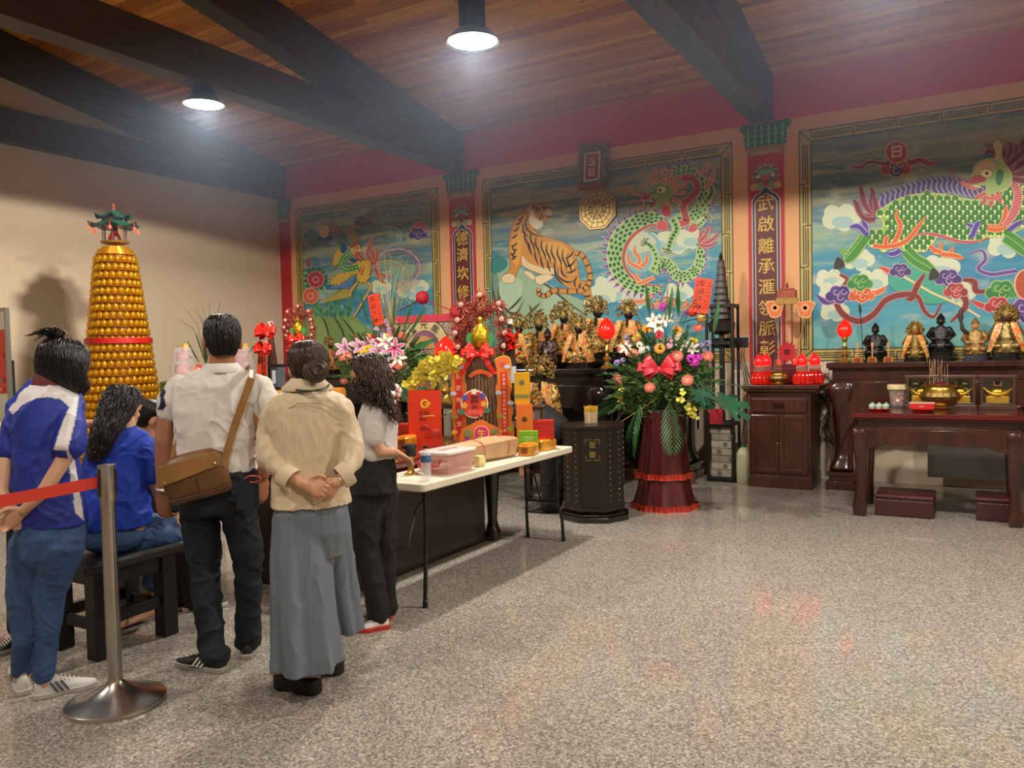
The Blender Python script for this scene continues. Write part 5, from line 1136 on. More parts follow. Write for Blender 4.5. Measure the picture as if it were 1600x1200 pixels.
def burner(p, r, label, sticks=14, ears=True, name='incense_burner'):
    t = thing(name, label, 'incense burner', p, 0); T = Matrix.Translation(V(p)) @ Matrix.Scale(r, 4)
    b = MB(); b.T = T; b.lathe([(.62, 0), (.66, .06), (.5, .13), (.46, .2), (.72, .32), (.98, .56), (1.02, .76), (.95, .94), (.8, 1.06), (.77, 1.2), (.92, 1.3), (.94, 1.36), (.8, 1.36), (.78, 1.25)], n=40); b.build('bowl', BRASS, t, smooth=60)
    b = MB(); b.T = T; b.lathe([(.95, .5), (1.05, .7), (.98, .92)], n=64, fn=lambda a, z: 1+.02*sin(a*16), cap=False); b.build('relief_band', ANT, t)
    b = MB(); b.T = T; b.lathe([(.0, 1.3), (.78, 1.28)], n=24); b.lathe([(.72, 1.28), (.3, 1.5), (0, 1.54)], n=20); b.build('ash', mat('#5c1a20', .7, var=.3, vs=30), t)
    if ears:
        for g in (-1, 1):
            b = MB(); b.T = T; R_ = random.Random(3)
            for q in range(26): A = q/26*pi; b.ell((g*(1.05+.32*sin(A))+R_.uniform(-.05, .05), R_.uniform(-.08, .08), .35+q/26*.95), (.11, .09, .1), 7, 5)
            b.ell((g*1.2, -.05, 1.35), (.2, .15, .16), 9, 7); b.build('dragon_handle', mat('#4a4a30', .4, .6, var=.4, vs=60), t)
    b = MB(); b.T = T; R_ = random.Random(9)
    for q in range(sticks): x, y = R_.uniform(-.5, .5), R_.uniform(-.4, .4); b.tube([(x, y, 1.3), (x+R_.uniform(-.06, .06), y, 2.2+R_.uniform(0, .6))], .012, 5)
    b.build('incense_sticks', mat('#b08c6c', .7), t)
p = onz(1468, 640, Z2); burner((p.x, p.y+.12, Z2), .17, 'large brass incense burner with dragon handles on the low offering table')
p = onz(1403, 637, Z2); t = thing('snack_jar', 'clear plastic jar of brown nuts with a cream lid beside the incense burner', 'jar', (p.x, p.y+.07, Z2)); T = Matrix.Translation((p.x, p.y+.07, Z2))
b = MB(); b.T = T; b.lathe([(.068, .0), (.073, .01), (.088, .16), (.092, .18), (.09, .18), (.07, .012)], n=28, cap=False); b.build('jar_wall', GLASS, t)
b = MB(); b.T = T; b.lathe([(.1, .175), (.102, .21), (.095, .222), (0, .225)], n=28); b.build('lid', mat('#d8c48c', .4), t)
b = MB(); b.T = T; R_ = random.Random(1)
for k in range(60):
    z = .03+.13*(k/60); A = R_.random()*6.28; r = (.045+.015*z/.15)*R_.random()**.4; b.ell((r*cos(A), r*sin(A), z), (.021, .019, .019), 8, 6)
o = b.build('nuts', mat('#a8623c', .5, var=.3, vs=50), t); o['kind'] = 'stuff'
b = MB(); b.T = T; b.box((0, -.083, .07), (.03, .002, .025)); b.build('price_tag', mat('#e8e0d0', .6), t, smooth=0)
def plate(px, py, r, label, z=Z2, c='#c8281c'):
    p = onz(px, py, z); p.y += r*.9; t = thing('red_plate', label, 'plate', (p.x, p.y, z)); b = MB(); b.lathe([(r*.7, 0), (r*.72, .005), (r, .02), (r, .023), (r*.7, .01), (0, .008)], (p.x, p.y, z), 32); b.build('dish', mat(c, .25), t); return p, t
p, t = plate(1372, 643, .1, 'red plastic plate holding small celadon cups')
for k in range(6):
    q = (p.x+(k % 3-1)*.058, p.y+(k//3-.5)*.06, Z2+.012); c = thing('tea_cup', 'small pale green lidded cup on the red plate, %s row, %s' % (('front', 'back')[k//3], ('left', 'middle', 'right')[k % 3]), 'cup', q, 0, 'celadon cups on the red plate')
    b = MB(); b.lathe([(.014, 0), (.022, .01), (.028, .03), (.027, .04)], q, 18); b.build('bowl', mat('#a9c4ae', .2, coat=.5), c)
    b = MB(); b.lathe([(.029, .04), (.02, .052), (.006, .056), (.007, .064), (0, .066)], q, 18); b.build('lid', mat('#b4ccb6', .2, coat=.5), c)
p, t = plate(1440, 644, .1, 'red plate under the flat red gift box'); c = thing('gift_box', 'flat red gift box with a pale lid on the red plate', 'box', (p.x, p.y, Z2+.022)); 
b = MB(); b.box((p.x, p.y, Z2+.05), (.2, .14, .052)); b.build('box', mat('#c02a26', .3), c, smooth=0, bev=.004); b = MB(); b.box((p.x, p.y, Z2+.079), (.205, .145, .008)); b.build('lid', mat('#e0b0a0', .3), c, smooth=0)
b = MB(); b.text('四方金', FR((p.x, p.y-.0715, Z2+.05)), .014, 0, .0005); b.build('lettering', mat('#e8c8a0', .4), c, smooth=0)
p, t = plate(1572, 640, .13, 'red plate heaped with wrapped sweets at the right of the offering table')
R_ = random.Random(8)
for k in range(16):
    A = k*2.4; r = .085*math.sqrt((k+.5)/16); q = (p.x+r*cos(A), p.y+r*sin(A), Z2+.018+(.014 if k < 6 else 0)); c = thing('wrapped_sweet', 'wrapped sweet in the heap on the red plate', 'sweet', q, 0, 'wrapped sweets on the red plate')
    b = MB(); b.ell(q, (.018, .015, .012), 8, 6); b.build('candy', mat(('#e8c890', '#c8442c', '#e8e0d8', '#d88a3c')[k % 4], .3), c)
    b = MB(); b.tube([(q[0]-.03, q[1], q[2]), (q[0]-.016, q[1], q[2]), (q[0]+.016, q[1], q[2]), (q[0]+.03, q[1], q[2])], [.009, .003, .003, .009], 6); b.build('wrapper', mat('#e8e0d8', .3), c)
# ---- side cabinet top
Z3 = 1.14
lotus_jar((-2.1, 9.12, Z3), 'red glowing lotus lamp at the left end of the side cabinet'); lotus_jar((-1.645, 9.12, Z3), 'red glowing lotus lamp at the right front of the side cabinet'); lotus_jar((-1.55, 9.36, Z3), 'red glowing lotus lamp at the right rear of the side cabinet'); lotus_jar((-2.08, 9.36, Z3), 'red glowing lotus lamp behind the left front one on the side cabinet')
burner((-1.885, 9.08, Z3), .105, 'small round brass incense burner between the red lotus lamps', 12, False)
t = thing('red_mirror_stand', 'red flame-edged mirror stand with two small red lights on the side cabinet', 'mirror stand', (-1.84, 9.4, Z3))
b = MB(); b.box((-1.83, 9.42, Z3+.09), (.34, .16, .18)); b.box((-1.83, 9.4, Z3+.2), (.26, .1, .05)); b.build('stepped_base', mat('#5c1216', .35), t, smooth=0, bev=.008)
b = MB(); q = V((-1.85, 9.38, Z3+.36)); b.yprism([(q.x+(.115 if k % 2 else .085)*cos(k*pi/14), q.z+(.125 if k % 2 else .09)*sin(k*pi/14)) for k in range(28)], 9.375, 9.39); b.build('flame_ring', mat('#b01c24', .4), t, smooth=0)
b = MB(); b.lathe([(.055, 0), (.055, .004), (0, .004)], n=20, M=Matrix.Translation(q) @ Matrix.Rotation(pi/2, 4, 'X')); b.text('和', FR((q.x, 9.365, q.z)), .07, .01); b.build('mirror', mat('#241a1c', .3), t)
b = MB(); [b.ell((-1.85+g*.085, 9.33, Z3+.25), (.02, .02, .04), 10, 8) for g in (-1, 1)]; b.build('red_lights', mat('#ff2a24', .3, emit=1.6), t)
for nm, px, py, lab in (('gourd_fan', 1211, 481, 'orange butterfly-shaped ceremonial fan on a pole, left of the small canopy'), ('gourd_fan', 1258, 481, 'orange butterfly-shaped ceremonial fan on a pole, right of the small canopy')):
    q = ony(px, py, 9.4); t = thing(nm, lab, 'ceremonial fan', (q.x, 9.4, Z3), 0, 'ceremonial fans')
    P = smoothpts([(-.11, .08), (-.03, .065), (.04, .08), (.11, .05), (.08, -.02), (.055, -.1), (0, -.115), (-.06, -.09), (-.085, 0)], True, 4); s_ = 1 if px > 1230 else -1
    b = MB(); b.yprism([(q.x+s_*x, q.z+z) for x, z in P][::s_], 9.4, 9.408); b.build('rim', mat('#e0b070', .5), t, smooth=0)
    b = MB(); b.yprism([(q.x+s_*x*.88, q.z+z*.88) for x, z in P][::s_], 9.397, 9.4); b.build('fan_face', mat('#d0703c', .5, var=.15, vs=30), t, smooth=0)
    b = MB(); [b.lathe([(r, 0), (r, .003), (r*.7, .003)], n=20, M=Matrix.Translation((q.x, 9.397, q.z)) @ Matrix.Rotation(pi/2, 4, 'X')) for r in (.045, .022)]; b.build('rings', mat('#e8a060', .5), t)
    b = MB(); b.tube([(q.x, 9.405, q.z-.1), (-1.85+s_*.07, 9.42, Z3+.23)], .006, 6); b.build('pole', mat('#a87a4c', .5), t)
q = ony(1230, 466, 9.45); t = thing('ceremonial_canopy', 'small square gold-fringed canopy on a red pole above the side cabinet', 'canopy', (q.x, 9.45, Z3))
b = MB(); b.box((q.x, 9.45, q.z+.04), (.2, .12, .1)); b.box((q.x, 9.45, q.z+.1), (.15, .1, .02)); b.build('roof_cloth', mat('#9c4a2c', .5, var=.5, vs=40), t, smooth=0, bev=.006)
b = MB(m=mat('#b8923c', .6))
for k in range(26): x = q.x-.11+k*.0088; b.box((x, 9.385, q.z-.035), (.006, .004, .07)); b.box((x, 9.515, q.z-.035), (.006, .004, .07))
b.build('fringe', None, t, smooth=0)
b = MB(); [b.tube([(q.x+dx, 9.45, q.z+.1), (q.x+dx, 9.45, Z3+.22)], .007, 6) for dx in (-.03, .05)]; b.lathe([(.01, .11), (.016, .14), (.004, .18), (0, .19)], (q.x, 9.45, q.z), 10); b.build('pole', mat('#6a1c1c', .4), t)
#, 'small red ornament box right of the mirror stand on the side cabinet', 'box', (-1.7, 9.35, Z3))
# ---- statues on the black altars
Za, Zb_ = 1.36, 1.45
BR = brocade(); BR2 = brocade('#c8a050', '#e0702c', '#7c8a4c')
for px, y, z, tp, cr, lab, rb, fc, sd in (
    (812, 8.45, Za, 497, .24, 'gold-crowned statue with embroidered sashes, leftmost on the black altar', BR, '#1c1412', 11),
    (856, 8.35, Za, 512, .0, 'dark brown wooden seated statue without a crown on the black altar', None, '#1c1412', 12),
    (905, 8.4, Za, 499, .24, 'gold-crowned statue in a patterned gold cape on the black altar, nearest the peach lamp', BR2, '#1c1412', 13),
    (843, 8.78, Za, 494, .22, 'gold-crowned statue half hidden behind the dark wooden statue', BR, '#1c1412', 14),
    (882, 9.2, Zb_, 482, .26, 'bright gold-crowned statue in the back row, left of the peach lamp', BR2, '#1c1412', 15),
    (935, 9.2, Zb_, 470, .22, 'tall gold-crowned black-faced statue in the back row behind the peach lamp', BR, '#1c1412', 16),
    (983, 9.15, Zb_, 474, .2, 'tall gold-crowned black-faced statue in the back row beside the flower stand', BR2, '#1c1412', 17)):
    q = ony(px, 560, y); statue('crowned_statue' if cr else 'wooden_statue', lab, 'statue', (q.x, y, z), 1, BR if rb else mat('#3a2016', .3, bump=.4, bs=50), face=fc, crown=cr, robe=rb, sash=rb and ORS, seed=sd, grp=None, mount=.1, top=tp, px=px)
q = ony(943, 560, 8.2); peach_lamp((q.x, 8.3, Za), 'red peach lamp on a brass stand at the right end of the black altar', 1.0)
q = ony(697, 560, 7.6)
# lower statue in front of the black altar
t5 = thing('side_stand', 'small dark stand holding the lower gold-crowned statue', 'stand', (-3.95, 7.55, 0)); b = MB(); b.bx(-4.2, -3.7, 7.35, 7.8, .72, .78); b.build('stand_top', BLACKW, t5, smooth=0, bev=.006)
for x in (-4.14, -3.76):
    for y in (7.41, 7.74): b = MB(); b.bx(x-.03, x+.03, y-.03, y+.03, 0, .72); b.build('leg', BLACKW, t5, smooth=0, bev=.004)
q = ony(846, 560, 7.55); statue('crowned_statue', 'lower gold-crowned statue with orange sashes in front of the black altar', 'statue', (q.x, 7.55, .78), .85, BR, crown=.25, robe=BR, sash=ORS, seed=21, mount=.06, top=566, px=846)
for px, lab in ((517, 'small gold-crowned brown statue under the phoenix mural beside the lily bouquet'), (560, 'gold-crowned statue hidden among flowers on the altar under the phoenix mural')):
    q = ony(px, 560, 9.2); statue('crowned_statue', lab, 'statue', (q.x, 9.2, 1.3), .62, mat('#8c5a34', .4, var=.4, vs=40), face='#3a2418', crown=.2, sash=ORS, seed=px, mount=.1)
q = ony(697, 560, 7.2); t = thing('candle_table', 'small black table holding a tall peach lamp behind the red bag', 'table', (q.x, 7.2, 0)); b = MB(); b.box((q.x, 7.2, 1.0), (.5, .4, .05)); b.build('table_top', BLACKW, t, smooth=0, bev=.005)
for gx in (-1, 1):
    for gy in (-1, 1): b = MB(); b.box((q.x+gx*.21, 7.2+gy*.16, .49), (.05, .05, .98)); b.build('leg', BLACKW, t, smooth=0)
peach_lamp((q.x, 7.2, 1.025), 'red peach lamp on a tall brass stand above the yellow orchids', 1.28)
b = None
# ------------------------------------------------------------------ lamp tower
def lamp_tower():
    c = (-8.64, 5.72); t = thing('lamp_tower', 'tall conical tower of golden lotus lamps against the left wall', 'lamp tower', (*c, 0))
    R = lambda z: .555-.118*z+(.0 if z < 2.2 else -.0)
    Z = [.2+i*.0925 for i in range(28)]; RB = mat('#8c2a16', .35, emit=.12); GL = mat('#c98a1c', .25, .6, emit=.05)
    cup = MB(); cup.lathe([(.028, 0), (.036, .02), (.035, .042), (.024, .062), (.004, .076)], n=10, cap=False); cup.ell((0, 0, .025), (.014, .014, .022), 7, 5)
    cup_m = mesh_of(cup, 'cup', mat('#e0a020', .12, .75, emit=.1)); cv, cf = [v.co.copy() for v in cup_m.vertices], [tuple(p.vertices) for p in cup_m.polygons]
    b = MB(); b.loft([(*c, 0, .6, .6), (*c, .2, .6, .6)], 40); b.build('plinth', mat('#6a1c14', .4), t)
    pick = []
    for i, z in enumerate(Z):
        r = R(z)
        b = MB(m=RB); b.lathe([(r-.035, z), (r-.045, z+.092)], (*c, 0), 48, cap=False)
        b.use(GL); b.lathe([(r-.04, z-.004), (r+.005, z-.006), (r+.008, z+.002), (r-.04, z+.006)], (*c, 0), 56, fn=lambda a, zz: 1+.012*cos(a*round(2*pi*r/.078)))
        b.build('tier', None, t, smooth=50)
        n = round(2*pi*r/.078)
        for k in range(n):
            A = 2*pi*(k+.5*(i % 2))/n; p = V((c[0]+(r-.03)*cos(A), c[1]+(r-.03)*sin(A), z+.008)); f = V((cos(A), sin(A), 0)).dot(V((-c[0], -c[1], 0)).normalized())
            pick.append((-(f > .35)*(z > .7)*(1+z*0-abs(f-.9)*.3), len(pick), p, A))
    order = sorted(pick); rest = MB(m=mat('#e0a020', .12, .75, emit=.1))
    for j, (s_, _, p, A) in enumerate(order):
        if j < 100: place(cup_m, 'lotus_cup', t, p, roll=A)
        else: T = Matrix.Translation(p); rest.add([T @ v for v in cv], cf)
    o = rest.build('lotus_cups', None, t); o['kind'] = 'stuff'
    b = MB(); r = R(1.8)+.02; b.lathe([(r, 1.765), (r, 1.83), (r-.01, 1.83)], (*c, 0), 56, cap=False); b.build('red_ribbon_band', mat('#c8201c', .4), t)
    b = MB(); b.lathe([(.215, 2.79), (.215, 2.815), (.19, 2.82), (.19, 2.85), (.15, 2.855), (.15, 2.885), (0, 2.886)], (*c, 0), 40); b.build('gold_cap', mat('#c98a1c', .3, .6, emit=.15), t)
    # revolving pavilion
    b = MB(); b.lathe([(.02, 2.88), (.02, 2.91), (.1, 2.915), (.15, 2.93), (.155, 2.95), (0, 2.951)], (*c, 0), 28); b.build('pavilion_floor', mat('#a87a2c', .35, .5), t)
    for k in range(6): A = k*pi/3+.3; b = MB(); b.tube([(c[0]+.13*cos(A), c[1]+.13*sin(A), 2.95), (c[0]+.13*cos(A), c[1]+.13*sin(A), 3.25)], .007, 8); b.build('pillar', mat('#5c1c16', .4), t)
    def roof(z0, z1, r0, r1, m, nm):
        b = MB(); Rg = []
        for u in range(7):
            w_ = u/6; ring = []
            for k in range(36):
                A = 2*pi*k/36+.3; cor = abs(cos(3*(A-.3)))**6; r = (r0+(r1-r0)*w_**.8)*(1+.12*cor*w_*w_); zz = z1+(z0-z1)*(1-(1-w_)**1.7)+.05*cor*w_**4
                ring.append(V((c[0]+r*cos(A), c[1]+r*sin(A), zz)))
            Rg.append(ring)
        Rg.append([V((p.x*.97+c[0]*.03, p.y*.97+c[1]*.03, p.z-.01)) for p in Rg[-1]]); Rg.append([V((c[0]+(p.x-c[0])*.3, c[1]+(p.y-c[1])*.3, z0+.01)) for p in Rg[-2]])
        b.rings(Rg); o = b.build(nm, m, t, smooth=50); return o
    G_ = mat('#1f5c44', .4, var=.3, vs=60); roof(3.12, 3.2, .1, .26, G_, 'lower_roof'); roof(3.22, 3.32, .015, .19, G_, 'upper_roof')
    b = MB(); b.lathe([(.018, 3.31), (.022, 3.33), (.012, 3.35), (.016, 3.365), (.0, 3.4)], (*c, 0), 12); b.build('finial', mat('#b04c2c', .4), t)
    for k in range(6):
        A = k*pi/3+.3; p = (c[0]+.27*cos(A), c[1]+.27*sin(A), 3.08); b = MB(); b.ell(p, (.018, .018, .024), 10, 8); b.tube([(p[0], p[1], p[2]+.02), (p[0], p[1], p[2]+.07)], .002, 4); b.build('red_lantern', mat('#ff4a30', .4, emit=1.6), t)
    b = MB(); b.loft([(c[0], c[1], z, a_, a_) for z, a_ in ((2.95, .07), (3.0, .065), (3.06, .035), (3.1, .04), (3.13, .02))], 14); b.ell((c[0], c[1], 3.14), (.024, .024, .028), 10, 8); b.build('seated_figure', mat('#5c2418', .5), t)
    b = MB(); b.tube([(c[0]+.02, c[1]-.06, 2.98), (c[0]+.09, c[1]-.05, 3.06)], [(.05, .01), (.02, .01)], 6); b.build('red_flag', mat('#c8281c', .5), t)
lamp_tower()
for k in range(9):   # small lamps on the floor at the tower's foot
    p = (-7.6+.16*(k % 5), 5.2-.25*(k//5)+.04*k, 0); t = thing('floor_candle', 'small golden candle on a mirror tray at the foot of the lamp tower', 'candle', p, 0, 'candles at the foot of the tower')
    b = MB(); b.lathe([(.03, 0), (.034, .05), (.03, .052), (0, .05)], p, 16); b.build('holder', mat('#c98a1c', .2, .6), t); b = MB(); b.ell((p[0], p[1], .07), (.012, .012, .025), 8, 6); b.build('flame', mat('#ffb030', .4, emit=5.), t)
# ------------------------------------------------------------------ whiteboard at the left edge
def whiteboard():
    a, e = ony(9, 485, 4.5), ony(9, 662, 4.5); x1 = a.x; x0 = x1-1.2; t = thing('whiteboard', 'white board with a red poster and coloured magnets at the left edge', 'whiteboard', ((x0+x1)/2, 4.5, 0))
    b = MB(); b.bx(x0, x1, 4.5, 4.52, e.z, a.z); b.build('panel', mat('#c9cbb8', .3), t, smooth=0)
    b = MB(); [b.bx(*q) for q in ((x0-.02, x1+.01, 4.49, 4.53, a.z, a.z+.03), (x0-.02, x1+.01, 4.49, 4.53, e.z-.03, e.z), (x1-.02, x1+.01, 4.49, 4.53, e.z, a.z), (x0-.02, x0+.01, 4.49, 4.53, e.z, a.z))]; b.build('frame', mat('#8c8c86', .3, .7), t, smooth=0)
    p, q = ony(5, 515, 4.49), ony(5, 615, 4.49); b = MB(); b.bx(p.x-.5, p.x, 4.492, 4.498, q.z, p.z); b.build('red_poster', mat('#d0301c', .5), t, smooth=0)
    for px, py, c in ((4, 555, '#c8281c'), (4, 595, '#2f8f8c'), (3, 609, '#d88a5c')): r = ony(px, py, 4.485); b = MB(); b.lathe([(.018, 0), (.018, .01), (0, .01)], n=14, M=Matrix.Translation(r) @ Matrix.Rotation(pi/2, 4, 'X')); b.build('magnet', mat(c, .4), t)
    for x in (x0+.1, x1-.06):
        b = MB(); b.tube([(x, 4.55, e.z+.1), (x, 4.55, .03)], .015, 8); b.tube([(x, 4.45, .03), (x, 4.65, .03)], .015, 8); b.build('leg', mat('#8c8c86', .3, .7), t)
    p, q = ony(14, 563, 4.9), ony(14, 640, 4.9); t = thing('black_speaker', 'narrow black column speaker standing right of the whiteboard', 'speaker', (p.x, 4.9, 0)); b = MB(); b.bx(p.x-.035, p.x+.035, 4.86, 4.94, q.z-.4, p.z); b.build('cabinet', BLK, t, smooth=0, bev=.005); b = MB(); b.tube([(p.x, 4.9, 0.01), (p.x, 4.9, q.z-.39)], .015, 8); b.lathe([(.14, 0), (.14, .012), (0, .02)], (p.x, 4.9, 0), 20); b.build('stand', BLK, t)
    p = onz(-8, 690, 1.0); t = thing('white_cabinet', 'low white cabinet under the whiteboard at the left edge', 'cabinet', (-8.1, 3.9, 0)); q = onz(12, 668, .95); b = MB(); b.bx(q.x-1.1, q.x, q.y-.0, q.y+.22, .0, .95); b.build('body', mat('#c9c4b0', .5), t, smooth=0, bev=.01); b = MB(); b.bx(q.x-1.12, q.x+.01, q.y-.02, q.y+.23, .95, .97); b.build('cabinet_top', mat('#dcd8c8', .5), t, smooth=0, bev=.004)
whiteboard()
# ------------------------------------------------------------------ things on the folding table
HT = .775; ZL = .83
def on_t(nm, lab, cat, x, y, z=HT, grp=None): return thing(nm, lab, cat, (x, y, z), 0, grp), Matrix.Translation((x, y, z))
t, T = on_t('water_bottle', 'clear plastic water bottle with a blue label and black cap at the near end of the folding table', 'bottle', -2.955, 3.975); t['label'] = 'clear water bottle with blue label and black cap on the folding table'
b = MB(); b.T = T; b.lathe([(.028, 0), (.032, .008), (.0325, .03), (.03, .034), (.0325, .04), (.0325, .06), (.03, .064), (.0325, .07), (.0325, .15), (.026, .175), (.013, .195), (.012, .205)], n=24, cap=False); b.build('bottle_wall', mat('#e8eef0', .04, alpha=.3), t)
b = MB(); b.T = T; b.lathe([(.0335, .115), (.0335, .155)], n=24, cap=False); b.build('label', mat('#3c5c84', .4, var=.6, vs=40), t)
b = MB(); b.T = T; b.lathe([(.0145, .2), (.0145, .215), (0, .216)], n=16); b.build('cap', BLK, t)
t, T = on_t('gas_burner_stand', 'small golden stand with a black top behind the water bottle', 'stand', -3.19, 4.13)
b = MB(); b.T = T; b.lathe([(.05, 0), (.05, .006), (.03, .012), (.02, .03), (.022, .1), (.025, .12)], n=24); b.build('gold_stem', BRASS, t)
b = MB(); b.T = T; b.lathe([(.034, .12), (.036, .13), (.036, .19), (.03, .2), (0, .2)], n=20); b.box((-.03, -.03, .18), (.03, .02, .02)); b.build('black_head', BLK, t)
t, T = on_t('storage_box', 'translucent pink plastic box with a white lid and red handles on the folding table', 'box', -3.04, 4.34)
b = MB(); b.T = T; b.loft([(0, 0, .0, .1, .15), (0, 0, .01, .105, .155), (0, 0, .13, .12, .175)], 32, sq=8, cap=False); b.loft([(0, 0, .0, .1, .15), (0, 0, .002, .1, .15)], 32, sq=8); b.build('tub', mat('#e8b0a8', .2, alpha=.55), t)
b = MB(); b.T = T; b.loft([(0, 0, .13, .13, .185), (0, 0, .145, .13, .185), (0, 0, .15, .12, .175)], 32, sq=8); b.build('lid', mat('#e0cbc4', .25), t, bev=.003)
b = MB(); b.T = T; b.tube([(-.06, -.17, .1), (-.06, -.2, .06), (.06, -.2, .06), (.06, -.17, .1)], .007, 8); b.build('handle', mat('#c8302c', .4), t)
b = MB(); b.T = T; b.text('聖誕千秋', FR((.131*0, 0, .1515), (0, 1, 0), (-1, 0, 0)), .05, .003); b.build('lid_lettering', mat('#c8302c', .5), t, smooth=0)
t, T = on_t('red_plastic_bag', 'crumpled red plastic bag behind the water bottle', 'bag', -3.2, 4.32)
b = MB(); b.T = T; b.ell((0, 0, .045), (.06, .08, .045), 18, 12, None); o = b.build('bag', mat('#d0302c', .3, bump=.8, bs=25), t)
t, T = on_t('paper_parcel', 'long brown kraft paper parcel tied with red string on the folding table', 'parcel', -3.12, 4.86)
b = MB(); b.T = T @ Matrix.Rotation(radians(-5), 4, 'Z'); Rg = []
for k in range(13):
    u = k/12; y = -.37+.72*u; f = .75+.25*min(1, min(u, 1-u)*6+.3); w_ = .11*f*(.8+.25*u); h = .075*f*(.8+.3*u); Rg.append([V((w_*max(-1, min(1, 1.25*cos(a)))*(1+.03*noise.noise((a*2, u*9, 0))), y, .078+(h*max(-1, min(1, 1.25*sin(a)))))) for a in [j*2*pi/20 for j in range(20)]])
b.rings(Rg); b.build('wrapping', mat('#b08c64', .65, var=.12, vs=9, bump=.5, bs=14), t, smooth=25)
b = MB(); b.T = T @ Matrix.Rotation(radians(-5), 4, 'Z')
for y in (-.1, .2): b.tube([(.125*cos(a), y+.01*sin(3*a), .078+.09*sin(a)) for a in [j*2*pi/16 for j in range(17)]], .003, 5)
b.build('red_string', mat('#c8281c', .5), t)
t, T = on_t('paper_cup', 'crumpled pale yellow paper between the plastic box and the parcel', 'paper', -2.96, 4.6); b = MB(); b.T = T; b.loft([(0, 0, 0, .03, .03), (0, 0, .03, .045, .04), (0, 0, .075, .03, .035)], 12, fn=lambda a, u: 1+.12*sin(a*5)); b.build('paper', mat('#dccf8c', .6), t, smooth=20)
def gift_roll(x, y, z, lab, a=0.):
    t, _ = on_t('gift_pack', lab, 'gift', x, y, z, 'orange and gold gift rolls'); T = Matrix.Translation((x, y, z)) @ Matrix.Rotation(a, 4, 'Z')
    b = MB(); b.T = T; b.loft([(0, 0, .0, .055, .1), (0, 0, .01, .06, .105), (0, 0, .075, .06, .105), (0, 0, .088, .05, .095)], 24, sq=5); b.build('pack', mat('#d0902c', .25, .2, var=.2, vs=20), t)
    b = MB(); b.T = T; b.xprism([(-.108, .012), (-.1, .09), (.1, .09), (.108, .012)], -.02, .02); b.build('orange_sleeve', mat('#e06a1c', .3), t, smooth=0)
    b = MB(); b.T = T; b.box((0, -.109, .045), (.05, .004, .045)); b.build('window_label', mat('#7c3c14', .3), t, smooth=0)
gift_roll(-2.95, 5.28, HT, 'orange and gold gift pack at the right end of the brown parcel', .2); gift_roll(-2.98, 5.6, HT, 'orange and gold gift pack under the red box stack', -.1)
gift_roll(-3.9, 5.0, ZL, 'orange and gold gift pack in front of the red carrier bag', .3); gift_roll(-4.0, 4.75, ZL, 'orange gift pack beside the curly-haired woman\'s hand', .1)
t, T = on_t('green_box', 'bright green box at the right of the brown parcel', 'box', -3.02, 5.41); b = MB(); b.T = T @ Matrix.Rotation(.5, 4, 'Z'); b.box((0, 0, .085), (.15, .06, .17)); b.build('box', mat('#6fae2c', .35), t, smooth=0, bev=.002)
b = MB(); b.T = T @ Matrix.Rotation(.5, 4, 'Z'); [b.box((0, -.031, .06+.02*k), (.06+.02*(k % 2), .002, .004)) for k in range(4)]; b.build('printed_lines', mat('#d8e8b0', .5), t, smooth=0)
for k in range(5):
    t, T = on_t('red_box', 'flat red box, %s of the stack on the gift pack' % ('bottom', 'second from the bottom', 'middle', 'second from the top', 'topmost')[k], 'box', -3.0, 5.62, HT+.09+.03*k, 'stack of red boxes'); b = MB(); b.T = T @ Matrix.Rotation(.45+.02*(k % 2), 4, 'Z'); b.box((0, 0, .0145), (.17, .1, .028)); b.build('box', mat('#b8281f', .35, var=.08), t, smooth=0, bev=.002)
def carton(x, y, z, w_, d, h, a, c, lab, name, c2, gl):
    t, _ = on_t(name, lab, 'box', x, y, z); T = Matrix.Translation((x, y, z)) @ Matrix.Rotation(a, 4, 'Z'); b = MB(); b.T = T; b.box((0, 0, h/2), (w_, d, h)); b.build('box', mat(c, .35, var=.08, vs=6), t, smooth=0, bev=.002)
    b = MB(); b.T = T; b.lathe([(.022, 0), (.022, .001), (0, .001)], n=18, M=Matrix.Translation((0, -d/2, h*.68)) @ Matrix.Rotation(pi/2, 4, 'X')); b.build('emblem', mat(c2, .35, .4), t)
    b = MB(); b.T = T; b.box((0, -d/2-.001, h*.25), (w_*.9, .002, h*.12)) if name == 'yellow_box' else b.text(gl, FR((0, -d/2-.001, h*.35)), .03, .0)
    b.build('printing', mat(c2, .4), t, smooth=0)
carton(-3.12, 5.53, HT, .13, .13, .37, .5, '#d8702c', 'orange carton with a round emblem behind the green box', 'orange_box', '#6a4630', 'Oboe'[:0]+'一品'); carton(-3.14, 5.54, HT+.372, .12, .12, .25, .45, '#d8a020', 'yellow carton standing on top of the orange carton', 'yellow_box', '#7c7c4c', '福')
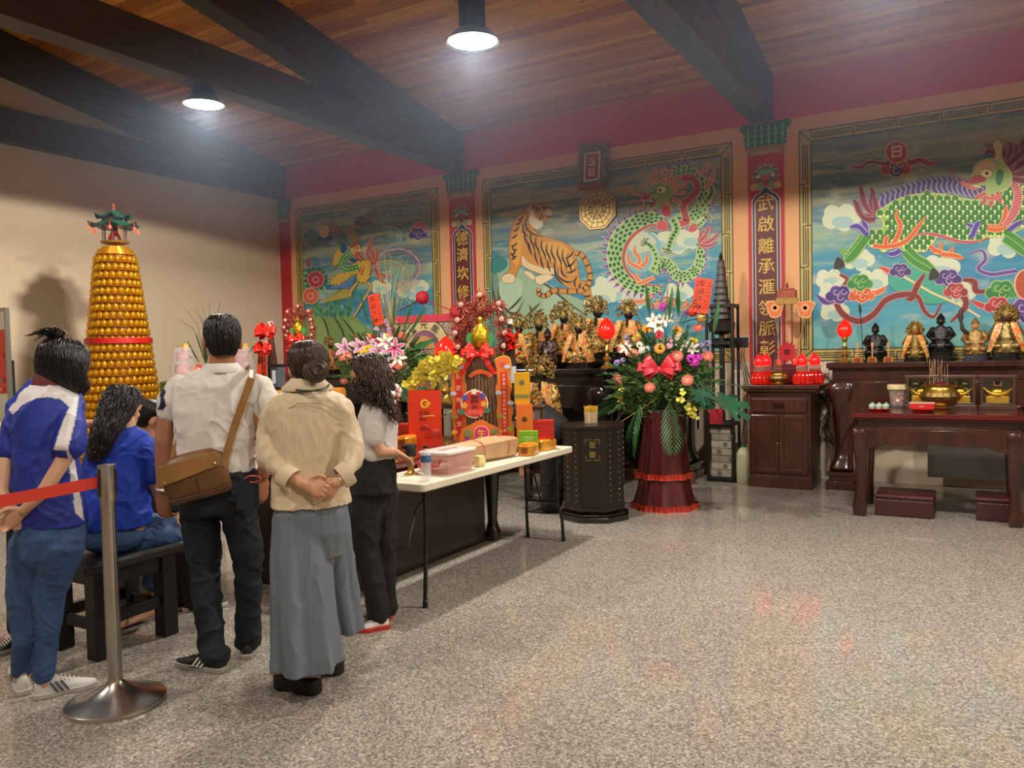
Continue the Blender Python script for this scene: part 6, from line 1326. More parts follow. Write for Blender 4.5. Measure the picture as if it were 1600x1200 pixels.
def gcase():
    x, y, w_, h = -3.19, 5.78, .2, .34; t = thing('display_case', 'small wooden display case with yellow sweets standing beyond the folding table end', 'display case', (x, y, HT)); T = Matrix.Translation((x, y, HT)) @ Matrix.Rotation(.4, 4, 'Z'); F = wood('#3a2818', '#4e3826', .3, .3, (3, 3, 3), 6)
    b = MB(); b.T = T; b.box((0, 0, .012), (w_, w_, .024)); b.box((0, 0, h-.008), (w_+.03, w_+.03, .016)); b.box((0, w_/2-.005, h/2), (w_-.02, .008, h-.03))
    for gx in (-1, 1):
        for gy in (-1, 1): b.box((gx*(w_/2-.01), gy*(w_/2-.01), h/2), (.02, .02, h))
    b.build('frame', F, t, smooth=0, bev=.003); b = MB(); b.T = T; b.box((0, -w_/2, h/2), (w_-.04, .004, h-.04)); b.box((w_/2, 0, h/2), (.004, w_-.04, h-.04)); b.build('glass_pane', GLASS, t, smooth=0)
    b = MB(); b.T = T; b.box((0, 0, .1), (w_-.05, w_-.05, .15)); R_ = random.Random(3)
    for k in range(26): b.ell((R_.uniform(-.08, .08), R_.uniform(-.08, .08), .18), (.02, .02, .02), 6, 5)
    o = b.build('yellow_sweets', mat('#d8b83c', .5, var=.3, vs=40), t); o['kind'] = 'stuff'
    b = MB(); b.T = T; b.tube([(-.05, -.06, .18), (-.05, -.06, .29), (.02, -.06, .29), (.02, -.06, .18)], .008, 6); b.build('scoop', mat('#d8cfa0', .3), t)
gcase()
# ------------------------------------------------------------------ red bag, bottles, towers of offerings
def red_bag(x, y, z, w_, d, h, a, lab, logo=True):
    t, _ = on_t('gift_bag', lab, 'bag', x, y, z); T = Matrix.Translation((x, y, z)) @ Matrix.Rotation(a, 4, 'Z'); m = mat('#cf3413', .35, var=.04)
    b = MB(); b.T = T; b.loft([(0, 0, 0, w_/2, d/2), (0, 0, h, w_/2, d/2*.9)], 24, sq=14, cap=False); b.loft([(0, 0, 0, w_/2, d/2), (0, 0, .003, w_/2, d/2)], 24, sq=14); b.build('bag', m, t, smooth=30)
    for g in (-1, 1): b = MB(); b.T = T; b.tube(smoothpts([(-w_*.2, g*d*.44, h-.03), (-w_*.18, g*d*.42, h+.03), (0, g*d*.4, h+.05), (w_*.18, g*d*.42, h+.03), (w_*.2, g*d*.44, h-.03)], False, 4), .0025, 5); b.build('cord_handle', mat('#a02010', .6), t)
    if logo:
        b = MB(); b.T = T; y_ = -d/2-.002; P = [(.037*cos(A), .0-.04*sin(A)) for A in [x_*2*pi/30 for x_ in range(30)]]
        M = Matrix.Translation((0, y_, h*.76)); b.T = T @ M
        o_ = [(.036*cos(A), .038*sin(A)) for A in [.5+k*.2 for k in range(28)]]; i_ = [(.019*cos(A)+.002, .02*sin(A)) for A in [.5+k*.2 for k in range(28)]]
        b.add([(p[0], 0, p[1]) for p in o_]+[(p[0], 0, p[1]) for p in i_], [(k, k+1, 29+k, 28+k) for k in range(27)])
        b.add([(.0, 0, .006), (.042, 0, .008), (.048, 0, -.002), (.034, 0, -.02), (.018, 0, -.012), (.004, 0, -.008)], [(0, 1, 2, 3, 4, 5)]); b.add([(.02, 0, .03), (.05, 0, .006), (.03, 0, .0)], [(0, 1, 2)])
        b.T = T; b.box((.035, y_, h*.535), (.09, .001, .009)); b.build('logo', mat('#e8a82c', .4), t, smooth=0)
        b = MB(); b.T = T; b.text('沱神', FR((-.01, y_, h*.58)), .045, .0); b.build('lettering', mat('#4a1408', .5), t, smooth=0)
        b = MB(); b.T = T
        for cx, cz, r in ((.07, .05, .07), (.0, .12, .04), (-.02, .2, .03)):
            for k in range(4): q = r*(1-.22*k); b.tube([(cx+q*cos(A), y_, cz+q*sin(A)) for A in [x_*pi/10 for x_ in range(11)]], .0022, 4)
        b.build('wave_pattern', mat('#9c2410', .4), t)
red_bag(-3.86, 5.2, ZL, .27, .13, .44, .62, 'large orange-red paper carrier bag with a gold swirl logo')
t, T = on_t('red_gift_box', 'plain red gift box in front of the carrier bag', 'box', -4.06, 5.14, ZL); b = MB(); b.T = T @ Matrix.Rotation(.6, 4, 'Z'); b.box((0, 0, .08), (.17, .12, .16)); b.build('box', mat('#c02a1c', .4), t, smooth=0, bev=.003)
b = MB(); b.T = T @ Matrix.Rotation(.6, 4, 'Z'); b.box((0, 0, .163), (.175, .125, .012)); b.build('lid', mat('#cc3020', .35), t, smooth=0, bev=.002)
for (x, y), lab in (((-4.0, 4.93), 'tall clear liquor bottle with a pink label and red shoulders beside the carrier bag'), ((-4.2, 4.93), 'clear liquor bottle with a red label, behind the curly-haired woman\'s elbow')):
    t, T = on_t('liquor_bottle', lab, 'bottle', x, y, ZL, None)
    b = MB(); b.T = T; b.loft([(0, 0, z, r, r) for z, r in ((0, .045), (.02, .05), (.2, .05), (.23, .035), (.26, .018), (.33, .016))], 8, cap=False); b.build('bottle_wall', mat('#f0e8e4', .05, alpha=.4), t, smooth=20)
    b = MB(); b.T = T; b.loft([(0, 0, .04, .052, .052), (0, 0, .18, .052, .052)], 8, cap=False); b.build('label', mat('#e0b8a8', .5, var=.2, vs=60), t, smooth=20)
    b = MB(); b.T = T; b.loft([(0, 0, .195, .052, .052), (0, 0, .232, .037, .037)], 8); b.loft([(0, 0, .0, .052, .052), (0, 0, .03, .052, .052)], 8); b.build('red_collar', mat('#d03a2c', .3), t, smooth=20)
t, T = on_t('cloth_posy', 'white and pink ornamental posy above the liquor bottles', 'ornament', -4.06, 5.0, ZL+.33); t.location.z = ZL; MAT[t.name] = Matrix.Translation((-4.06, 5.0, ZL))
b = MB(); b.T = T; R_ = random.Random(4)
for k in range(34): b.ell((R_.uniform(-.1, .08), R_.uniform(-.04, .04), R_.uniform(-.02, .16)), (R_.uniform(.015, .035),)*3, 8, 6)
b.build('petals', mat('#d8b8b4', .6, var=.4, vs=30), t); b = MB(); b.T = T; b.ell((-.06, -.03, .13), (.028, .028, .028), 10, 8); b.ell((-.075, -.035, .04), (.03, .02, .02), 8, 6); b.tube([(0, 0, -.33), (0, 0, 0)], .008, 6); b.build('dark_button', mat('#2a1c1a', .4), t)
def bow(mb, c, s_, T=Matrix.Identity(4)):
    mb.T = T
    for g in (-1, 1):
        for k, (el, L, yo) in enumerate(((.15, 1., 0), (.75, .85, .1), (-.45, .7, .12), (.45, .8, -.25), (-.1, .75, -.35))):
            u = V((g*cos(el), yo, sin(el))).normalized(); w_ = V((-g*sin(el), .25, cos(el))).normalized(); n = V((0, -1, .15)); Rg = []
            for j in range(15):
                a = 2*pi*j/14; q = V(c)+u*s_*L*(1-cos(a))/2+n*s_*.3*sin(a)*(.4+.6*(1-cos(a))/2); hw = s_*(.05+.17*(1-cos(a))/2); Rg.append([q-w_*hw, q+w_*hw, q+w_*hw+n*.003, q-w_*hw+n*.003])
            mb.rings(Rg)
    mb.ell(c, (s_*.17, s_*.16, s_*.17), 10, 8)
RIB = mat('#d8281c', .25, spec=.6, bump=.2, bs=20)
def offering_tower(x, y, z, s_, lab, panels=True, seed=1):
    t, _ = on_t('offering_tower', lab, 'offering tower', x, y, z); T = Matrix.Translation((x, y, z)) @ Matrix.Rotation(.5, 4, 'Z') @ Matrix.Scale(s_, 4); R_ = random.Random(seed)
    b = MB(); b.T = T
    for r, k in ((.17, 34), (.15, 30)):
        for i in range(k): A = 2*pi*i/k; b.tube([(r*cos(A), r*sin(A), 0), (r*.95*cos(A), r*.95*sin(A), .3), (r*.62*cos(A), r*.62*sin(A), .72)], .0155, 5)
    b.build('incense_bundle', mat('#6a4a30', .6, var=.35, vs=30), t)
    if panels:
        for z0 in (.24, .5): b = MB(); b.T = T; b.lathe([(.185-.13*z0, z0), (.185-.13*z0, z0+.02), (.18-.13*z0, z0+.02)], n=30, cap=False); b.build('red_hoop', mat('#c8281c', .4), t)
    # tinsel wreath with mirror flowers
    tin = MB(); tin.T = T; fl = MB(); fl.add([(0, 0, 0)], []); 
    spots = [(0, .0, 1.12), (-.14, 0, 1.05), (.14, 0, 1.05), (-.17, 0, .93), (.16, 0, .93), (-.19, 0, .83), (.18, 0, .82), (-.17, 0, .72), (.17, 0, .72), (0, .02, .98), (-.06, .02, 1.03), (.07, .02, 1.02), (-.1, 0, .92)]
    for c in spots:
        for k in range(80):
            d = V((R_.gauss(0, 1), R_.gauss(0, .5), R_.gauss(0, 1))).normalized(); e = V(c)+d*R_.uniform(.045, .082); tin.tube([c, e], [.004, .0022], 3)
            if k % 3 == 0: tin.ell(e, .005, 4, 3)
    tin.build('red_tinsel_wreath', mat('#b45a48', .3, .35, var=.3, vs=50), t, smooth=0)
    fm = MB(); 
    for k in range(8): A = k*pi/4; fm.ell((.011*cos(A), .011*sin(A), .0), (.007, .007, .003), 6, 4)
    fm.ell((0, 0, .003), (.006, .006, .004), 6, 4); fmesh = mesh_of(fm, 'f', mat('#e0b8a8', .2, .4))
    for c in spots[:9]: q = T @ V((c[0]*1.05, -.065, c[2]+.02)); place(fmesh, 'mirror_flower', t, q, V((.45, -.85, 0)), 0, s_*1.15)
    b = MB(); b.T = T; b.lathe([(.03, .7), (.065, .74), (.078, .8), (.07, .86), (.04, .9), (.02, .92), (.03, .95), (.01, .97)], (0, -.06, 0), 24, fn=lambda a, zz: 1+.07*sin(a*9+(1 if int(zz*50) % 2 else 0)*3)); b.build('gold_pineapple', mat('#d8b02c', .22, .85, bump=.6, bs=50), t)
    for g in (-1, 1): b = MB(); b.T = T; b.prism(smoothpts([(0, 0), (g*.04, .03), (g*.06, .09), (g*.03, .13), (0, .08)], True, 4), 0, .004, FR((g*.05, -.1, .72))); b.build('green_leaf', mat('#3f8a4c', .5), t, smooth=0)
    b = MB(); bow(b, (-.02, -.13, .68), .13, T)
    for g in (-1, 1):
        Rg = [];
        for k in range(8): u = k/7; q = V((-.02+g*(.04+.09*u), -.14+.01*sin(u*9), .66-.14*u)); Rg.append([q+V((-.02, 0, 0)), q+V((.02, 0, .01)), q+V((.02, .003, .01)), q+V((-.02, .003, 0))])
        b.rings(Rg)
    b.build('red_bow', RIB, t, smooth=50)
    if panels:
        OR, RD, YL = '#d8702c', '#c8281c', '#e0b03c'
        for g, chars in ((-1, '前武德元堂'), (1, '武德鳳元堂天官武財神聖誕千秋')):
            cx = g*.175; M = T @ Matrix.Translation((cx, -.12, 0)) @ Matrix.Rotation(g*.12, 4, 'Z')
            edge = smoothpts([(-.04, .02), (.05, .0), (.07, .08), (.05, .16), (.065, .24), (.045, .34), (.06, .42), (.045, .5), (.06, .56), (.05, .64), (.0, .66), (-.06, .63), (-.05, .56), (-.045, .46), (-.06, .4), (-.045, .3), (-.055, .22), (-.045, .12)], True, 3)
            b = MB(); b.T = M; b.usec = True; b.col(YL); b.yprism([(p[0]*1.08, p[1]*1.01) for p in edge], .0, .004); b.col(OR); b.yprism(edge, -.003, 0); b.col(RD); b.yprism([(-.024, .05), (.028, .05), (.028, .54), (-.024, .54)], -.005, -.003)
            for i, (c_, px_, pz) in enumerate((('#b8c4d8', .03, .58), ('#b8c4d8', -.04, .38), ('#b8c4d8', .05, .3), ('#8fa83c', .04, .1), ('#e0b03c', -.04, .08), ('#c8503c', .0, .6), ('#8fa83c', -.03, .2))): b.col(c_); b.yprism([(px_+.026*cos(A), pz+.016*sin(A)) for A in [q_*pi/6 for q_ in range(12)]], -.006, -.003)
            b.col('#f0d8a0')
            for i, ch in enumerate(chars): b.text(ch, FR((.002, -.0062, .515-i*(.46/len(chars)))), min(.042, .46/len(chars)*.8), .002)
            b.build('scroll_panel', vcmat(.45), t, smooth=0)
        M = T @ Matrix.Translation((-.05, -.175, .3)); b = MB(); b.T = M; b.usec = True
        b.col('#e8e0c8'); b.yprism([(.105*cos(A)*(1+.02*cos(A*6)), .11*sin(A)) for A in [q_*pi/18 for q_ in range(36)]], 0, .004); b.col('#d03a24'); b.yprism([(.096*cos(A), .1*sin(A)) for A in [q_*pi/18 for q_ in range(36)]], -.003, 0)
        for c_, px_, pz in (('#4a4fa0', -.07, .05), ('#4a4fa0', .06, .06), ('#e0a03c', .07, 0), ('#e0a03c', -.075, -.01), ('#2f7f5c', .1, -.05), ('#2f7f5c', -.1, -.06), ('#e8e0c8', 0, .095), ('#e0604c', 0, -.06), ('#e0604c', .04, -.065), ('#e0604c', -.04, -.065)): b.col(c_); b.yprism([(px_+.022*cos(A)*(1+.2*cos(5*A)), pz+.022*sin(A)*(1+.2*cos(5*A))) for A in [q_*pi/15 for q_ in range(30)]], -.006, -.003)
        b.col('#241410'); b.text('壽', FR((0, -.004, .035)), .075, .003); b.text('時', FR((0, -.004, -.03)), .05, .003); b.build('longevity_medallion', vcmat(.45), t, smooth=0)
        b = MB(); b.T = T @ Matrix.Translation((-.0, -.16, .53)); b.usec = True; b.col('#e0b03c'); P = [(.07*sin(A)*1.2, .07*cos(A)-.07) for A in [(-1+k*.2) for k in range(11)]]; P2 = [(.11*sin(A), .1*cos(A)-.07) for A in [(1-k*.2) for k in range(11)]]; b.yprism(P+P2, 0, .003); b.col('#d8501c'); b.yprism([(x_*.96, z_+.001) for x_, z_ in P]+[(x_*.96, z_-.002) for x_, z_ in P2], -.002, 0); b.build('small_banner', vcmat(.45), t, smooth=0)
        b = MB(); b.T = T @ Matrix.Translation((-.0, -.19, .0)); b.usec = True; b.col('#d8702c'); b.yprism(smoothpts([(-.15, 0), (.13, 0), (.14, .1), (.06, .15), (0, .18), (-.07, .15), (-.15, .1)], True, 3), 0, .004)
        for c_, px_, pz, r in (('#7c8a4c', -.1, .08, .03), ('#7c8a4c', .1, .08, .03), ('#c8504c', .09, .05, .02), ('#4a4fa0', -.11, .03, .02), ('#e8a0a8', 0, .075, .06), ('#c82864', 0, .075, .052), ('#2f7f5c', -.05, .02, .02), ('#2f7f5c', .05, .02, .02)): b.col(c_); b.yprism([(px_+r*cos(A), pz+r*sin(A)) for A in [q_*pi/10 for q_ in range(20)]], -.0025*(1+(r < .06)), 0)
        b.col('#e8c83c'); b.text('生', FR((0, -.006, .075)), .07, .004); b.build('peach_card', vcmat(.45), t, smooth=0)
        b = MB(); b.T = T @ Matrix.Translation((.23, .0, .35)); b.lathe([(.035, 0), (.04, .01), (.04, .42), (.02, .5), (.018, .56)], n=18); b.build('dark_bottle', mat('#3c2c28', .15, coat=.5), t)
        b = MB(); b.T = T @ Matrix.Translation((.23, .0, .35)); b.lathe([(.022, .56), (.022, .6), (0, .6)], n=14); b.build('white_cap', mat('#e8e4dc', .4), t)
        b = MB(); b.T = T; b.lathe([(.042, .45), (.042, .58)], (.23, 0, 0), 18, cap=False); b.build('bottle_label', mat('#c8d4e0', .4), t)
        b = MB(); R2 = random.Random(2); b.T = T
        for k in range(16): a0 = V((.22+R2.uniform(-.05, .05), -.05, .7+R2.uniform(-.08, .14))); b.tube([a0, a0+V((R2.uniform(-.06, .08), -.02, R2.uniform(-.06, .08)))], [(.035, .004), (.02, .004)], 6)
        b.build('crumpled_red_ribbon', RIB, t); b = MB(); b.T = T; b.text('恭祝', FR((.2, -.09, .64)), .05, .003); b.build('ribbon_lettering', mat('#241410', .5), t, smooth=0)
    return t
offering_tower(-3.56, 5.6, ZL, 1.06, 'incense tower with red tinsel wreath and character scrolls at the end of the dark table')
q = ony(457, 560, 6.2); p2 = thing('orange_draped_table', 'table draped with orange cloth behind the woman in the cream blouse', 'table', (q.x, 6.25, 0)); b = MB(); b.loft([(q.x, 6.25, 0, .52, .4), (q.x, 6.25, 1.2, .46, .34), (q.x, 6.25, 1.22, .45, .33)], 48, fn=lambda a, u: 1+.03*sin(a*16)*(1-u), sq=7); b.build('cloth', mat('#d8862c', .6, bump=.2, bs=30), p2)
b = MB(); [b.box((q.x+gx*.3, 6.25+gy*.2, .6), (.04, .04, 1.19)) for gx in (-1, 1) for gy in (-1, 1)]; b.build('legs', BLK, p2, smooth=0)
offering_tower(q.x+.02, 6.3, 1.222, .78, 'smaller tinsel wreath and gold pineapple behind the bun-haired woman', False, 5)
def ribbon_bottle():
    q = ony(425, 560, 6.05); t = thing('ribboned_bottle', 'tall bottle tied with red bows and hanging inscribed ribbons', 'bottle', (q.x, 6.05, 1.222)); z0 = 1.222; zt = ony(424, 505, 6.05).z
    b = MB(); b.lathe([(.05, z0), (.055, z0+.02), (.055, z0+.3), (.03, zt-.2), (.022, zt-.03)], (q.x, 6.05, 0), 18); b.build('bottle', mat('#4a3228', .12, coat=.5), t)
    b = MB(); b.lathe([(.026, zt-.03), (.026, zt+.02), (0, zt+.02)], (q.x, 6.05, 0), 14); b.build('white_cap', mat('#e8e4dc', .4), t)
    b = MB(); bow(b, (0, 0, 0), .15, Matrix.Translation((q.x, 5.97, zt-.1))); b.build('red_bow', RIB, t, smooth=50); b = MB(); bow(b, (0, 0, 0), .13, Matrix.Translation((q.x-.02, 5.95, zt-.28))); b.build('red_bow', RIB, t, smooth=50)
    for dx, cs, w_ in ((-.11, '弟子', .07), (.03, '祝賀鳳元堂天官', .075)):
        b = MB(); Rg = []
        for k in range(10): u = k/9; c = V((q.x+dx*(.3+.7*u)+.02*u, 5.93-.05*u, zt-.3-.75*u)); Rg.append([c+V((-w_/2, 0, 0)), c+V((w_/2, 0, 0)), c+V((w_/2, .002, 0)), c+V((-w_/2, .002, 0))])
        b.rings(Rg); b.build('hanging_ribbon', mat('#e03c20', .4), t)
        b = MB()
        for k, c_ in enumerate(cs): u = .12+k*(.1 if len(cs) > 3 else .28); b.text(c_, FR((q.x+dx*(.3+.7*u)+.02*u, 5.926-.05*u, zt-.3-.75*u)), .075 if len(cs) > 3 else .1, .003)
        b.build('lettering', mat('#1c1210', .6), t, smooth=0)
ribbon_bottle()
t = thing('glass_lantern', 'small glass lantern with a blue and white label beside the ribboned bottle', 'lantern', (0, 0, 0)); q = ony(434, 575, 6.0); t.location = (q.x, 6.0, 1.222); MAT[t.name] = Matrix.Translation((q.x, 6.0, 1.222)); b = MB(); b.box((q.x, 6.0, 1.36), (.11, .11, .22)); b.build('lantern_glass', mat('#5c6a74', .15, alpha=.8), t, smooth=0, bev=.005)
b = MB(); b.box((q.x, 5.943, 1.36), (.05, .002, .14)); b.box((q.x, 5.943, 1.31), (.05, .0025, .03)); b.build('label', mat('#c8d4e0', .4), t, smooth=0); b = MB(); b.box((q.x, 6.0, 1.235), (.13, .13, .025)); b.box((q.x, 6.0, 1.48), (.13, .13, .025)); b.build('black_frame', BLK, t, smooth=0)
# ------------------------------------------------------------------ embroidered banner behind the orchids
def banner():
    y = 8.45; a, e = ony(612, 497, y), ony(718, 497, y); x0, x1 = a.x, e.x; zt = a.z-.02; t = thing('embroidered_banner', 'embroidered banner with an arch of characters hanging behind the lily bouquet', 'banner', ((x0+x1)/2, y, 0))
    b = MB(); b.bx(x0+.05, x1-.05, y, y+.01, .95, zt-.05); b.build('cloth', brocade('#c8b088', '#8c7c8c', '#5c7c6c'), t, smooth=0)
    b = MB(); b.bx(x0, x1, y-.015, y+.02, zt-.06, zt+.04); b.bx(x1-.07, x1, y-.015, y+.02, .9, zt-.06); b.build('red_frame', mat('#c8404c', .5), t, smooth=0, bev=.004)
    b = MB(); b.bx(x0, x0+.05, y-.01, y+.03, 0, zt-.06); b.bx(x1-.06, x1-.01, y-.005, y+.03, 0, .9); b.build('post', mat('#7c2a2c', .5), t, smooth=0)
    cx, cz = ony(664, 540, y).x, ony(664, 545, y).z; b = MB(); b.usec = True
    for r, c, l in ((.4, '#3a3428', 0), (.385, '#cdb988', 1), (.24, '#3a3428', 2), (.23, '#8c5a7c', 3), (.17, '#c89a5c', 4)):
        b.col(c); b.yprism([(cx+r*cos(A), cz+r*sin(A)) for A in [k*pi/20 for k in range(21)]], y-.003*(l+1), y-.003*l)
    b.col('#4a3c34')
    for ch, A in (('堂', 2.2), ('元', 1.57), ('鳳', .95)): b.text(ch, FR((cx+.31*cos(A), y-.0165, cz+.31*sin(A)), (sin(A), 0, -cos(A)), (cos(A), 0, sin(A))), .12, .004)
    b.build('character_arch', vcmat(.6), t, smooth=0)
    for px, py in ((660, 465), (713, 488)): p = ony(px, py, y-.05); b = MB(); b.ell(p, .088, 18, 12); b.build('red_pompom', mat('#b81c2c', .6, bump=1., bs=70), t)
    p1, p2, p0 = ony(660, 467, y-.05), ony(713, 488, y-.05), ony(622, 487, y-.05); b = MB(); b.tube([p0, p1], [(.02, .004), (.035, .004)], 6); b.tube([p1, p2], [(.035, .004), (.025, .004)], 6); b.build('red_ribbon', mat('#c8303c', .5), t)
banner()
# ------------------------------------------------------------------ flowers
def petal_ring(mb, n, L, w_, lift, r0=.004, z0=0, k=4, curl=0.):
    for i in range(n):
        A = 2*pi*i/n; d = V((cos(A), sin(A), 0)); s_ = V((-sin(A), cos(A), 0)); vs = []
        for j in range(k+1):
            u = j/k; ww = w_*sin(pi*min(.95, .12+u*.8)); c = d*(r0+L*u)+V((0, 0, z0+lift*u-curl*u*u)); vs += [c-s_*ww, c+s_*ww]
        mb.add(vs, [(2*j, 2*j+1, 2*j+3, 2*j+2) for j in range(k)])
def flower_meshes():
    D = {}
    for nm, c, ctr in (('coral', '#e0705c', '#f0b090'), ('orange', '#e8961c', '#5c3c10'), ('red', '#b8202c', '#3c1010')):
        b = MB(m=mat(c, .5)); petal_ring(b, 18, .036, .005, .008); petal_ring(b, 14, .028, .005, .012, z0=.003); b.use(mat(ctr, .6)); b.ell((0, 0, .006), (.011, .011, .006), 10, 6); D[nm] = mesh_of(b, nm)
    for nm, c, c2 in (('lily', '#c880a0', '#e8d8d8'), ('white_lily', '#e8e0d4', '#d8d0a0'), ('pink_lily', '#c8407c', '#e8c8d0')):
        b = MB(m=mat(c, .5)); petal_ring(b, 6, .07, .011, .05, curl=.035, k=6); b.use(mat(c2, .5)); petal_ring(b, 6, .074, .016, .048, curl=.036, k=6); b.use(mat('#8c5a2c', .5)); [b.tube([(0, 0, 0), (.015*cos(A), .015*sin(A), .05)], .0015, 4) for A in (0, 1, 2, 3, 4, 5)]; D[nm] = mesh_of(b, nm)
    for nm, c in (('white_ball', '#dcd8c8'), ('purple', '#b030b8'), ('pink', '#d8a0a8'), ('magenta', '#c02ca8'), ('yellow', '#e0b820'), ('lilac', '#9080b0')):
        b = MB(m=mat(c, .6)); R_ = random.Random(3)
        for k in range(26): d = V((R_.gauss(0, 1), R_.gauss(0, 1), abs(R_.gauss(0, 1)))).normalized(); b.ell(d*.02+V((0, 0, .003)), (.009, .009, .006), 5, 4)
        D[nm] = mesh_of(b, nm)
    b = MB(m=mat('#d8cc3c', .5, var=.1)); petal_ring(b, 2, .03, .018, .004); petal_ring(b, 3, .028, .01, .002, z0=.002); b.use(mat('#c8904c', .5)); b.ell((0, 0, .006), (.006, .006, .008), 6, 5); D['orchid'] = mesh_of(b, 'orchid')
    lf = mat('#245c2c', .4, var=.3, vs=20); b = MB(m=lf); Rg = []
    for k in range(9): u = k/8; ww = .028*sin(pi*(.08+.9*u)); Rg.append([V((-ww, 0, u*.26)), V((0, .008, u*.26)), V((ww, 0, u*.26)), V((0, .006, u*.26-.001))])
    b.rings(Rg); D['leaf'] = mesh_of(b, 'leaf')
    b = MB(m=mat('#4a6a34', .6, var=.35, vs=30)); R_ = random.Random(5)
    for k in range(12):
        z = .03+k*.015
        for g in (-1, 1, 0): d = V((g*R_.uniform(.5, 1), R_.uniform(-.5, .5), .6)).normalized(); L = .05*(1-k/16); b.tube([(0, 0, z), V((0, 0, z))+d*L*.6, V((0, 0, z))+d*L+V((0, 0, .005))], [.0035, .005, .001], 4)
    b.tube([(0, 0, 0), (0, 0, .22)], .003, 4); D['fern'] = mesh_of(b, 'fern')
    b = MB(m=mat('#2c5a2c', .45, var=.2)); L = .42
    for k in range(11):
        u = k/10; c = V((0, -.1*u*u, L*u))
        for g in (-1, 1):
            l_ = .22*sin(pi*(.25+.65*u)); e = c+V((g*l_*.55, -.03, l_*.8)); b.add([c+V((0, 0, -.006)), c+V((0, 0, .008)), (c+e)/2+V((-g*.004, 0, .012)), e, (c+e)/2+V((g*.007, 0, -.007))], [(0, 1, 2, 3, 4)])
    b.tube([(0, 0, 0), (0, -.03, L*.5), (0, -.12, L)], [.006, .004, .002], 5); D['palm_frond'] = mesh_of(b, 'palm', smooth=0)
    b = MB(m=mat('#27533a', .35, var=.25, vs=12)); P = []
    for k in range(33):
        A = -pi*.93+k*(2*pi*.93)/32; r = .2*(1+.15*cos(A))*(1 if k % 4 else .45); P.append((r*sin(A)*.85, r*cos(A)+.05))
    P = [(0, -.02)]+P
    b.add([V((x, .05*x*x/.04-.25*abs(y)*abs(y)*2, y+.12)) for x, y in P], [(0, i, i+1) for i in range(1, len(P)-1)]); b.tube([(0, 0, -.15), (0, 0, .1)], .005, 5); D['monstera_leaf'] = mesh_of(b, 'monstera', smooth=0)
    return D
FM = flower_meshes()
def stem(mb, a, e): mb.tube([a, (V(a)+V(e))/2+V((0, 0, .02)), e], .003, 4)
def bouquet(t, c, W, H, items, seed, nferns=40, nleaf=14, cx=None):
    """foliage dome plus named flowers; items: (kind, name, px, py, scale); all placed on the dome's camera side"""
    R_ = random.Random(seed); c = V(c); out = V((-c.x, -c.y, 0)).normalized()
    def dome(v):   # push v outwards on the dome's near side
        r = v-c; s_ = max(0., 1-(r.dot(V((out.y, -out.x, 0)))/W)**2-(r.z/H)**2); return v+out*(W*.55*math.sqrt(s_))
    st = MB(m=mat('#3c5c2c', .6)); fo = MB(m=mat('#5d7a3c', .6, var=.45, vs=14)); side = V((-out.y, out.x, 0))
    for k in range(1300):
        A, rr = R_.uniform(-1.4, pi+1.4), R_.random()**.6; p = dome(c+side*cos(A)*rr*W*.85+V((0, 0, sin(A)*rr*H*.85-.06)))-out*R_.uniform(.03, .22); d = (side*cos(A)*R_.uniform(.2, 1)+V((R_.gauss(0, .3), 0, R_.uniform(-.1, 1)))+out*R_.uniform(.2, 1)).normalized(); x = d.orthogonal().normalized(); L = R_.uniform(.05, .11); w_ = L*R_.uniform(.08, .17)
        fo.add([p, p+d*L*.5+x*w_, p+d*L+V((0, 0, -.01)), p+d*L*.5-x*w_], [(0, 1, 2, 3)])
    fo.build('foliage', None, t, smooth=0)['kind'] = 'stuff'
    for k in range(nferns):
        A = R_.uniform(-.5, pi+.5); rr = R_.random()**.5; side = V((-out.y, out.x, 0)); p = c+side*cos(A)*rr*W*.8+V((0, 0, sin(A)*rr*H*.8-.05)); p = dome(p)-out*.07
        d = (side*cos(A)+V((0, 0, sin(A)))*1.1+out*R_.uniform(.1, .9)); place(FM['fern'], 'fern_sprig', t, p, d, R_.random()*6, R_.uniform(.8, 1.35)); stem(st, c-V((0, 0, H*.6)), p)
    for k in range(nleaf):
        A = R_.uniform(-.2, pi+.2); side = V((-out.y, out.x, 0)); p = c+side*cos(A)*W*.55+V((0, 0, sin(A)*H*.6)); d = side*cos(A)+V((0, 0, abs(sin(A))+.25))+out*R_.uniform(-.2, .5); place(FM['leaf'], 'leaf', t, p, d, R_.random()*6, R_.uniform(.8, 1.2))
    for kind, nm, px, py, sc_ in items:
        r = ray(px, py); u = r*((c-C0).dot(out)/r.dot(out)); p = dome(C0+u)+out*.04; d = out+V((0, 0, .35))+V((R_.uniform(-.3, .3), R_.uniform(-.3, .3), R_.uniform(-.1, .3))); place(FM[kind], nm, t, p, d, R_.random()*6, sc_*1.28); stem(st, c-V((0, 0, H*.5)), p-out*.01)
    st.build('stems', None, t)
def skirt(t, c, z1, z2, zm, r):
    m = mat('#4e1517', .35, var=.15, vs=12, bump=.15, bs=20); rf = mat('#a83020', .35, bump=.2, bs=60)
    for za, zb, ra, rb in ((.03, zm+.02, r, r*.78), (zm, z2, r*.84, r*.62)):
        b = MB(); b.loft([(*c, za, ra, ra), (*c, (za+zb)/2, (ra+rb)/2*.97, (ra+rb)/2*.97), (*c, zb, rb, rb)], 64, fn=lambda a, u: 1+.05*sin(a*9)*(1.1-u)+.015*sin(a*23)); b.build('skirt_tier', m, t, smooth=60)
        b = MB(); b.loft([(*c, za-.03, ra*1.06, ra*1.06), (*c, za, ra*1.02, ra*1.02), (*c, za+.03, ra*1.05, ra*1.05)], 120, fn=lambda a, u: 1+.05*sin(a*9)*1.1+.03*sin(a*40), cap=False); b.build('ruffle', rf, t, smooth=60)
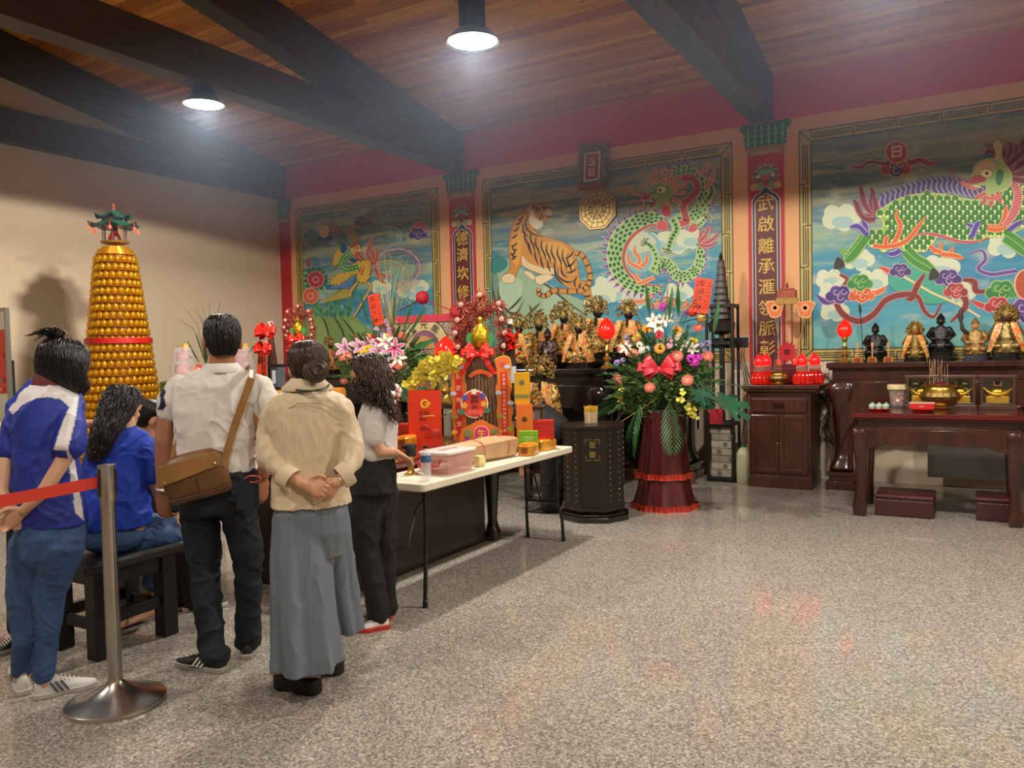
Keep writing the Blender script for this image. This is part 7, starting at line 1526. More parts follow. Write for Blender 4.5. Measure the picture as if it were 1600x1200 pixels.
def flower_stand_right():
    c = (-2.66, 7.5); t = thing('flower_stand', 'tall flower arrangement with red bow on a maroon skirted stand', 'flower stand', (*c, 0)); skirt(t, c, 0, .95, .33, .3)
    F = [('orange','gerbera',1011,515,1.1),('orange','gerbera',1058,517,1.1),('orange','gerbera',1031,545,1.1),('coral','gerbera',1091,513,1.1),('coral','gerbera',973,545,1.0),('coral','gerbera',990,553,1.2),('coral','gerbera',1057,556,1.2),('coral','gerbera',1104,557,1.2),('coral','gerbera',966,593,1.2),('coral','gerbera',1073,593,1.2),('coral','gerbera',1016,604,1.1),('red','gerbera',1030,524,1.),('magenta','chrysanthemum',1036,480,1.3),('magenta','carnation',1078,560,1.3),('magenta','carnation',1089,560,1.3),('magenta','carnation',1083,567,1.3),('white_ball','pompon_flower',1000,540,1.),('white_ball','pompon_flower',1010,546,1.),('white_ball','pompon_flower',1004,549,1.),('pink','carnation',1047,533,1.),('pink','carnation',1046,541,1.),('white_ball','pompon_flower',1057,530,1.),('white_ball','pompon_flower',1062,527,1.),('white_lily','lily',1028,510,.9),('white_lily','lily',1040,500,.9),('white_lily','lily',1066,538,.8),('white_lily','lily',1080,545,.8),('white_lily','lily',980,545,.8),('pink_lily','lily',985,537,.6),('white_lily','lily',1022,502,.9),('yellow','statice',1080,532,.8),('yellow','statice',1086,534,.8),('yellow','statice',990,530,.6),('yellow','statice',998,525,.6),('lilac','statice',1095,541,1.),('lilac','statice',1106,537,1.),('lilac','statice',1099,548,.9),('lilac','statice',966,567,1.),('lilac','statice',975,563,.8),('lilac','statice',978,527,.8),('lilac','statice',1067,492,.8),('lilac','statice',1073,489,.8),('orchid','orchid',972,605,1.),('orchid','orchid',969,616,1.),('orchid','orchid',972,625,1.),('orchid','orchid',974,632,.9),('orchid','orchid',1074,633,1.),('orchid','orchid',1082,640,1.),('orchid','orchid',1086,650,1.),('orchid','orchid',1062,622,1.),('orchid','orchid',1078,645,1.),('orchid','orchid',1065,610,.9)]
    bouquet(t, (c[0], c[1]-.02, 1.27), .5, .48, F, 4, 62, 8)
    R_ = random.Random(3)
    for px, py, z_, roll, s_ in ((1000, 632, (-.25, -.35, -.9), 0, 1.05), (1045, 632, (.25, -.35, -.9), 0, 1.0), (985, 630, (-.7, -.2, -.7), 0, .9), (975, 625, (-.95, -.2, -.3), 1, .7), (1060, 505, (1, -.1, .35), 0, .7), (1000, 500, (-.4, -.1, 1), 0, .5), (1120, 600, (1, 0, .1), 0, .6)):
        p = ony(px, py, 7.2); place(FM['palm_frond'], 'palm_frond', t, p, z_, roll, s_)
    for px, py, z_, s_ in ((1110, 612, (.75, -.35, -.45), 1.15), (965, 588, (-.8, -.2, .1), .6), (1090, 605, (.5, -.5, -.6), .7)): place(FM['monstera_leaf'], 'monstera_leaf', t, ony(px, py, 7.15), z_, 0, s_)
    for px, py in ((1015, 495), (1045, 500), (1060, 495), (1115, 520)): place(FM['leaf'], 'leaf', t, ony(px, py, 7.4), (R_.uniform(-.3, .5), 0, 1), 1, 1.2)
    b = MB(m=mat('#4a4a34', .6))
    for px, py, qx, qy in ((1010, 500, 960, 440), (1040, 500, 1046, 420), (1050, 500, 1066, 425), (1070, 500, 1120, 440), (1040, 500, 1025, 430), (1060, 505, 1125, 425), (1030, 500, 1000, 445), (1045, 500, 1038, 410)): b.tube([ony(px, py, 7.4), ony((px+qx)/2, (py+qy)/2-5, 7.38), ony(qx, qy, 7.4)], [.004, .003, .0015], 5)
    b.build('bare_twigs', None, t)
    q = ony(1030, 578, 6.95); b = MB(); bow(b, (0, 0, 0), .2, Matrix.Translation(q) @ Matrix.Rotation(.3, 4, 'Z'))
    for dx, L in ((-.09, .78), (-.14, .8)):
        Rg = [];
        for k in range(12): u = k/11; c_ = q+V((dx-.02*sin(u*5)-.04*u, .1*u*0, -.1-L*u)); w_ = .016; Rg.append([c_+V((-w_, 0, 0)), c_+V((w_, 0, 0)), c_+V((w_, .002, 0)), c_+V((-w_, .002, 0))])
        b.rings(Rg)
    b.build('red_bow', mat('#c02434', .35, bump=.2, bs=20), t, smooth=50)
    q, e = ony(1108, 640, 7.25), ony(1125, 663, 7.25); b = MB(); b.box(((q.x+e.x)/2, 7.3, (q.z+e.z)/2), (.12, .01, .14)); b.build('red_card', mat('#b81f2c', .5), t, smooth=0)
    q = ony(962, 672, 7.1); b = MB(); b.ell(q, (.05, .03, .07), 7, 6); b.tube([q+V((0, .02, .05)), (c[0], c[1]-.1, 1.1)], .004, 5); b.build('yellow_paper_flower', mat('#d8b44c', .6), t, smooth=0)
    card(t, 1097, 462, 7.45, 38, 52, -.17, '聖誕千秋', (1080, 510))
    for px, py, r_ in ((1082, 487, .05), (1096, 497, .05)): q = ony(px, py, 7.5); b = MB(); b.ell(q, r_, 12, 8); b.build('red_peach_ornament' if px < 1090 else 'gold_ornament', mat('#e0402c' if px < 1090 else '#c89a4c', .4), t)
def card(t, px, py, y, wpx, hpx, tilt, txt, foot):
    p = ony(px, py, y); k = (ony(px+10, py, y)-p).length/10; W, H = wpx*k*.72, hpx*k*1.02; M = Matrix.Translation(p) @ Matrix.Rotation(-tilt, 4, 'Y'); b = MB(); b.T = M; b.box((0, 0, 0), (W, .003, H)); o = b.build('red_card', mat('#e0401c', .5), t, smooth=0)
    b = MB(); b.T = M
    for i, c in enumerate(txt): b.text(c, FR((-W*.08, -.0025, H*(.36-.23*i))), H*.19, .003)
    R_ = random.Random(int(px))
    for x in (-.4, -.3, .22, .38): 
        for j in range(9): b.text('恭賀元堂弟子敬祝壽'[j], FR((x*W, -.0025, H*(.38-.09*j))), H*.06, 0)
    b.build('card_lettering', mat('#2a1410', .6), t, smooth=0)
    b = MB(); b.tube([p+V((0, .004, -H*.3)), ony(*foot, y)], .003, 5); b.build('card_stick', mat('#6a5a3c', .6), t)
flower_stand_right()
def flower_stand_left():
    c = (-6.35, 7.75); t = thing('flower_stand', 'lily arrangement with tall grass stems on a maroon stand before the phoenix mural', 'flower stand', (*c, 0)); skirt(t, c, 0, .95, .33, .3)
    F = [('lily','lily',600,513,1.4),('pink_lily','lily',608,505,1.1),('lily','lily',540,545,1.4),('lily','lily',563,543,1.3),('lily','lily',575,540,1.2),('lily','lily',592,550,1.3),('pink_lily','lily',616,545,1.4),('white_lily','lily',602,536,1.2),('white_lily','lily',622,560,1.2),('lily','lily',600,572,1.3),('pink_lily','lily',604,578,1.),('white_lily','lily',587,556,1.),('orange','gerbera',575,528,1.1),('orange','gerbera',604,527,1.),('red','gerbera',585,529,1.1),('red','gerbera',594,535,1.),('coral','gerbera',628,526,1.2),('coral','gerbera',622,570,1.4),('coral','gerbera',546,556,1.3),('coral','gerbera',591,564,1.3),('yellow','chrysanthemum',572,548,1.5),('yellow','chrysanthemum',565,552,1.2),('yellow','chrysanthemum',577,545,1.4),('coral','gerbera',537,558,1.2),('coral','gerbera',537,595,1.),('yellow','chrysanthemum',588,590,.8),('yellow','chrysanthemum',652,605,.9)]
    bouquet(t, (c[0], c[1], 1.42), .52, .5, F, 9, 40, 22)
    for px, py, z_ in ((615, 510, (.1, 0, 1)), (640, 520, (.7, 0, .8)), (632, 515, (.4, 0, 1)), (600, 510, (-.3, 0, 1)), (645, 545, (1, 0, .3)), (575, 505, (-.3, 0, 1)), (650, 560, (1, -.2, -.1))): place(FM['leaf'], 'broad_leaf', t, ony(px, py, 7.6), z_, 1, 1.5)
    for px, py in ((635, 570), (640, 600)): place(FM['palm_frond'], 'palm_frond', t, ony(px, py, 7.5), (1, -.1, .35), 0, .8)
    for px, py in ((640, 600), (650, 585)): place(FM['monstera_leaf'], 'monstera_leaf', t, ony(px, py, 7.35), (.4, -.4, -.6), 0, .7)
    b = MB(m=mat('#a89a64', .6)); R_ = random.Random(6)
    for k in range(34): x0 = 606+R_.uniform(-6, 12); x1_ = x0+R_.uniform(-22, 26); y1_ = R_.uniform(395, 460); b.tube([ony(x0, 510, 7.7), ony((x0+x1_)/2-2, (510+y1_)/2, 7.68), ony(x1_, y1_, 7.7)], [.004, .003, .001], 4)
    b.build('dried_grass', None, t, smooth=30)['kind'] = 'stuff'
    card(t, 587, 484, 7.55, 25, 38, .17, '聖誕千秋', (597, 520))
flower_stand_left()
def orchid_pot():
    c = (-4.05, 5.52); t = thing('orchid_pot', 'potted yellow moth orchids arching behind the red carrier bag', 'potted orchid', (*c, ZL)); b = MB(); b.lathe([(.06, ZL), (.09, ZL+.14), (.085, ZL+.14), (.05, ZL+.02)], (*c, 0), 24); b.build('pot', mat('#e8e0d0', .3), t)
    R_ = random.Random(2); st = MB(m=mat('#3c4c24', .6))
    for path in ([(690, 640), (680, 600), (692, 575), (712, 566)], [(690, 640), (672, 590), (655, 590), (646, 605)], [(690, 640), (676, 580), (668, 566), (660, 575)], [(690, 640), (684, 590), (690, 562), (700, 560)]):
        P = smoothpts([tuple(ony(px, py, 5.3)) for px, py in path], False, 6); st.tube(P, .004, 5)
        for q in P[7:]:
            for g in range(2): place(FM['orchid'], 'orchid_flower', t, V(q)+V((R_.uniform(-.05, .05), R_.uniform(-.05, .03), R_.uniform(-.05, .03))), (R_.uniform(-.3, .8), -1, R_.uniform(-.3, .5)), R_.random()*3, 1.35)
    st.build('arching_stems', None, t)
    for A in range(6): place(FM['leaf'], 'leaf', t, (c[0], c[1], ZL+.13), (cos(A), sin(A), .5), 0, .9)
    b = MB(); b.ell((c[0], c[1], ZL+.14), (.08, .08, .03), 10, 6); b.build('moss', mat('#4a4a2c', .8), t)
orchid_pot()
def side_offerings():
    q0 = ony(306, 560, 5.7); t = thing('side_table', 'table by the left wall with cake domes, hidden behind the man in white', 'table', (q0.x, 5.75, 0)); b = MB(); b.box((q0.x, 5.75, 1.08), (1.15, .6, .05)); b.build('table_top', BLACKW, t, smooth=0, bev=.005)
    for gx in (-1, 1):
        for gy in (-1, 1): b = MB(); b.box((q0.x+gx*.53, 5.75+gy*.24, .53), (.06, .06, 1.05)); b.build('leg', BLACKW, t, smooth=0)
    z = 1.105
    for px, lab in ((286, 'clear domed cake tower left of the man in white'), (378, 'clear domed cake tower right of the man\'s neck')):
        q = ony(px, 565, 5.7); t = thing('cake_dome', lab, 'cake tower', (q.x, 5.7, z)); zt = ony(px, 543, 5.7).z; H = zt-z
        b = MB(); b.lathe([(.15, z), (.15, z+.02), (0, z+.02)], (q.x, 5.7, 0), 20); b.build('base', mat('#c8b07c', .4), t)
        b = MB(); [b.lathe([(.13-.02*k, z+.02+k*H/4.2), (.125-.02*k, z+.02+(k+.75)*H/4.2), (0, z+.02+(k+.75)*H/4.2)], (q.x, 5.7, 0), 16) for k in range(4)]; b.build('stacked_cakes', mat('#c88a7c', .5, var=.4, vs=20), t)
        b = MB(); b.lathe([(.15, z+.02), (.14, z+H*.6), (.09, zt), (.01, zt+.01)], (q.x, 5.7, 0), 20, cap=False); b.build('clear_dome', mat('#e8e4f0', .05, alpha=.22), t)
        b = MB(); b.box((q.x+.03, 5.7, zt+.005), (.06, .06, .07)); b.build('yellow_cube', mat('#d8b85c', .5), t, smooth=0)
    q = ony(318, 560, 5.85); t = thing('plant_arrangement', 'spray of thin twigs and green leaves behind the man\'s head', 'plant', (q.x, 5.85, z)); b = MB(); b.lathe([(.08, z), (.1, z+.15), (.07, z+.2)], (q.x, 5.85, 0), 18); b.build('vase', mat('#6a7c4c', .4), t)
    for px, py, z_ in ((300, 560, (-.9, 0, .5)), (318, 560, (-.4, 0, 1)), (330, 560, (0, 0, 1)), (310, 565, (-.7, 0, .9)), (322, 568, (-.2, 0, 1)), (395, 590, (1, 0, -.1)), (345, 560, (.3, 0, 1)), (375, 565, (.7, 0, .5))): place(FM['leaf'], 'leaf', t, ony(px, py, 5.8), z_, 1, 1.1)
    b = MB(m=mat('#4a4428', .6))
    for e in ((276, 497), (287, 480), (303, 478), (316, 475), (327, 472), (308, 480), (345, 470)): b.tube([ony(322, 570, 5.85), ony((322+e[0])/2+4, (560+e[1])/2-14, 5.85), ony(*e, 5.85)], [.005, .004, .0015], 5)
    b.build('thin_twigs', None, t)
    for px, py, k in ((313, 583, 'yellow'), (322, 578, 'yellow'), (330, 580, 'orange'), (311, 577, 'coral')): place(FM[k], 'small_flower', t, ony(px, py, 5.6), (.3, -1, .3), 0, 1.5)
    q = ony(262, 590, 5.75); t = thing('leaf_rolls', 'green leaf-wrapped rolls in a basket at the left end of the side table', 'basket', (q.x, 5.75, z)); b = MB(); b.lathe([(.09, z), (.13, z+.06), (.12, z+.06)], (q.x+.05, 5.75, 0), 20); b.build('basket', mat('#c8a03c', .6), t)
    b = MB(); [b.tube([(q.x-.05, 5.7, z+.08+.03*k), (q.x+.12, 5.72, z+.1+.03*k)], .02, 8, rnd=True) for k in range(5)]; b.build('green_rolls', mat('#6a7c3c', .5, var=.2), t)
side_offerings()
# ------------------------------------------------------------------ people
def proj(vs):
    q = (np.array([tuple(v) for v in vs])-np.array([0, 0, CH])) @ MC.T
    return np.stack([800+FPX*q[:, 0]/q[:, 2], 600+FPX*q[:, 1]/q[:, 2]], 1)
def blob(mb, name, m, parent, vox=.0075, sm=4, disp=None, paint=None, smooth=70):
    """fuse overlapping closed shapes into one smooth surface; disp(v, n) moves vertices, paint(px, v) colours them"""
    o = mb.build(name, m, None, smooth=0); r = o.modifiers.new('r', 'REMESH'); r.mode = 'VOXEL'; r.voxel_size = vox
    s_ = o.modifiers.new('s', 'SMOOTH'); s_.iterations = sm; s_.factor = .5
    dg = bpy.context.evaluated_depsgraph_get(); me = bpy.data.meshes.new_from_object(o.evaluated_get(dg)); old = o.data; bpy.data.objects.remove(o); bpy.data.meshes.remove(old)
    n = len(me.vertices); co = np.empty(n*3, np.float32); me.vertices.foreach_get('co', co); co = co.reshape(-1, 3)
    if disp:
        no = np.empty(n*3, np.float32); me.vertices.foreach_get('normal', no); no = no.reshape(-1, 3)
        co = co+no*np.array([disp(V(c)) for c in co], np.float32)[:, None]
    me.materials.clear(); me.materials.append(m if not paint else vcmat(paint[0], bump=.15, bs=220))
    if paint:
        px = proj(co); cols = np.array([lin(paint[1](p, c)) for p, c in zip(px, co)], np.float32)
        a = me.color_attributes.new('Col', 'BYTE_COLOR', 'CORNER'); li = np.empty(len(me.loops), np.int32); me.loops.foreach_get('vertex_index', li)
        buf = np.ones((len(li), 4), np.float32); buf[:, :3] = cols[li]; a.data.foreach_set('color', buf.ravel())
    T = MAT[parent.name].inverted(); M3 = np.array(T); co = co @ M3[:3, :3].T+M3[:3, 3]
    me.vertices.foreach_set('co', co.astype(np.float32).ravel()); me.name = name; me.update(); me.shade_smooth()
    o = bpy.data.objects.new(name, me); COL.objects.link(o); o.parent = parent; MAT[o.name] = MAT[parent.name]; return o
def folds(amp, sc=(9, 9, 3.5), seed=0.):
    def f(v):
        a = noise.noise(V((v.x*sc[0]*.8+seed, v.y*sc[1]*.8, v.z*sc[2]*.8))); w_ = V((v.x+.06*a, v.y, v.z+.1*a)); r1 = 1-2*abs(noise.noise(V((w_.x*sc[0]*1.3+seed, w_.y*sc[1]*1.3, w_.z*sc[2]*1.2)))); r2 = 1-2*abs(noise.noise(V((w_.x*sc[0]*3, w_.y*sc[1]*3+seed, w_.z*sc[2]*2.8))))
        return amp*(.7*a+.75*r1*r1*r1*(r1 > 0)+.3*r2*r2*(r2 > 0)-.35)
    return f
class Fig:
    def __init__(s, label, px, py, d=None):
        g = onz(px, py); s.d = d or depth(g); s.g = g; r = ray(px, py); s.away = V((r.x, r.y, 0)).normalized(); s.side = V((s.away.y, -s.away.x, 0)); s.k = s.d/FPX
        s.t = thing('person', label, 'person', (g.x, g.y, 0)); s.b = MB(); s.yaw = math.atan2(s.side.y, s.side.x)
    def P(s, px, py, o=0.): return at(px, py, s.d)+s.away*o
    def sec(s, px, py, o, hw, dp): p = s.P(px, py, o); return (p.x, p.y, p.z, hw*s.k, dp)
    def loft(s, mb, L, sq=2.3, n=36, tw=0., fn=None):
        L = [s.sec(*l) for l in L]
        if L[0][2] > L[-1][2]: L = L[::-1]
        return mb.loft(L, n, fn, s.yaw+tw, True, sq)
    def limb(s, mb, L, n=14): return mb.tube([s.P(*(l[:2]), (l[3] if len(l) > 3 else 0)) for l in L], [l[2]*s.k for l in L], n, rnd=True)
    def frame(s, px, py, o, face, tilt=0.):   # head frame: face = angle from 'away' towards screen right (radians); columns: right, forward, up
        f = s.away*cos(face)+s.side*sin(face); f = (f-V((0, 0, tilt))).normalized(); r = f.cross(V((0, 0, 1))).normalized(); u = r.cross(f); c = s.P(px, py, o)
        return Matrix(((r.x, f.x, u.x, c.x), (r.y, f.y, u.y, c.y), (r.z, f.z, u.z, c.z), (0, 0, 0, 1)))
    def head(s, M, q=1., neck=None):
        b = s.b; T0 = b.T; b.T = M @ Matrix.Scale(q, 4)
        b.ell((0, -.012, .025), (.074, .092, .088), 20, 14); b.ell((0, .028, -.045), (.056, .06, .062), 16, 12); b.ell((0, .055, -.085), (.028, .025, .02), 10, 8)
        b.tube([(0, .078, .02), (0, .1, -.015), (0, .088, -.028)], [.008, .012, .009], 8, rnd=True)
        for g in (-1, 1): b.ell((g*.08, -.008, -.012), (.013, .02, .032), 10, 8); b.ell((g*.03, .072, .022), (.016, .01, .009), 8, 6); b.ell((g*.032, .072, .04), (.02, .01, .006), 8, 6); b.ell((g*.04, .05, -.02), (.022, .02, .02), 8, 6)
        b.ell((0, .084, -.052), (.022, .009, .006), 8, 6); b.ell((0, .08, -.062), (.018, .009, .006), 8, 6)
        b.T = T0
        if neck: b.tube([M @ V((0, -.015, -.03)), neck], [.056*q, .062*q], 16, rnd=True)
    def hand(s, w, d, pn, thumb=1, curl=.5, q=1., spread=0.):
        """wrist, pointing direction, palm normal, thumb side (+1/-1), curl"""
        b = s.b; d = V(d).normalized(); pn = V(pn); pn = (pn-d*pn.dot(d)).normalized(); x = d.cross(pn)*thumb; w = V(w); f = lambda X, Y, Z: w+(x*X+pn*Y+d*Z)*q
        b.tube([f(0, 0, -.02), f(0, 0, .01), f(0, 0, .045), f(0, .002, .085)], [(.026*q, .022*q), (.03*q, .02*q), (.041*q, .017*q), (.04*q, .014*q)], 14, up=pn, rnd=True)
        for i, (X, L) in enumerate(((.031, .068), (.0105, .078), (-.0105, .072), (-.031, .056))):
            p = [f(X, 0, .08)]; A = 0; cur = [X, .001, .084]
            for j, l in enumerate((.42, .33, .25)): A += curl*(1.0 if j else .8)*(1+.06*i); cur[1] += sin(A)*L*l; cur[2] += cos(A)*L*l; cur[0] += spread*X*.3; p.append(f(*cur))
            b.tube(p, [.0092*q, .0088*q, .0082*q, .0072*q], 8, rnd=True)
        b.tube([f(.026, .004, .012), f(.05, .012, .04), f(.055, .02+.01*curl, .064), f(.05, .028+.02*curl, .086)], [.013*q, .0115*q, .0098*q, .0078*q], 8, rnd=True)
    def skin(s, c, vox=.005): return blob(s.b, 'body', mat(c, .5, sss=.12, var=.05, vs=12), s.t, vox, 2)
def hair(fig, M, prof, n, th, col='#120d0b', wave=0., seed=1, jit=.004, vox=.007, cut=None, gap=.0, extra=None, rough=.38, name='hair'):
    """prof: (x, y, z, rx, ry) rings in the head frame from crown to ends; strands run down over the shell"""
    R_ = random.Random(seed); m = mat(col, rough, var=.3, vs=60); L = prof
    b = MB(); b.T = M; b.loft([p for p in L[::-1]], 28)
    if extra: extra(b)
    blob(b, name, m, fig.t, vox, 3, disp=lambda v: .003*noise.noise(v*40))
    b = MB(m=m); b.T = M
    for i in range(n):
        a = R_.uniform(0, 2*pi)
        if cut and cut(a): continue
        k0 = R_.choice((0, 0, 1, 2)) if len(L) > 4 else 0; k1 = len(L)-1-(R_.random() < .2); P = []; ph = R_.uniform(0, 6); aa = a; rad = []
        steps = (k1-k0)*3
        for j in range(steps+1):
            u = k0+j/3; i0 = min(int(u), len(L)-2); w_ = u-i0; q = [L[i0][c]*(1-w_)+L[i0+1][c]*w_ for c in range(5)]; wv = wave*sin(u*3.3+ph)
            P.append((q[0]+(q[3]+jit*R_.uniform(-.5, 1)+wv)*cos(aa), q[1]+(q[4]+jit*R_.uniform(-.5, 1)+wv)*sin(aa), q[2]+(wave*.5*cos(u*3+ph)))); aa += R_.uniform(-.05, .05); rad.append(th*(1-.6*(j/steps)**2))
        b.tube(P, rad, 5)
    return b.build(name+'_strands', None, fig.t, smooth=80)
def shoe(t, heel, toe, c, sole, h=.075, w_=.044, stripes=None, laces=True, high=.0):
    heel, toe = V(heel), V(toe); d = toe-heel; d.z = 0; L = d.length; d.normalize(); x = V((d.y, -d.x, 0)); M = Matrix(((x.x, d.x, 0, heel.x), (x.y, d.y, 0, heel.y), (0, 0, 1, 0), (0, 0, 0, 1)))
    b = MB(m=c); b.T = M; Rg = []
    for u, w0, z1 in ((0, .6, .75), (.06, .85, 1.0), (.2, .9, 1.05+high), (.36, .88, 1.0+high*.5), (.5, .92, .8), (.65, 1.05, .66), (.8, 1.05, .55), (.92, .8, .45), (1, .35, .36)):
        zt = h*z1; zb = .02; Rg.append([V((w_*w0*cos(a)*(.78+.22*(sin(a) < 0)), L*u, zb+(zt-zb)*max(0, sin(a))-.004*max(0, -sin(a)))) for a in [k*2*pi/20 for k in range(20)]])
    b.rings(Rg); up = b.build('shoe', None, t, smooth=60)
    b = MB(m=sole); b.T = M; P = smoothpts([(-.034, .0), (0, -.012), (.034, 0), (.04, L*.3), (.037, L*.5), (.048, L*.72), (.03, L*.95), (0, L*1.02), (-.03, L*.95), (-.048, L*.72), (-.037, L*.5), (-.04, L*.3)], True, 3); b.prism(P, 0, .026); s_ = b.build('sole', None, t, bev=.004); s_.parent = up; s_.matrix_parent_inverse = Matrix.Identity(4)
    if stripes:
        b = MB(m=stripes); b.T = M
        for g in (-1, 1):
            for k in range(3): y = L*(.34+.085*k); b.add([(g*w_*.93, y, .026), (g*w_*.93, y+.011, .026), (g*w_*.62, y-.018, h*.78), (g*w_*.62, y-.029, h*.78), (g*w_*1.0, y, .026), (g*w_*1.0, y+.011, .026), (g*w_*.72, y-.018, h*.8), (g*w_*.72, y-.029, h*.8)], [(0, 1, 2, 3), (7, 6, 5, 4), (0, 4, 5, 1), (1, 5, 6, 2), (2, 6, 7, 3), (3, 7, 4, 0)])
        q = b.build('side_stripes', None, t, smooth=0); q.parent = up
    if laces:
        b = MB(m=mat('#d8d4cc', .6) if c != mat('#17181a', .5, var=.1) else mat('#2a2a2c', .6)); b.T = M
        for k in range(5): y = L*(.42+.07*k); z = h*(.95-.085*k); b.tube([(-.022, y, z-.01), (0, y+.004, z+.004), (.022, y, z-.01)], .0035, 5)
        q = b.build('laces', None, t); q.parent = up
def inpoly(poly): return lambda p: sat(p, poly)
JEAN = mat('#33517c', .75, var=.3, vs=7, bump=.25, bs=120); DJEAN = mat('#0d131c', .8, var=.35, vs=6, bump=.2, bs=120)
SK1, SK2 = '#c99673', '#a06a4c'
# ---- man in white polo
f = Fig('person in a white polo and dark jeans, seen from behind with a brown shoulder bag', 345, 1035, 4.12); t = f.t
M = f.frame(347, 533, 0, -.12); f.head(M, 1.1, f.P(346, 590))
f.loft(f.b, [(345, 585, 0, 38, .07), (343, 612, 0, 58, .09), (340, 680, 0, 50, .1), (340, 760, 0, 48, .1), (340, 790, 0, 44, .09)])
f.limb(f.b, [(283, 612, 17), (262, 650, 15.5), (256, 690, 13.5, -.02), (257, 722, 14), (254, 765, 9)]); f.limb(f.b, [(402, 612, 17), (414, 660, 15), (416, 700, 12.5), (412, 742, 9)])
f.hand(f.P(254, 768), (-.02, 0, -1), f.side*.5+f.away*.6, -1, .45, 1.08); f.hand(f.P(411, 746, .02), (0, 0, -1), -f.side*.6+f.away*.5, 1, .4, 1.05)
gl, gr = onz(338, 1046), onz(388, 1022)
for g, A, K in ((gl, (313, 800), (320, 885)), (gr, (373, 800), (388, 880))): f.b.tube([f.P(*A), f.P(*K, .02), g*.6+f.P(K[0], 960, .02)*.4, g+V((0, 0, .05))], [.06, .045, .036, .036], 12, rnd=True)
f.skin(SK2)
WH = mat('#d6d0c6', .75, bump=.12, bs=260); b = MB()
f.loft(b, [(346, 574, .0, 25, .075), (345, 583, 0, 46, .09), (343, 600, 0, 66, .115), (341, 640, 0, 66, .13), (339, 690, 0, 60, .13), (338, 722, 0, 60, .13), (338, 738, 0, 61, .125)])
f.limb(b, [(280, 607, 22), (266, 630, 22.5), (264, 642, 20)]); f.limb(b, [(404, 607, 22), (418, 635, 23), (421, 650, 20)])
nv = f.P(264, 642)
def pp(p, v):
    if sat(p, [(246, 598), (254, 600), (259, 612), (257, 622), (260, 634), (254, 642), (245, 640), (249, 634), (251, 626), (249, 618), (252, 610), (247, 608)]): return '#1c1c34'
    return '#d6d0c6'
blob(b, 'polo_shirt', WH, t, .007, 3, folds(.011, (6, 6, 6)), (.8, pp))
b = MB(); c0 = f.P(346, 576); b.loft([(c0.x, c0.y, c0.z-.022, .108, .1), (c0.x, c0.y, c0.z-.012, .112, .104), (c0.x, c0.y, c0.z+.028, .08, .076), (c0.x, c0.y, c0.z+.024, .074, .07), (c0.x, c0.y, c0.z, .08, .075)], 32, yaw=f.yaw, cap=False); b.build('collar', WH, t, smooth=60)
b = MB(); f.loft(b, [(338, 732, 0, 58, .118), (340, 770, 0, 59, .13), (343, 800, 0, 56, .125)]); a0 = f.away
for g, A, K, r in ((gl, (313, 800), (320, 885), (.1, .078, .066)), (gr, (373, 800), (388, 880), (.1, .074, .062))): b.tube([f.P(*A), f.P(*K, .02)-a0*.0, g*.6+f.P(K[0], 960, .02)*.4+V((0, 0, .0)), g+V((0, 0, .075))], [r[0], r[1], r[2], r[2]+.004], 16, rnd=True)
blob(b, 'jeans', DJEAN, t, .008, 3, folds(.012, (7, 7, 8), 3))
b = MB(m=mat('#151e2c', .8)); p = f.P(385, 770, -.13); b.box(p, (.11, .004, .13), Matrix.Rotation(f.yaw, 3, 'Z')); b.build('back_pocket', None, t, bev=.002)
b = MB(); b.tube([f.P(393+12*cos(a), 743+5*sin(a), -.132) for a in [k*pi/8-pi for k in range(14)]], .004, 6); b.build('red_cord', mat('#c8503c', .4), t)
bk = mat('#17181a', .5, var=.1); wt = mat('#dcdad2', .5)
shoe(t, onz(350, 1050), onz(277, 1038), bk, mat('#9a968c', .5), .085, .046, wt); shoe(t, onz(386, 1030), onz(396, 985), bk, mat('#9a968c', .5), .085, .046, wt)
hair(f, M, [(0, -.015, .138, .018, .02), (0, -.015, .13, .045, .055), (0, -.018, .11, .068, .083), (0, -.018, .078, .082, .1), (0, -.02, .035, .086, .106), (0, -.03, -.01, .079, .094), (0, -.042, -.05, .062, .066), (0, -.047, -.075, .05, .05)], 420, .0035, '#0e0d0e', 0, 3, .008, .006, cut=lambda a: sin(a) > .55)
b = MB(m=mat('#121112', .38, var=.4, vs=80)); b.T = M; R_ = random.Random(5)
for k in range(230): a, r = R_.uniform(0, 6.28), R_.random()**.5; q = V((.08*r*cos(a), -.015+.095*r*sin(a), .136-.05*r*r)); b.tube([q-V((0, 0, .02)), q+V((.012*R_.uniform(-1, 1), .012, .006)), q+V((.02*R_.uniform(-1, 1), .03, R_.uniform(-.004, .014)))], [.005, .004, .001], 4)
b.build('top_tufts', None, t)
b = MB(); q = f.P(255, 764); b.lathe([(.034, -.008), (.039, 0), (.034, .008), (.031, 0), (.034, -.008)], q, 24, M=Matrix.Rotation(.15, 4, 'Y'), cap=False); b.build('bracelet', mat('#d8d4c8', .25, .7), t)
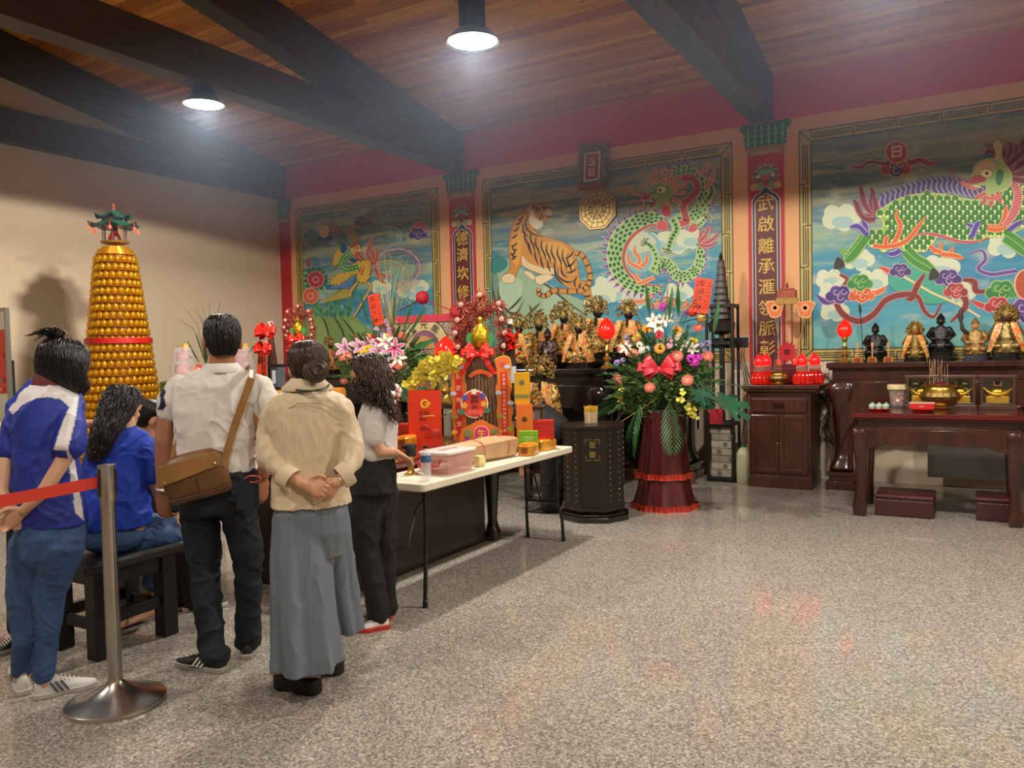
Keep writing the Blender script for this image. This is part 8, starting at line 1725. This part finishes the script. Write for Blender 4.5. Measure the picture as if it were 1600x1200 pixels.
# bag
LE = mat('#6e4a26', .38, var=.25, vs=9, bump=.15, bs=40); LE2 = mat('#8c6434', .33, var=.2, vs=9)
def bag():
    c = f.P(307, 735, -.2); t2 = thing('shoulder_bag', 'brown leather flap bag hanging at the back of the person in the white polo', 'bag', c); R3 = Matrix.Rotation(f.yaw, 4, 'Z') @ Matrix.Rotation(-.2, 4, 'Y'); b = MB(); b.T = Matrix.Translation(c) @ R3
    b.loft([(0, 0, z, rx, ry) for z, rx, ry in ((-.115, .13, .03), (-.1, .15, .045), (0, .155, .05), (.08, .148, .045), (.115, .1, .03), (.12, .03, .02))], 36, sq=4.5); b.build('bag_body', LE, t2, smooth=50)
    b = MB(); b.T = Matrix.Translation(c) @ R3; b.add([(-.16, -.056, .095), (.12, -.056, .1), (.125, -.066, .03), (-.165, -.068, -.005), (-.16, -.05, .095), (.12, -.05, .1), (.125, -.06, .03), (-.165, -.062, -.005)], [(0, 1, 2, 3)[::-1], (4, 5, 6, 7), (0, 4, 5, 1)[::-1], (1, 5, 6, 2)[::-1], (2, 6, 7, 3)[::-1], (3, 7, 4, 0)[::-1]]); b.build('flap', LE2, t2, bev=.003)
    b = MB(); b.T = Matrix.Translation(c) @ R3; b.box((0, -.052, -.06), (.004, .006, .1)); b.tube([(-.15, -.052, -.085), (0, -.056, -.09), (.15, -.05, -.085)], .003, 5); b.build('seam', mat('#3a2414', .5), t2)
    b = MB(); b.T = Matrix.Translation(c) @ R3; b.ell((.1, -.07, .045), .006, 8, 6); b.ell((-.14, -.073, .012), .006, 8, 6); b.build('stud', mat('#d8c8a0', .3, .8), t2)
    b = MB(); up = (f.side*.3-f.away).normalized()
    pts = [f.P(349, 722, -.19), f.P(352, 706, -.18), f.P(362, 672, -.165), f.P(380, 620, -.15), f.P(391, 590, -.125), f.P(393, 579, -.07), f.P(389, 574, .0), f.P(380, 580, .1)]; b.tube(pts, [(.02, .003)]*8, 8, up=up); b.tube([f.P(272, 712, -.14), f.P(278, 690, -.1), f.P(281, 665, -.02), f.P(285, 650, .08)], [(.014, .003)]*4, 8, up=up); b.build('strap', LE2, t2)
    b = MB(); b.tube([f.P(347+4*cos(a), 723+6*sin(a), -.19) for a in [k*pi/4 for k in range(9)]], .003, 6); b.build('strap_ring', mat('#b8b0a0', .3, .9), t2)
bag()
# ---- woman in cream blouse
f = Fig('person with a hair bun in a cream blouse and wide grey-blue trousers, hands clasped behind', 470, 1075, 3.7); t = f.t
M = f.frame(480, 573, .02, -.25, .12); f.head(M, .98, f.P(481, 612))
f.loft(f.b, [(480, 608, 0, 36, .06), (480, 640, 0, 52, .085), (484, 720, 0, 46, .09), (486, 800, 0, 44, .09)])
f.limb(f.b, [(432, 642, 13), (418, 688, 11), (445, 735, 10, -.12), (474, 748, 8, -.17)]); f.limb(f.b, [(531, 642, 13), (546, 688, 11), (540, 733, 10, -.12), (522, 746, 8, -.17)])
f.hand(f.P(476, 748, -.17), f.P(508, 757, -.17)-f.P(476, 748, -.17), -f.away+V((0, 0, .3)), -1, .75, .95); f.hand(f.P(523, 746, -.16), f.P(494, 756, -.19)-f.P(523, 746, -.16), f.away*.8+V((0, 0, -.3)), 1, .55, .95)
g1, g2 = onz(478, 1078), onz(517, 1045)
for g, x in ((g1, 462), (g2, 510)): f.b.tube([f.P(x, 800), (f.P(x, 800)+g)/2+V((0, 0, .02)), g+V((0, 0, .14)), g+V((0, 0, .075))], [.085, .055, .036, .034], 12, rnd=True)
for g, e in ((onz(490, 1082), onz(447, 1074)), (onz(524, 1052), onz(492, 1042))):
    d_ = (e-g).normalized(); f.b.tube([g+V((0, 0, .098)), g+d_*.1+V((0, 0, .088)), g+d_*.18+V((0, 0, .077))], [(.028, .03), (.036, .02), (.04, .013)], 12, up=(0, 0, 1), rnd=True)
    x = V((d_.y, -d_.x, 0))
    for k in range(5): f.b.tube([g+d_*.17+x*(k-2)*.016+V((0, 0, .077)), g+d_*(.225-.006*abs(k-1))+x*(k-2)*.017+V((0, 0, .072))], .0085, 6, rnd=True)
f.skin(SK1, .0045)
CR = mat('#cdb999', .6, bump=.1, bs=260); b = MB()
f.loft(b, [(480, 597, 0, 17, .065), (480, 607, 0, 34, .08), (480, 620, 0, 54, .1), (481, 638, 0, 64, .11), (483, 670, 0, 61, .12), (485, 720, 0, 54, .12), (486, 760, 0, 58, .13), (487, 789, 0, 61, .135)])
f.limb(b, [(431, 642, 20), (418, 682, 20), (422, 713, 20, -.05), (447, 734, 16, -.12)]); f.limb(b, [(532, 642, 20), (545, 682, 20), (547, 712, 19, -.05), (537, 731, 15, -.12)])
blob(b, 'blouse', CR, t, .007, 3, folds(.017, (6, 6, 3), 5))
b = MB(); q = f.P(480, 600); b.loft([(q.x, q.y, q.z-.03, .115, .1), (q.x, q.y, q.z-.015, .118, .102), (q.x, q.y, q.z+.028, .07, .07), (q.x, q.y, q.z+.022, .064, .064)], 28, yaw=f.yaw, cap=False); b.build('collar', CR, t, smooth=60)
b = MB(); b.tube([f.P(480+34*sin(a), 603+9*cos(a)-3, -.12*cos(a)) for a in [-1.5+k*.25 for k in range(13)]], .004, 6); b.build('neck_cord', BLK, t)
b = MB(); b.tube([f.P(446, 640, -.115), f.P(465, 628, -.125), f.P(500, 628, -.125), f.P(532, 642, -.11)], .0025, 5); b.build('yoke_seam', mat('#a8946f', .6), t)
for A, B_ in (((443, 734), (455, 742)), ((543, 731), (532, 738))):
    b = MB(); p, q = f.P(*A, -.125), f.P(*B_, -.14); b.tube([p, p+(q-p)*.3, q+(q-p)*.3], [.056, .059, .055], 20, cap=False); b.build('rolled_cuff', CR, t, smooth=60)
b = MB(); q, d_ = f.P(533, 739, -.15), f.P(522, 746, -.17)-f.P(533, 739, -.15)
for o_ in (0, .5): p = q+d_*o_; b.tube([p, p+d_*.12], [.031, .031], 20, cap=False)
b.build('bracelets', mat('#c8b8a8', .25, .9), t)
TR = mat('#66707a', .7, bump=.1, bs=200)
b = MB(); pl = lambda a, u: 1+(.03+.05*u)*sin(a*8+2*u)+.02*sin(a*17)
def leg(mb, L, seed):
    S_ = [f.sec(*l) for l in L][::-1]; mb.loft(S_, 72, lambda a, u: 1+(.1*(1-u)+.02)*sin(a*6+seed+.5*u)+.035*(1-u)*sin(a*13+seed), f.yaw, True, 2.2)
f.loft(b, [(486, 770, 0, 50, .11), (486, 800, 0, 57, .125), (487, 830, 0, 56, .12), (490, 870, 0, 44, .08)])
leg(b, [(469, 805, -.01, 42, .115), (470, 870, -.03, 44, .13), (474, 950, -.06, 46, .14), (480, 1030, -.08, 50, .15)], 1); leg(b, [(515, 805, .05, 30, .1), (522, 870, .12, 31, .1), (532, 950, .19, 32, .11), (543, 1010, .24, 29, .12)], 3)
blob(b, 'wide_trousers', TR, t, .007, 2, folds(.007, (12, 12, 1.2), 2))
for hx, hy, tx, ty in ((497, 1084, 434, 1072), (531, 1054, 478, 1040)):
    g, e = onz(hx, hy), onz(tx, ty); d_ = (e-g).normalized(); x = V((d_.y, -d_.x, 0)); L = .245; Mx = Matrix(((x.x, d_.x, 0, g.x), (x.y, d_.y, 0, g.y), (0, 0, 1, 0), (0, 0, 0, 1))); b = MB(); b.T = Mx
    b.prism(smoothpts([(-.034, 0), (.034, 0), (.04, L*.35), (.036, L*.55), (.048, L*.8), (.02, L), (-.02, L), (-.048, L*.8), (-.036, L*.55), (-.04, L*.35)], True, 3), 0, .068); u = b.build('platform_sandal', mat('#0c0c0c', .55), t, bev=.006)
    b = MB(); b.T = Mx; b.tube([(-.05, L*.62, .062), (-.04, L*.6, .105), (0, L*.6, .118), (.04, L*.6, .105), (.05, L*.62, .062)], [(.022, .004)]*5, 8, up=(0, 1, 0)); q = b.build('sandal_strap', mat('#0c0c0c', .4), t); q.parent = u
HB = '#38241a'
hair(f, M, [(0, -.02, .115, .03, .03), (0, -.02, .105, .06, .07), (0, -.02, .065, .088, .105), (0, -.022, .02, .09, .108), (0, -.03, -.03, .08, .09), (0, -.05, -.065, .05, .05)], 330, .0035, HB, .001, 8, .004, .006, cut=lambda a: sin(a) > .45)
b = MB(m=mat(HB, .4, var=.3, vs=60)); b.T = M; R_ = random.Random(6); b.ell((0, -.125, -.035), (.058, .042, .056), 18, 12)
for k in range(60):
    a0, r = R_.uniform(0, 6.28), R_.uniform(.018, .052); zz = R_.uniform(-.012, .012); b.tube([(r*cos(a0+j*.35), -.125-.04*math.sqrt(max(0, 1-(r/.06)**2))-.003+zz*.4, -.035+r*sin(a0+j*.35)*.95) for j in range(9)], [.003+.003*sin(j/8*pi) for j in range(9)], 5)
b.build('hair_bun', None, t)
# ---- girl in blue and white shirt
f = Fig('person with a black bob in a blue and white shirt, hands behind back', 75, 1085, 3.72); t = f.t
M = f.frame(103, 572, .03, .75, .22); f.head(M, 1.0, f.P(84, 606))
f.loft(f.b, [(80, 604, 0, 32, .06), (76, 630, 0, 42, .085), (74, 700, 0, 38, .09), (82, 800, 0, 38, .09)])
f.limb(f.b, [(30, 652, 12), (10, 712, 11, -.04), (5, 762, 9, -.12), (16, 788, 7.5, -.17)]); f.limb(f.b, [(111, 642, 13), (99, 714, 12, -.1), (70, 758, 10.5, -.16), (38, 788, 7.5, -.18)])
f.hand(f.P(36, 790, -.17), f.P(12, 806, -.18)-f.P(36, 790, -.17), -f.away+V((0, 0, .2)), 1, .5, .92); f.hand(f.P(14, 786, -.16), f.P(30, 808, -.15)-f.P(14, 786, -.16), f.away, 1, .5, .92)
g1, g2 = onz(36, 1078), onz(70, 1088)
JL = ((g1, [(52, 850, .105), (33, 930, .066), (37, 1000, .048)]), (g2, [(94, 850, .115), (76, 930, .073), (73, 1005, .05)]))
for g, L in JL: f.b.tube([f.P(x, y) for x, y, r in L]+[g+V((0, 0, .05))], [r*.55 for x, y, r in L]+[.034], 12, rnd=True)
f.skin('#c89a7c', .0045)
b = MB(); f.loft(b, [(80, 592, 0, 20, .07), (79, 602, 0, 31, .085), (78, 614, 0, 43, .1), (76, 640, 0, 50, .115), (74, 670, 0, 47, .12), (72, 700, 0, 45, .12), (77, 760, 0, 48, .125), (81, 800, 0, 50, .13), (83, 820, 0, 50, .13)])
f.limb(b, [(32, 648, 19), (18, 682, 16, -.02), (11, 704, 15, -.04)]); f.limb(b, [(110, 632, 20), (112, 664, 23, -.05), (107, 692, 23, -.09)])
YK = [(14, 640), (35, 606), (58, 590), (90, 588), (118, 598), (123, 620), (118, 655), (106, 704), (83, 704), (97, 660), (108, 636), (95, 624), (74, 620), (54, 623), (36, 632), (20, 648)]; ST = [(104, 700), (117, 720), (132, 815), (118, 802)]
blob(b, 'team_shirt', WH, t, .0065, 3, folds(.012, (6, 6, 5), 9), (.6, lambda p, v: '#d9d5d4' if sat(p, YK) or sat(p, ST) else '#1b2f8e'))
b = MB(); q = f.P(80, 594); b.loft([(q.x, q.y, q.z-.02, .085, .085), (q.x, q.y, q.z+.02, .072, .074), (q.x, q.y, q.z+.03, .066, .068), (q.x, q.y, q.z, .066, .068)], 28, yaw=f.yaw, cap=False); b.build('maroon_collar', mat('#5c1418', .7), t, smooth=60)
b = MB(); f.loft(b, [(82, 806, 0, 49, .12), (80, 835, 0, 51, .13), (76, 868, 0, 40, .11), (74, 880, 0, 30, .09)])
for g, L in JL: b.tube([f.P(x, y) for x, y, r in L]+[g+V((0, 0, .1))], [r for x, y, r in L]+[.047], 16, rnd=True)
blob(b, 'jeans', JEAN, t, .0075, 3, folds(.0055, (9, 9, 12), 1))
wsh = mat('#c9c6c0', .5); gs = mat('#4a4c54', .5)
shoe(t, onz(38, 1086), onz(26, 1042), wsh, mat('#b4b0a8', .5), .09, .044, gs, True, .1); shoe(t, onz(54, 1092), onz(150, 1070), wsh, mat('#b4b0a8', .5), .09, .046, gs, True, .1)
hair(f, M, [(0, -.02, .125, .03, .03), (0, -.02, .115, .065, .075), (0, -.02, .075, .1, .115), (0, -.025, .02, .11, .112), (0, -.025, -.035, .11, .098), (0, -.01, -.075, .104, .08), (0, .01, -.105, .09, .055), (0, .018, -.125, .075, .035)], 480, .0035, '#0c0a0b', .001, 5, .004, .0065, cut=lambda a: sin(a) > .62, rough=.3)
b = MB(m=mat('#0c0a0b', .4)); b.T = Matrix.Identity(4); R_ = random.Random(8); q = f.P(92, 524, -.02)
for k in range(60): e = q+V((R_.gauss(0, .03), R_.gauss(0, .03), R_.gauss(0, .015)))-f.side*abs(R_.gauss(.02, .04)); b.tube([q-V((0, 0, .04)), (q+e)/2+V((0, 0, .02)), e], [.008, .006, .0015], 4)
b.ell(q, .022, 10, 8); b.build('tied_tuft', None, t)
b = MB(); b.T = M; [b.tube([(g*.036+.026*cos(a), .098, .015+.024*sin(a)) for a in [k*pi/8 for k in range(17)]], .0018, 5) for g in (-1, 1)]; [b.tube([(g*.062, .096, .02), (g*.082, .0, .012)], .0018, 5) for g in (-1, 1)]; b.build('glasses', mat('#2a2420', .3), t)
# ---- curly-haired woman by the table
f = Fig('person with long curly brown hair, white blouse and black trousers at the folding table', 585, 975, 4.55); t = f.t
M = f.frame(572, 588, .0, -1.0, .2); f.head(M, .98, f.P(586, 632))
f.loft(f.b, [(589, 630, 0, 20, .05), (588, 660, 0, 26, .08), (588, 730, 0, 27, .09)]); f.limb(f.b, [(589, 650, 11, -.1), (585, 682, 10.5, -.14), (595, 701, 9.5, -.14), (617, 704, 6.5, -.08)])
f.hand(f.P(618, 704, -.08), f.P(632, 713, -.04)-f.P(618, 704, -.08), V((0, 0, -1)), 1, .25, .9, .3)
g1, g2 = onz(592, 980), onz(604, 966)
for g, x, r in ((g1, 573, 0), (g2, 600, .08)): f.b.tube([f.P(x, 770, r), f.P(x-1, 860, r), g+V((0, 0, .14)), g+V((0, 0, .05))], [.06, .045, .036, .034], 12, rnd=True)
f.skin(SK1, .005); b = MB(); f.loft(b, [(590, 622, 0, 13, .05), (590, 632, 0, 24, .08), (589, 650, 0, 30, .11), (590, 685, 0, 29, .11), (588, 708, 0, 32, .12), (588, 716, 0, 29, .11)])
f.limb(b, [(590, 646, 15, -.09), (586, 665, 18, -.12), (585, 680, 16, -.14)]); blob(b, 'blouse', mat('#c6c1ba', .7, bump=.1, bs=260), t, .0065, 3, folds(.01, (8, 8, 5), 4))
b = MB(); f.loft(b, [(587, 708, 0, 28, .105), (586, 740, 0, 33, .125), (585, 770, 0, 33, .13)])
for g, x, r in ((g1, 573, 0), (g2, 600, .08)): b.tube([f.P(x, 770, r), f.P(x-1, 860, r), g+V((0, 0, .14)), g+V((0, 0, .06))], [.092, .075, .062, .064], 16, rnd=True)
blob(b, 'trousers', mat('#0c0d10', .8, var=.2, vs=8), t, .008, 3, folds(.012, (8, 8, 5), 6))
rs = mat('#b03028', .5); ws = mat('#d0c8c0', .5); shoe(t, onz(607, 980), onz(560, 988), ws, rs, .075, .042, None, True); shoe(t, onz(611, 966), onz(575, 972), ws, rs, .075, .042, None, True)
hair(f, M, [(0, -.02, .12, .03, .03), (0, -.02, .11, .065, .075), (0, -.025, .07, .095, .105), (0, -.055, .01, .104, .085), (0, -.07, -.05, .102, .075), (0, -.08, -.11, .09, .07)], 330, .004, '#38261a', .007, 9, .006, .007, cut=lambda a: sin(a) > .6, rough=.32)
b = MB(m=mat('#38261a', .32, var=.3, vs=60)); R_ = random.Random(12)
for k in range(230):
    x0, y0 = R_.uniform(552, 602), R_.uniform(585, 612); fx = (x0-552)/50; x1 = 552+fx*66+R_.uniform(-5, 6)+(8 if fx > .5 else 0); y1 = 612+fx*50+R_.uniform(-10, 6); ph = R_.uniform(0, 6); o_ = R_.uniform(-.17, -.06) if fx > .12 else R_.uniform(-.08, .05); P = []
    for j in range(13): u = j/12; P.append(f.P(x0+(x1-x0)*u**1.2+3.2*sin(u*13+ph)*(.3+u), y0+(y1-y0)*u, o_*(.6+.5*u)+.012*cos(u*13+ph)))
    b.tube(P, [.0045*(1-.75*(j/12)**2) for j in range(13)], 5)
b.build('curls', None, t, smooth=80); b = MB(); q = f.P(616, 703, -.085); b.tube([q, q+V((.006, .001, -.001))], [.022, .022], 16, cap=False); b.build('bracelet', BLK, t)
# ---- seated long-haired girl
f = Fig('person with long dark hair in a royal blue shirt sitting on the black bench', 190, 1010, 4.33); t = f.t; BS = '#0d38a8'
M = f.frame(195, 640, .03, .75, .35); f.head(M, .98, f.P(196, 678))
f.loft(f.b, [(196, 676, 0, 26, .06), (190, 710, 0, 38, .09), (182, 790, 0, 40, .1), (182, 835, 0, 42, .12)]); f.limb(f.b, [(226, 700, 12), (237, 745, 11), (246, 772, 9, .1), (262, 768, 7, .2)])
f.hand(f.P(263, 768, .2), f.side+f.away*.3, V((0, 0, -1)), -1, .4, .9)
ft = onz(226, 974); f.b.tube([f.P(170, 838), f.P(225, 848, .15), f.P(262, 858, .28)], [.08, .07, .06], 14, rnd=True); f.b.tube([f.P(258, 862, .28), f.P(245, 915, .25), ft+V((0, 0, .1))+f.side*.02], [.055, .05, .034], 12, rnd=True); f.b.tube([ft+V((0, 0, .07))+f.side*.03, ft-f.side*.1-f.away*.04+V((0, 0, .03))], [(.035, .04), (.04, .018)], 12, rnd=True)
for k in range(5): f.b.tube([ft-f.side*.1+f.away*(.016*(k-2)-.04)+V((0, 0, .025)), ft-f.side*.14+f.away*(.016*(k-2)-.045)+V((0, 0, .018))], .009, 6, rnd=True)
f.skin('#c0906e', .0055); b = MB(); f.loft(b, [(197, 666, 0, 14, .06), (197, 675, 0, 30, .08), (192, 695, 0, 44, .11), (187, 730, 0, 46, .125), (182, 775, 0, 48, .135), (182, 805, 0, 51, .145), (182, 822, 0, 50, .14)])
f.limb(b, [(226, 698, 17), (234, 725, 16), (238, 745, 15)]); f.limb(b, [(152, 700, 17), (143, 740, 16, .08), (146, 760, 14, .12)])
blob(b, 'blue_shirt', mat(BS, .7, bump=.1, bs=260), t, .0075, 3, folds(.016, (6, 6, 7), 8))
b = MB(); p0 = f.P(178, 836, 0); b.ell(p0, (.17, .15, .1), 20, 12, Matrix.Rotation(f.yaw, 4, 'Z')); b.tube([f.P(175, 838, -.02), f.P(225, 846, .12), f.P(270, 856, .26)], [.095, .085, .07], 16, rnd=True); b.tube([f.P(200, 830, .1), f.P(262, 838, .3)], [.09, .075], 16, rnd=True); b.tube([f.P(265, 860, .27), f.P(250, 905, .25), f.P(243, 925, .25)], [.07, .065, .06], 14, rnd=True)
blob(b, 'jeans', JEAN, t, .009, 3, folds(.01, (9, 9, 9), 2))
hair(f, M, [(0, -.02, .12, .03, .03), (0, -.02, .11, .065, .075), (0, -.02, .07, .088, .105), (0, -.045, .01, .092, .088), (0, -.065, -.05, .085, .068), (0, -.085, -.12, .078, .055), (-.01, -.1, -.2, .07, .04), (-.015, -.105, -.27, .055, .028), (-.02, -.11, -.31, .035, .012)], 360, .004, '#15100c', .005, 15, .009, .007, cut=lambda a: sin(a) > .45, rough=.32)
# ---- person opposite, with glasses
f = Fig('person with glasses in dark clothes sitting beyond the bench, looking down', 262, 940, 5.2); t = f.t
M = f.frame(246, 656, .0, 1.9, .35); f.head(M, .95, f.P(240, 690)); f.loft(f.b, [(240, 692, 0, 24, .06), (240, 730, 0, 34, .09), (242, 800, 0, 34, .1), (243, 830, 0, 36, .12)])
f.limb(f.b, [(262, 705, 10), (268, 745, 9, -.05), (280, 770, 7, -.1)]); f.hand(f.P(281, 770, -.1), f.side, V((0, 0, -1)), 1, .4, .9); f.skin('#b8876a', .006)
b = MB(); f.loft(b, [(240, 686, 0, 18, .07), (240, 700, 0, 32, .09), (240, 740, 0, 36, .11), (242, 800, 0, 38, .13)]); f.limb(b, [(262, 705, 12), (268, 740, 12, -.05)]); blob(b, 'dark_top', mat('#101014', .8), t, .01, 3, folds(.008))
b = MB(); g = f.g; b.ell(f.P(243, 828), (.16, .15, .12), 16, 10); 
for dx in (-16, 14): b.tube([f.P(243+dx*.6, 830), f.P(285+dx*.4, 838, -.3), f.P(285+dx, 925, -.28)], [.09, .075, .055], 14, rnd=True)
blob(b, 'trousers', mat('#17181c', .8), t, .011, 3)
for dx in (-16, 14): q = f.P(285+dx, 930, -.28); q.z = 0; shoe(t, q-f.side*.05, q+f.side*.2, bk, mat('#c8c4bc', .5), .08, .044)
b = MB(); q = f.P(243, 845); b.box((q.x, q.y, .2), (.36, .36, .4)); b.build('stool', None, None).name = 'stool'; so = bpy.data.objects['stool']; so.data.materials.clear(); so.data.materials.append(BLACKW); tag(so, 'black stool under the person with glasses', 'stool')
hair(f, M, [(0, -.02, .12, .03, .03), (0, -.02, .11, .065, .075), (0, -.025, .07, .088, .1), (0, -.055, .02, .09, .072), (0, -.07, -.04, .078, .05), (0, -.075, -.07, .05, .03)], 220, .004, '#110d0c', 0, 16, .004, .008, cut=lambda a: sin(a) > .4)
b = MB(); b.T = M; [b.tube([(g_*.034+.024*cos(a), .095, .012+.02*sin(a)) for a in [k*pi/8 for k in range(17)]], .0016, 5) for g_ in (-1, 1)]; [b.tube([(g_*.058, .094, .018), (g_*.08, .0, .01)], .0016, 5) for g_ in (-1, 1)]; b.build('glasses', mat('#6a4a3c', .3), t)
# ---- person bending behind the bob-haired girl
f = Fig('person in a plain blue shirt bending forward beyond the bob-haired girl', 30, 1000, 4.75); t = f.t
f.head(f.frame(112, 612, .1, 1.2, .8), .95, f.P(92, 610, .05)); f.b.tube([f.P(90, 612), f.P(60, 625), f.P(45, 680), f.P(45, 740)], [.07, .1, .1, .1], 16, rnd=True); f.limb(f.b, [(80, 620, 12), (100, 670, 10), (135, 662, 7, .0)]); f.hand(f.P(136, 661), f.side+V((0, 0, .1)), V((0, 0, -1)), 1, .5, .9); g = onz(36, 1012)
for dx in (-8, 12): f.b.tube([f.P(45+dx, 740), f.P(36+dx*.6, 880), V((g.x, g.y, .1))+f.side*dx*f.k*.6], [.08, .05, .036], 12, rnd=True)
f.skin('#c0906e', .006); b = MB(); b.tube([f.P(94, 612, .0), f.P(70, 618), f.P(48, 640), f.P(42, 700), f.P(44, 755)], [.07, .125, .13, .13, .14], 20, rnd=True); f.limb(b, [(78, 622, 18), (96, 655, 16), (104, 668, 14)]); blob(b, 'blue_shirt', mat(BS, .7), t, .009, 3, folds(.012, (8, 8, 7), 3))
b = MB(); b.ell(f.P(44, 760), (.16, .14, .13), 16, 10)
for dx in (-8, 12): b.tube([f.P(45+dx, 770), f.P(36+dx*.6, 880), V((g.x, g.y, .12))+f.side*dx*f.k*.6], [.095, .07, .055], 14, rnd=True)
blob(b, 'trousers', DJEAN, t, .01, 3)
shoe(t, g-f.side*.03+f.side*.03, onz(-12, 1026), mat('#0e0e10', .5), mat('#8c8880', .5), .08, .044); shoe(t, g+f.side*.1, g+f.side*.1-V((0, .22, 0))+V((0, .3, 0)), mat('#0e0e10', .5), mat('#8c8880', .5), .08, .044)
hair(f, f.frame(112, 612, .1, 1.2, .8), [(0, -.02, .12, .03, .03), (0, -.02, .11, .065, .075), (0, -.02, .07, .088, .105), (0, -.025, .01, .09, .105), (0, -.045, -.04, .075, .08)], 120, .004, '#110d0c', 0, 26, .004, .009, cut=lambda a: sin(a) > .4)
# ---- person in black stooping behind the folding table
f = Fig('person in black stooping between the folding table and the divination cabinet', 862, 802); t = f.t
M = f.frame(806, 655, .25, -1.4, .9); f.head(M, 1., f.P(818, 655, .2)); f.b.tube([f.P(818, 655, .2), f.P(845, 655, .1), f.P(866, 672, .0)], [.07, .11, .12], 16, rnd=True); f.limb(f.b, [(828, 662, 9, .1), (822, 700, 8, .1), (816, 728, 6, .1)]); f.hand(f.P(816, 730, .1), (0, 0, -1), f.away, 1, .4, .9)
for dx in (-7, 6): q = V((f.g.x, f.g.y, .1))+f.side*dx*f.k; f.b.tube([f.P(868+dx, 690), q], [.08, .038], 12, rnd=True)
f.skin('#b8876a', .007); b = MB(); b.tube([f.P(822, 655, .19), f.P(845, 652, .1), f.P(868, 668, 0)], [.1, .14, .14], 18, rnd=True); f.limb(b, [(828, 662, 12, .1), (823, 695, 11, .1)]); blob(b, 'black_top', mat('#0d0d10', .8), t, .011, 3, folds(.01))
b = MB(); b.ell(f.P(868, 678), (.15, .15, .14), 16, 10)
for dx in (-7, 6): q = V((f.g.x, f.g.y, .08))+f.side*dx*f.k; b.tube([f.P(868+dx, 690), f.P(867+dx, 750), q], [.1, .08, .065], 14, rnd=True)
blob(b, 'trousers', mat('#0b0b0e', .8, var=.2), t, .011, 3, folds(.01, (8, 8, 6), 2))
for dx in (-7, 6): q = V((f.g.x, f.g.y, 0))+f.side*dx*f.k; shoe(t, q, q-f.side*.2+f.away*.1, bk, bk, .075, .042, None, False)
hair(f, M, [(0, -.02, .12, .03, .03), (0, -.02, .11, .065, .075), (0, -.02, .07, .088, .105), (0, -.025, .01, .09, .105), (0, -.045, -.04, .075, .08)], 100, .004, '#110d0c', 0, 36, .004, .009, cut=lambda a: sin(a) > .4)
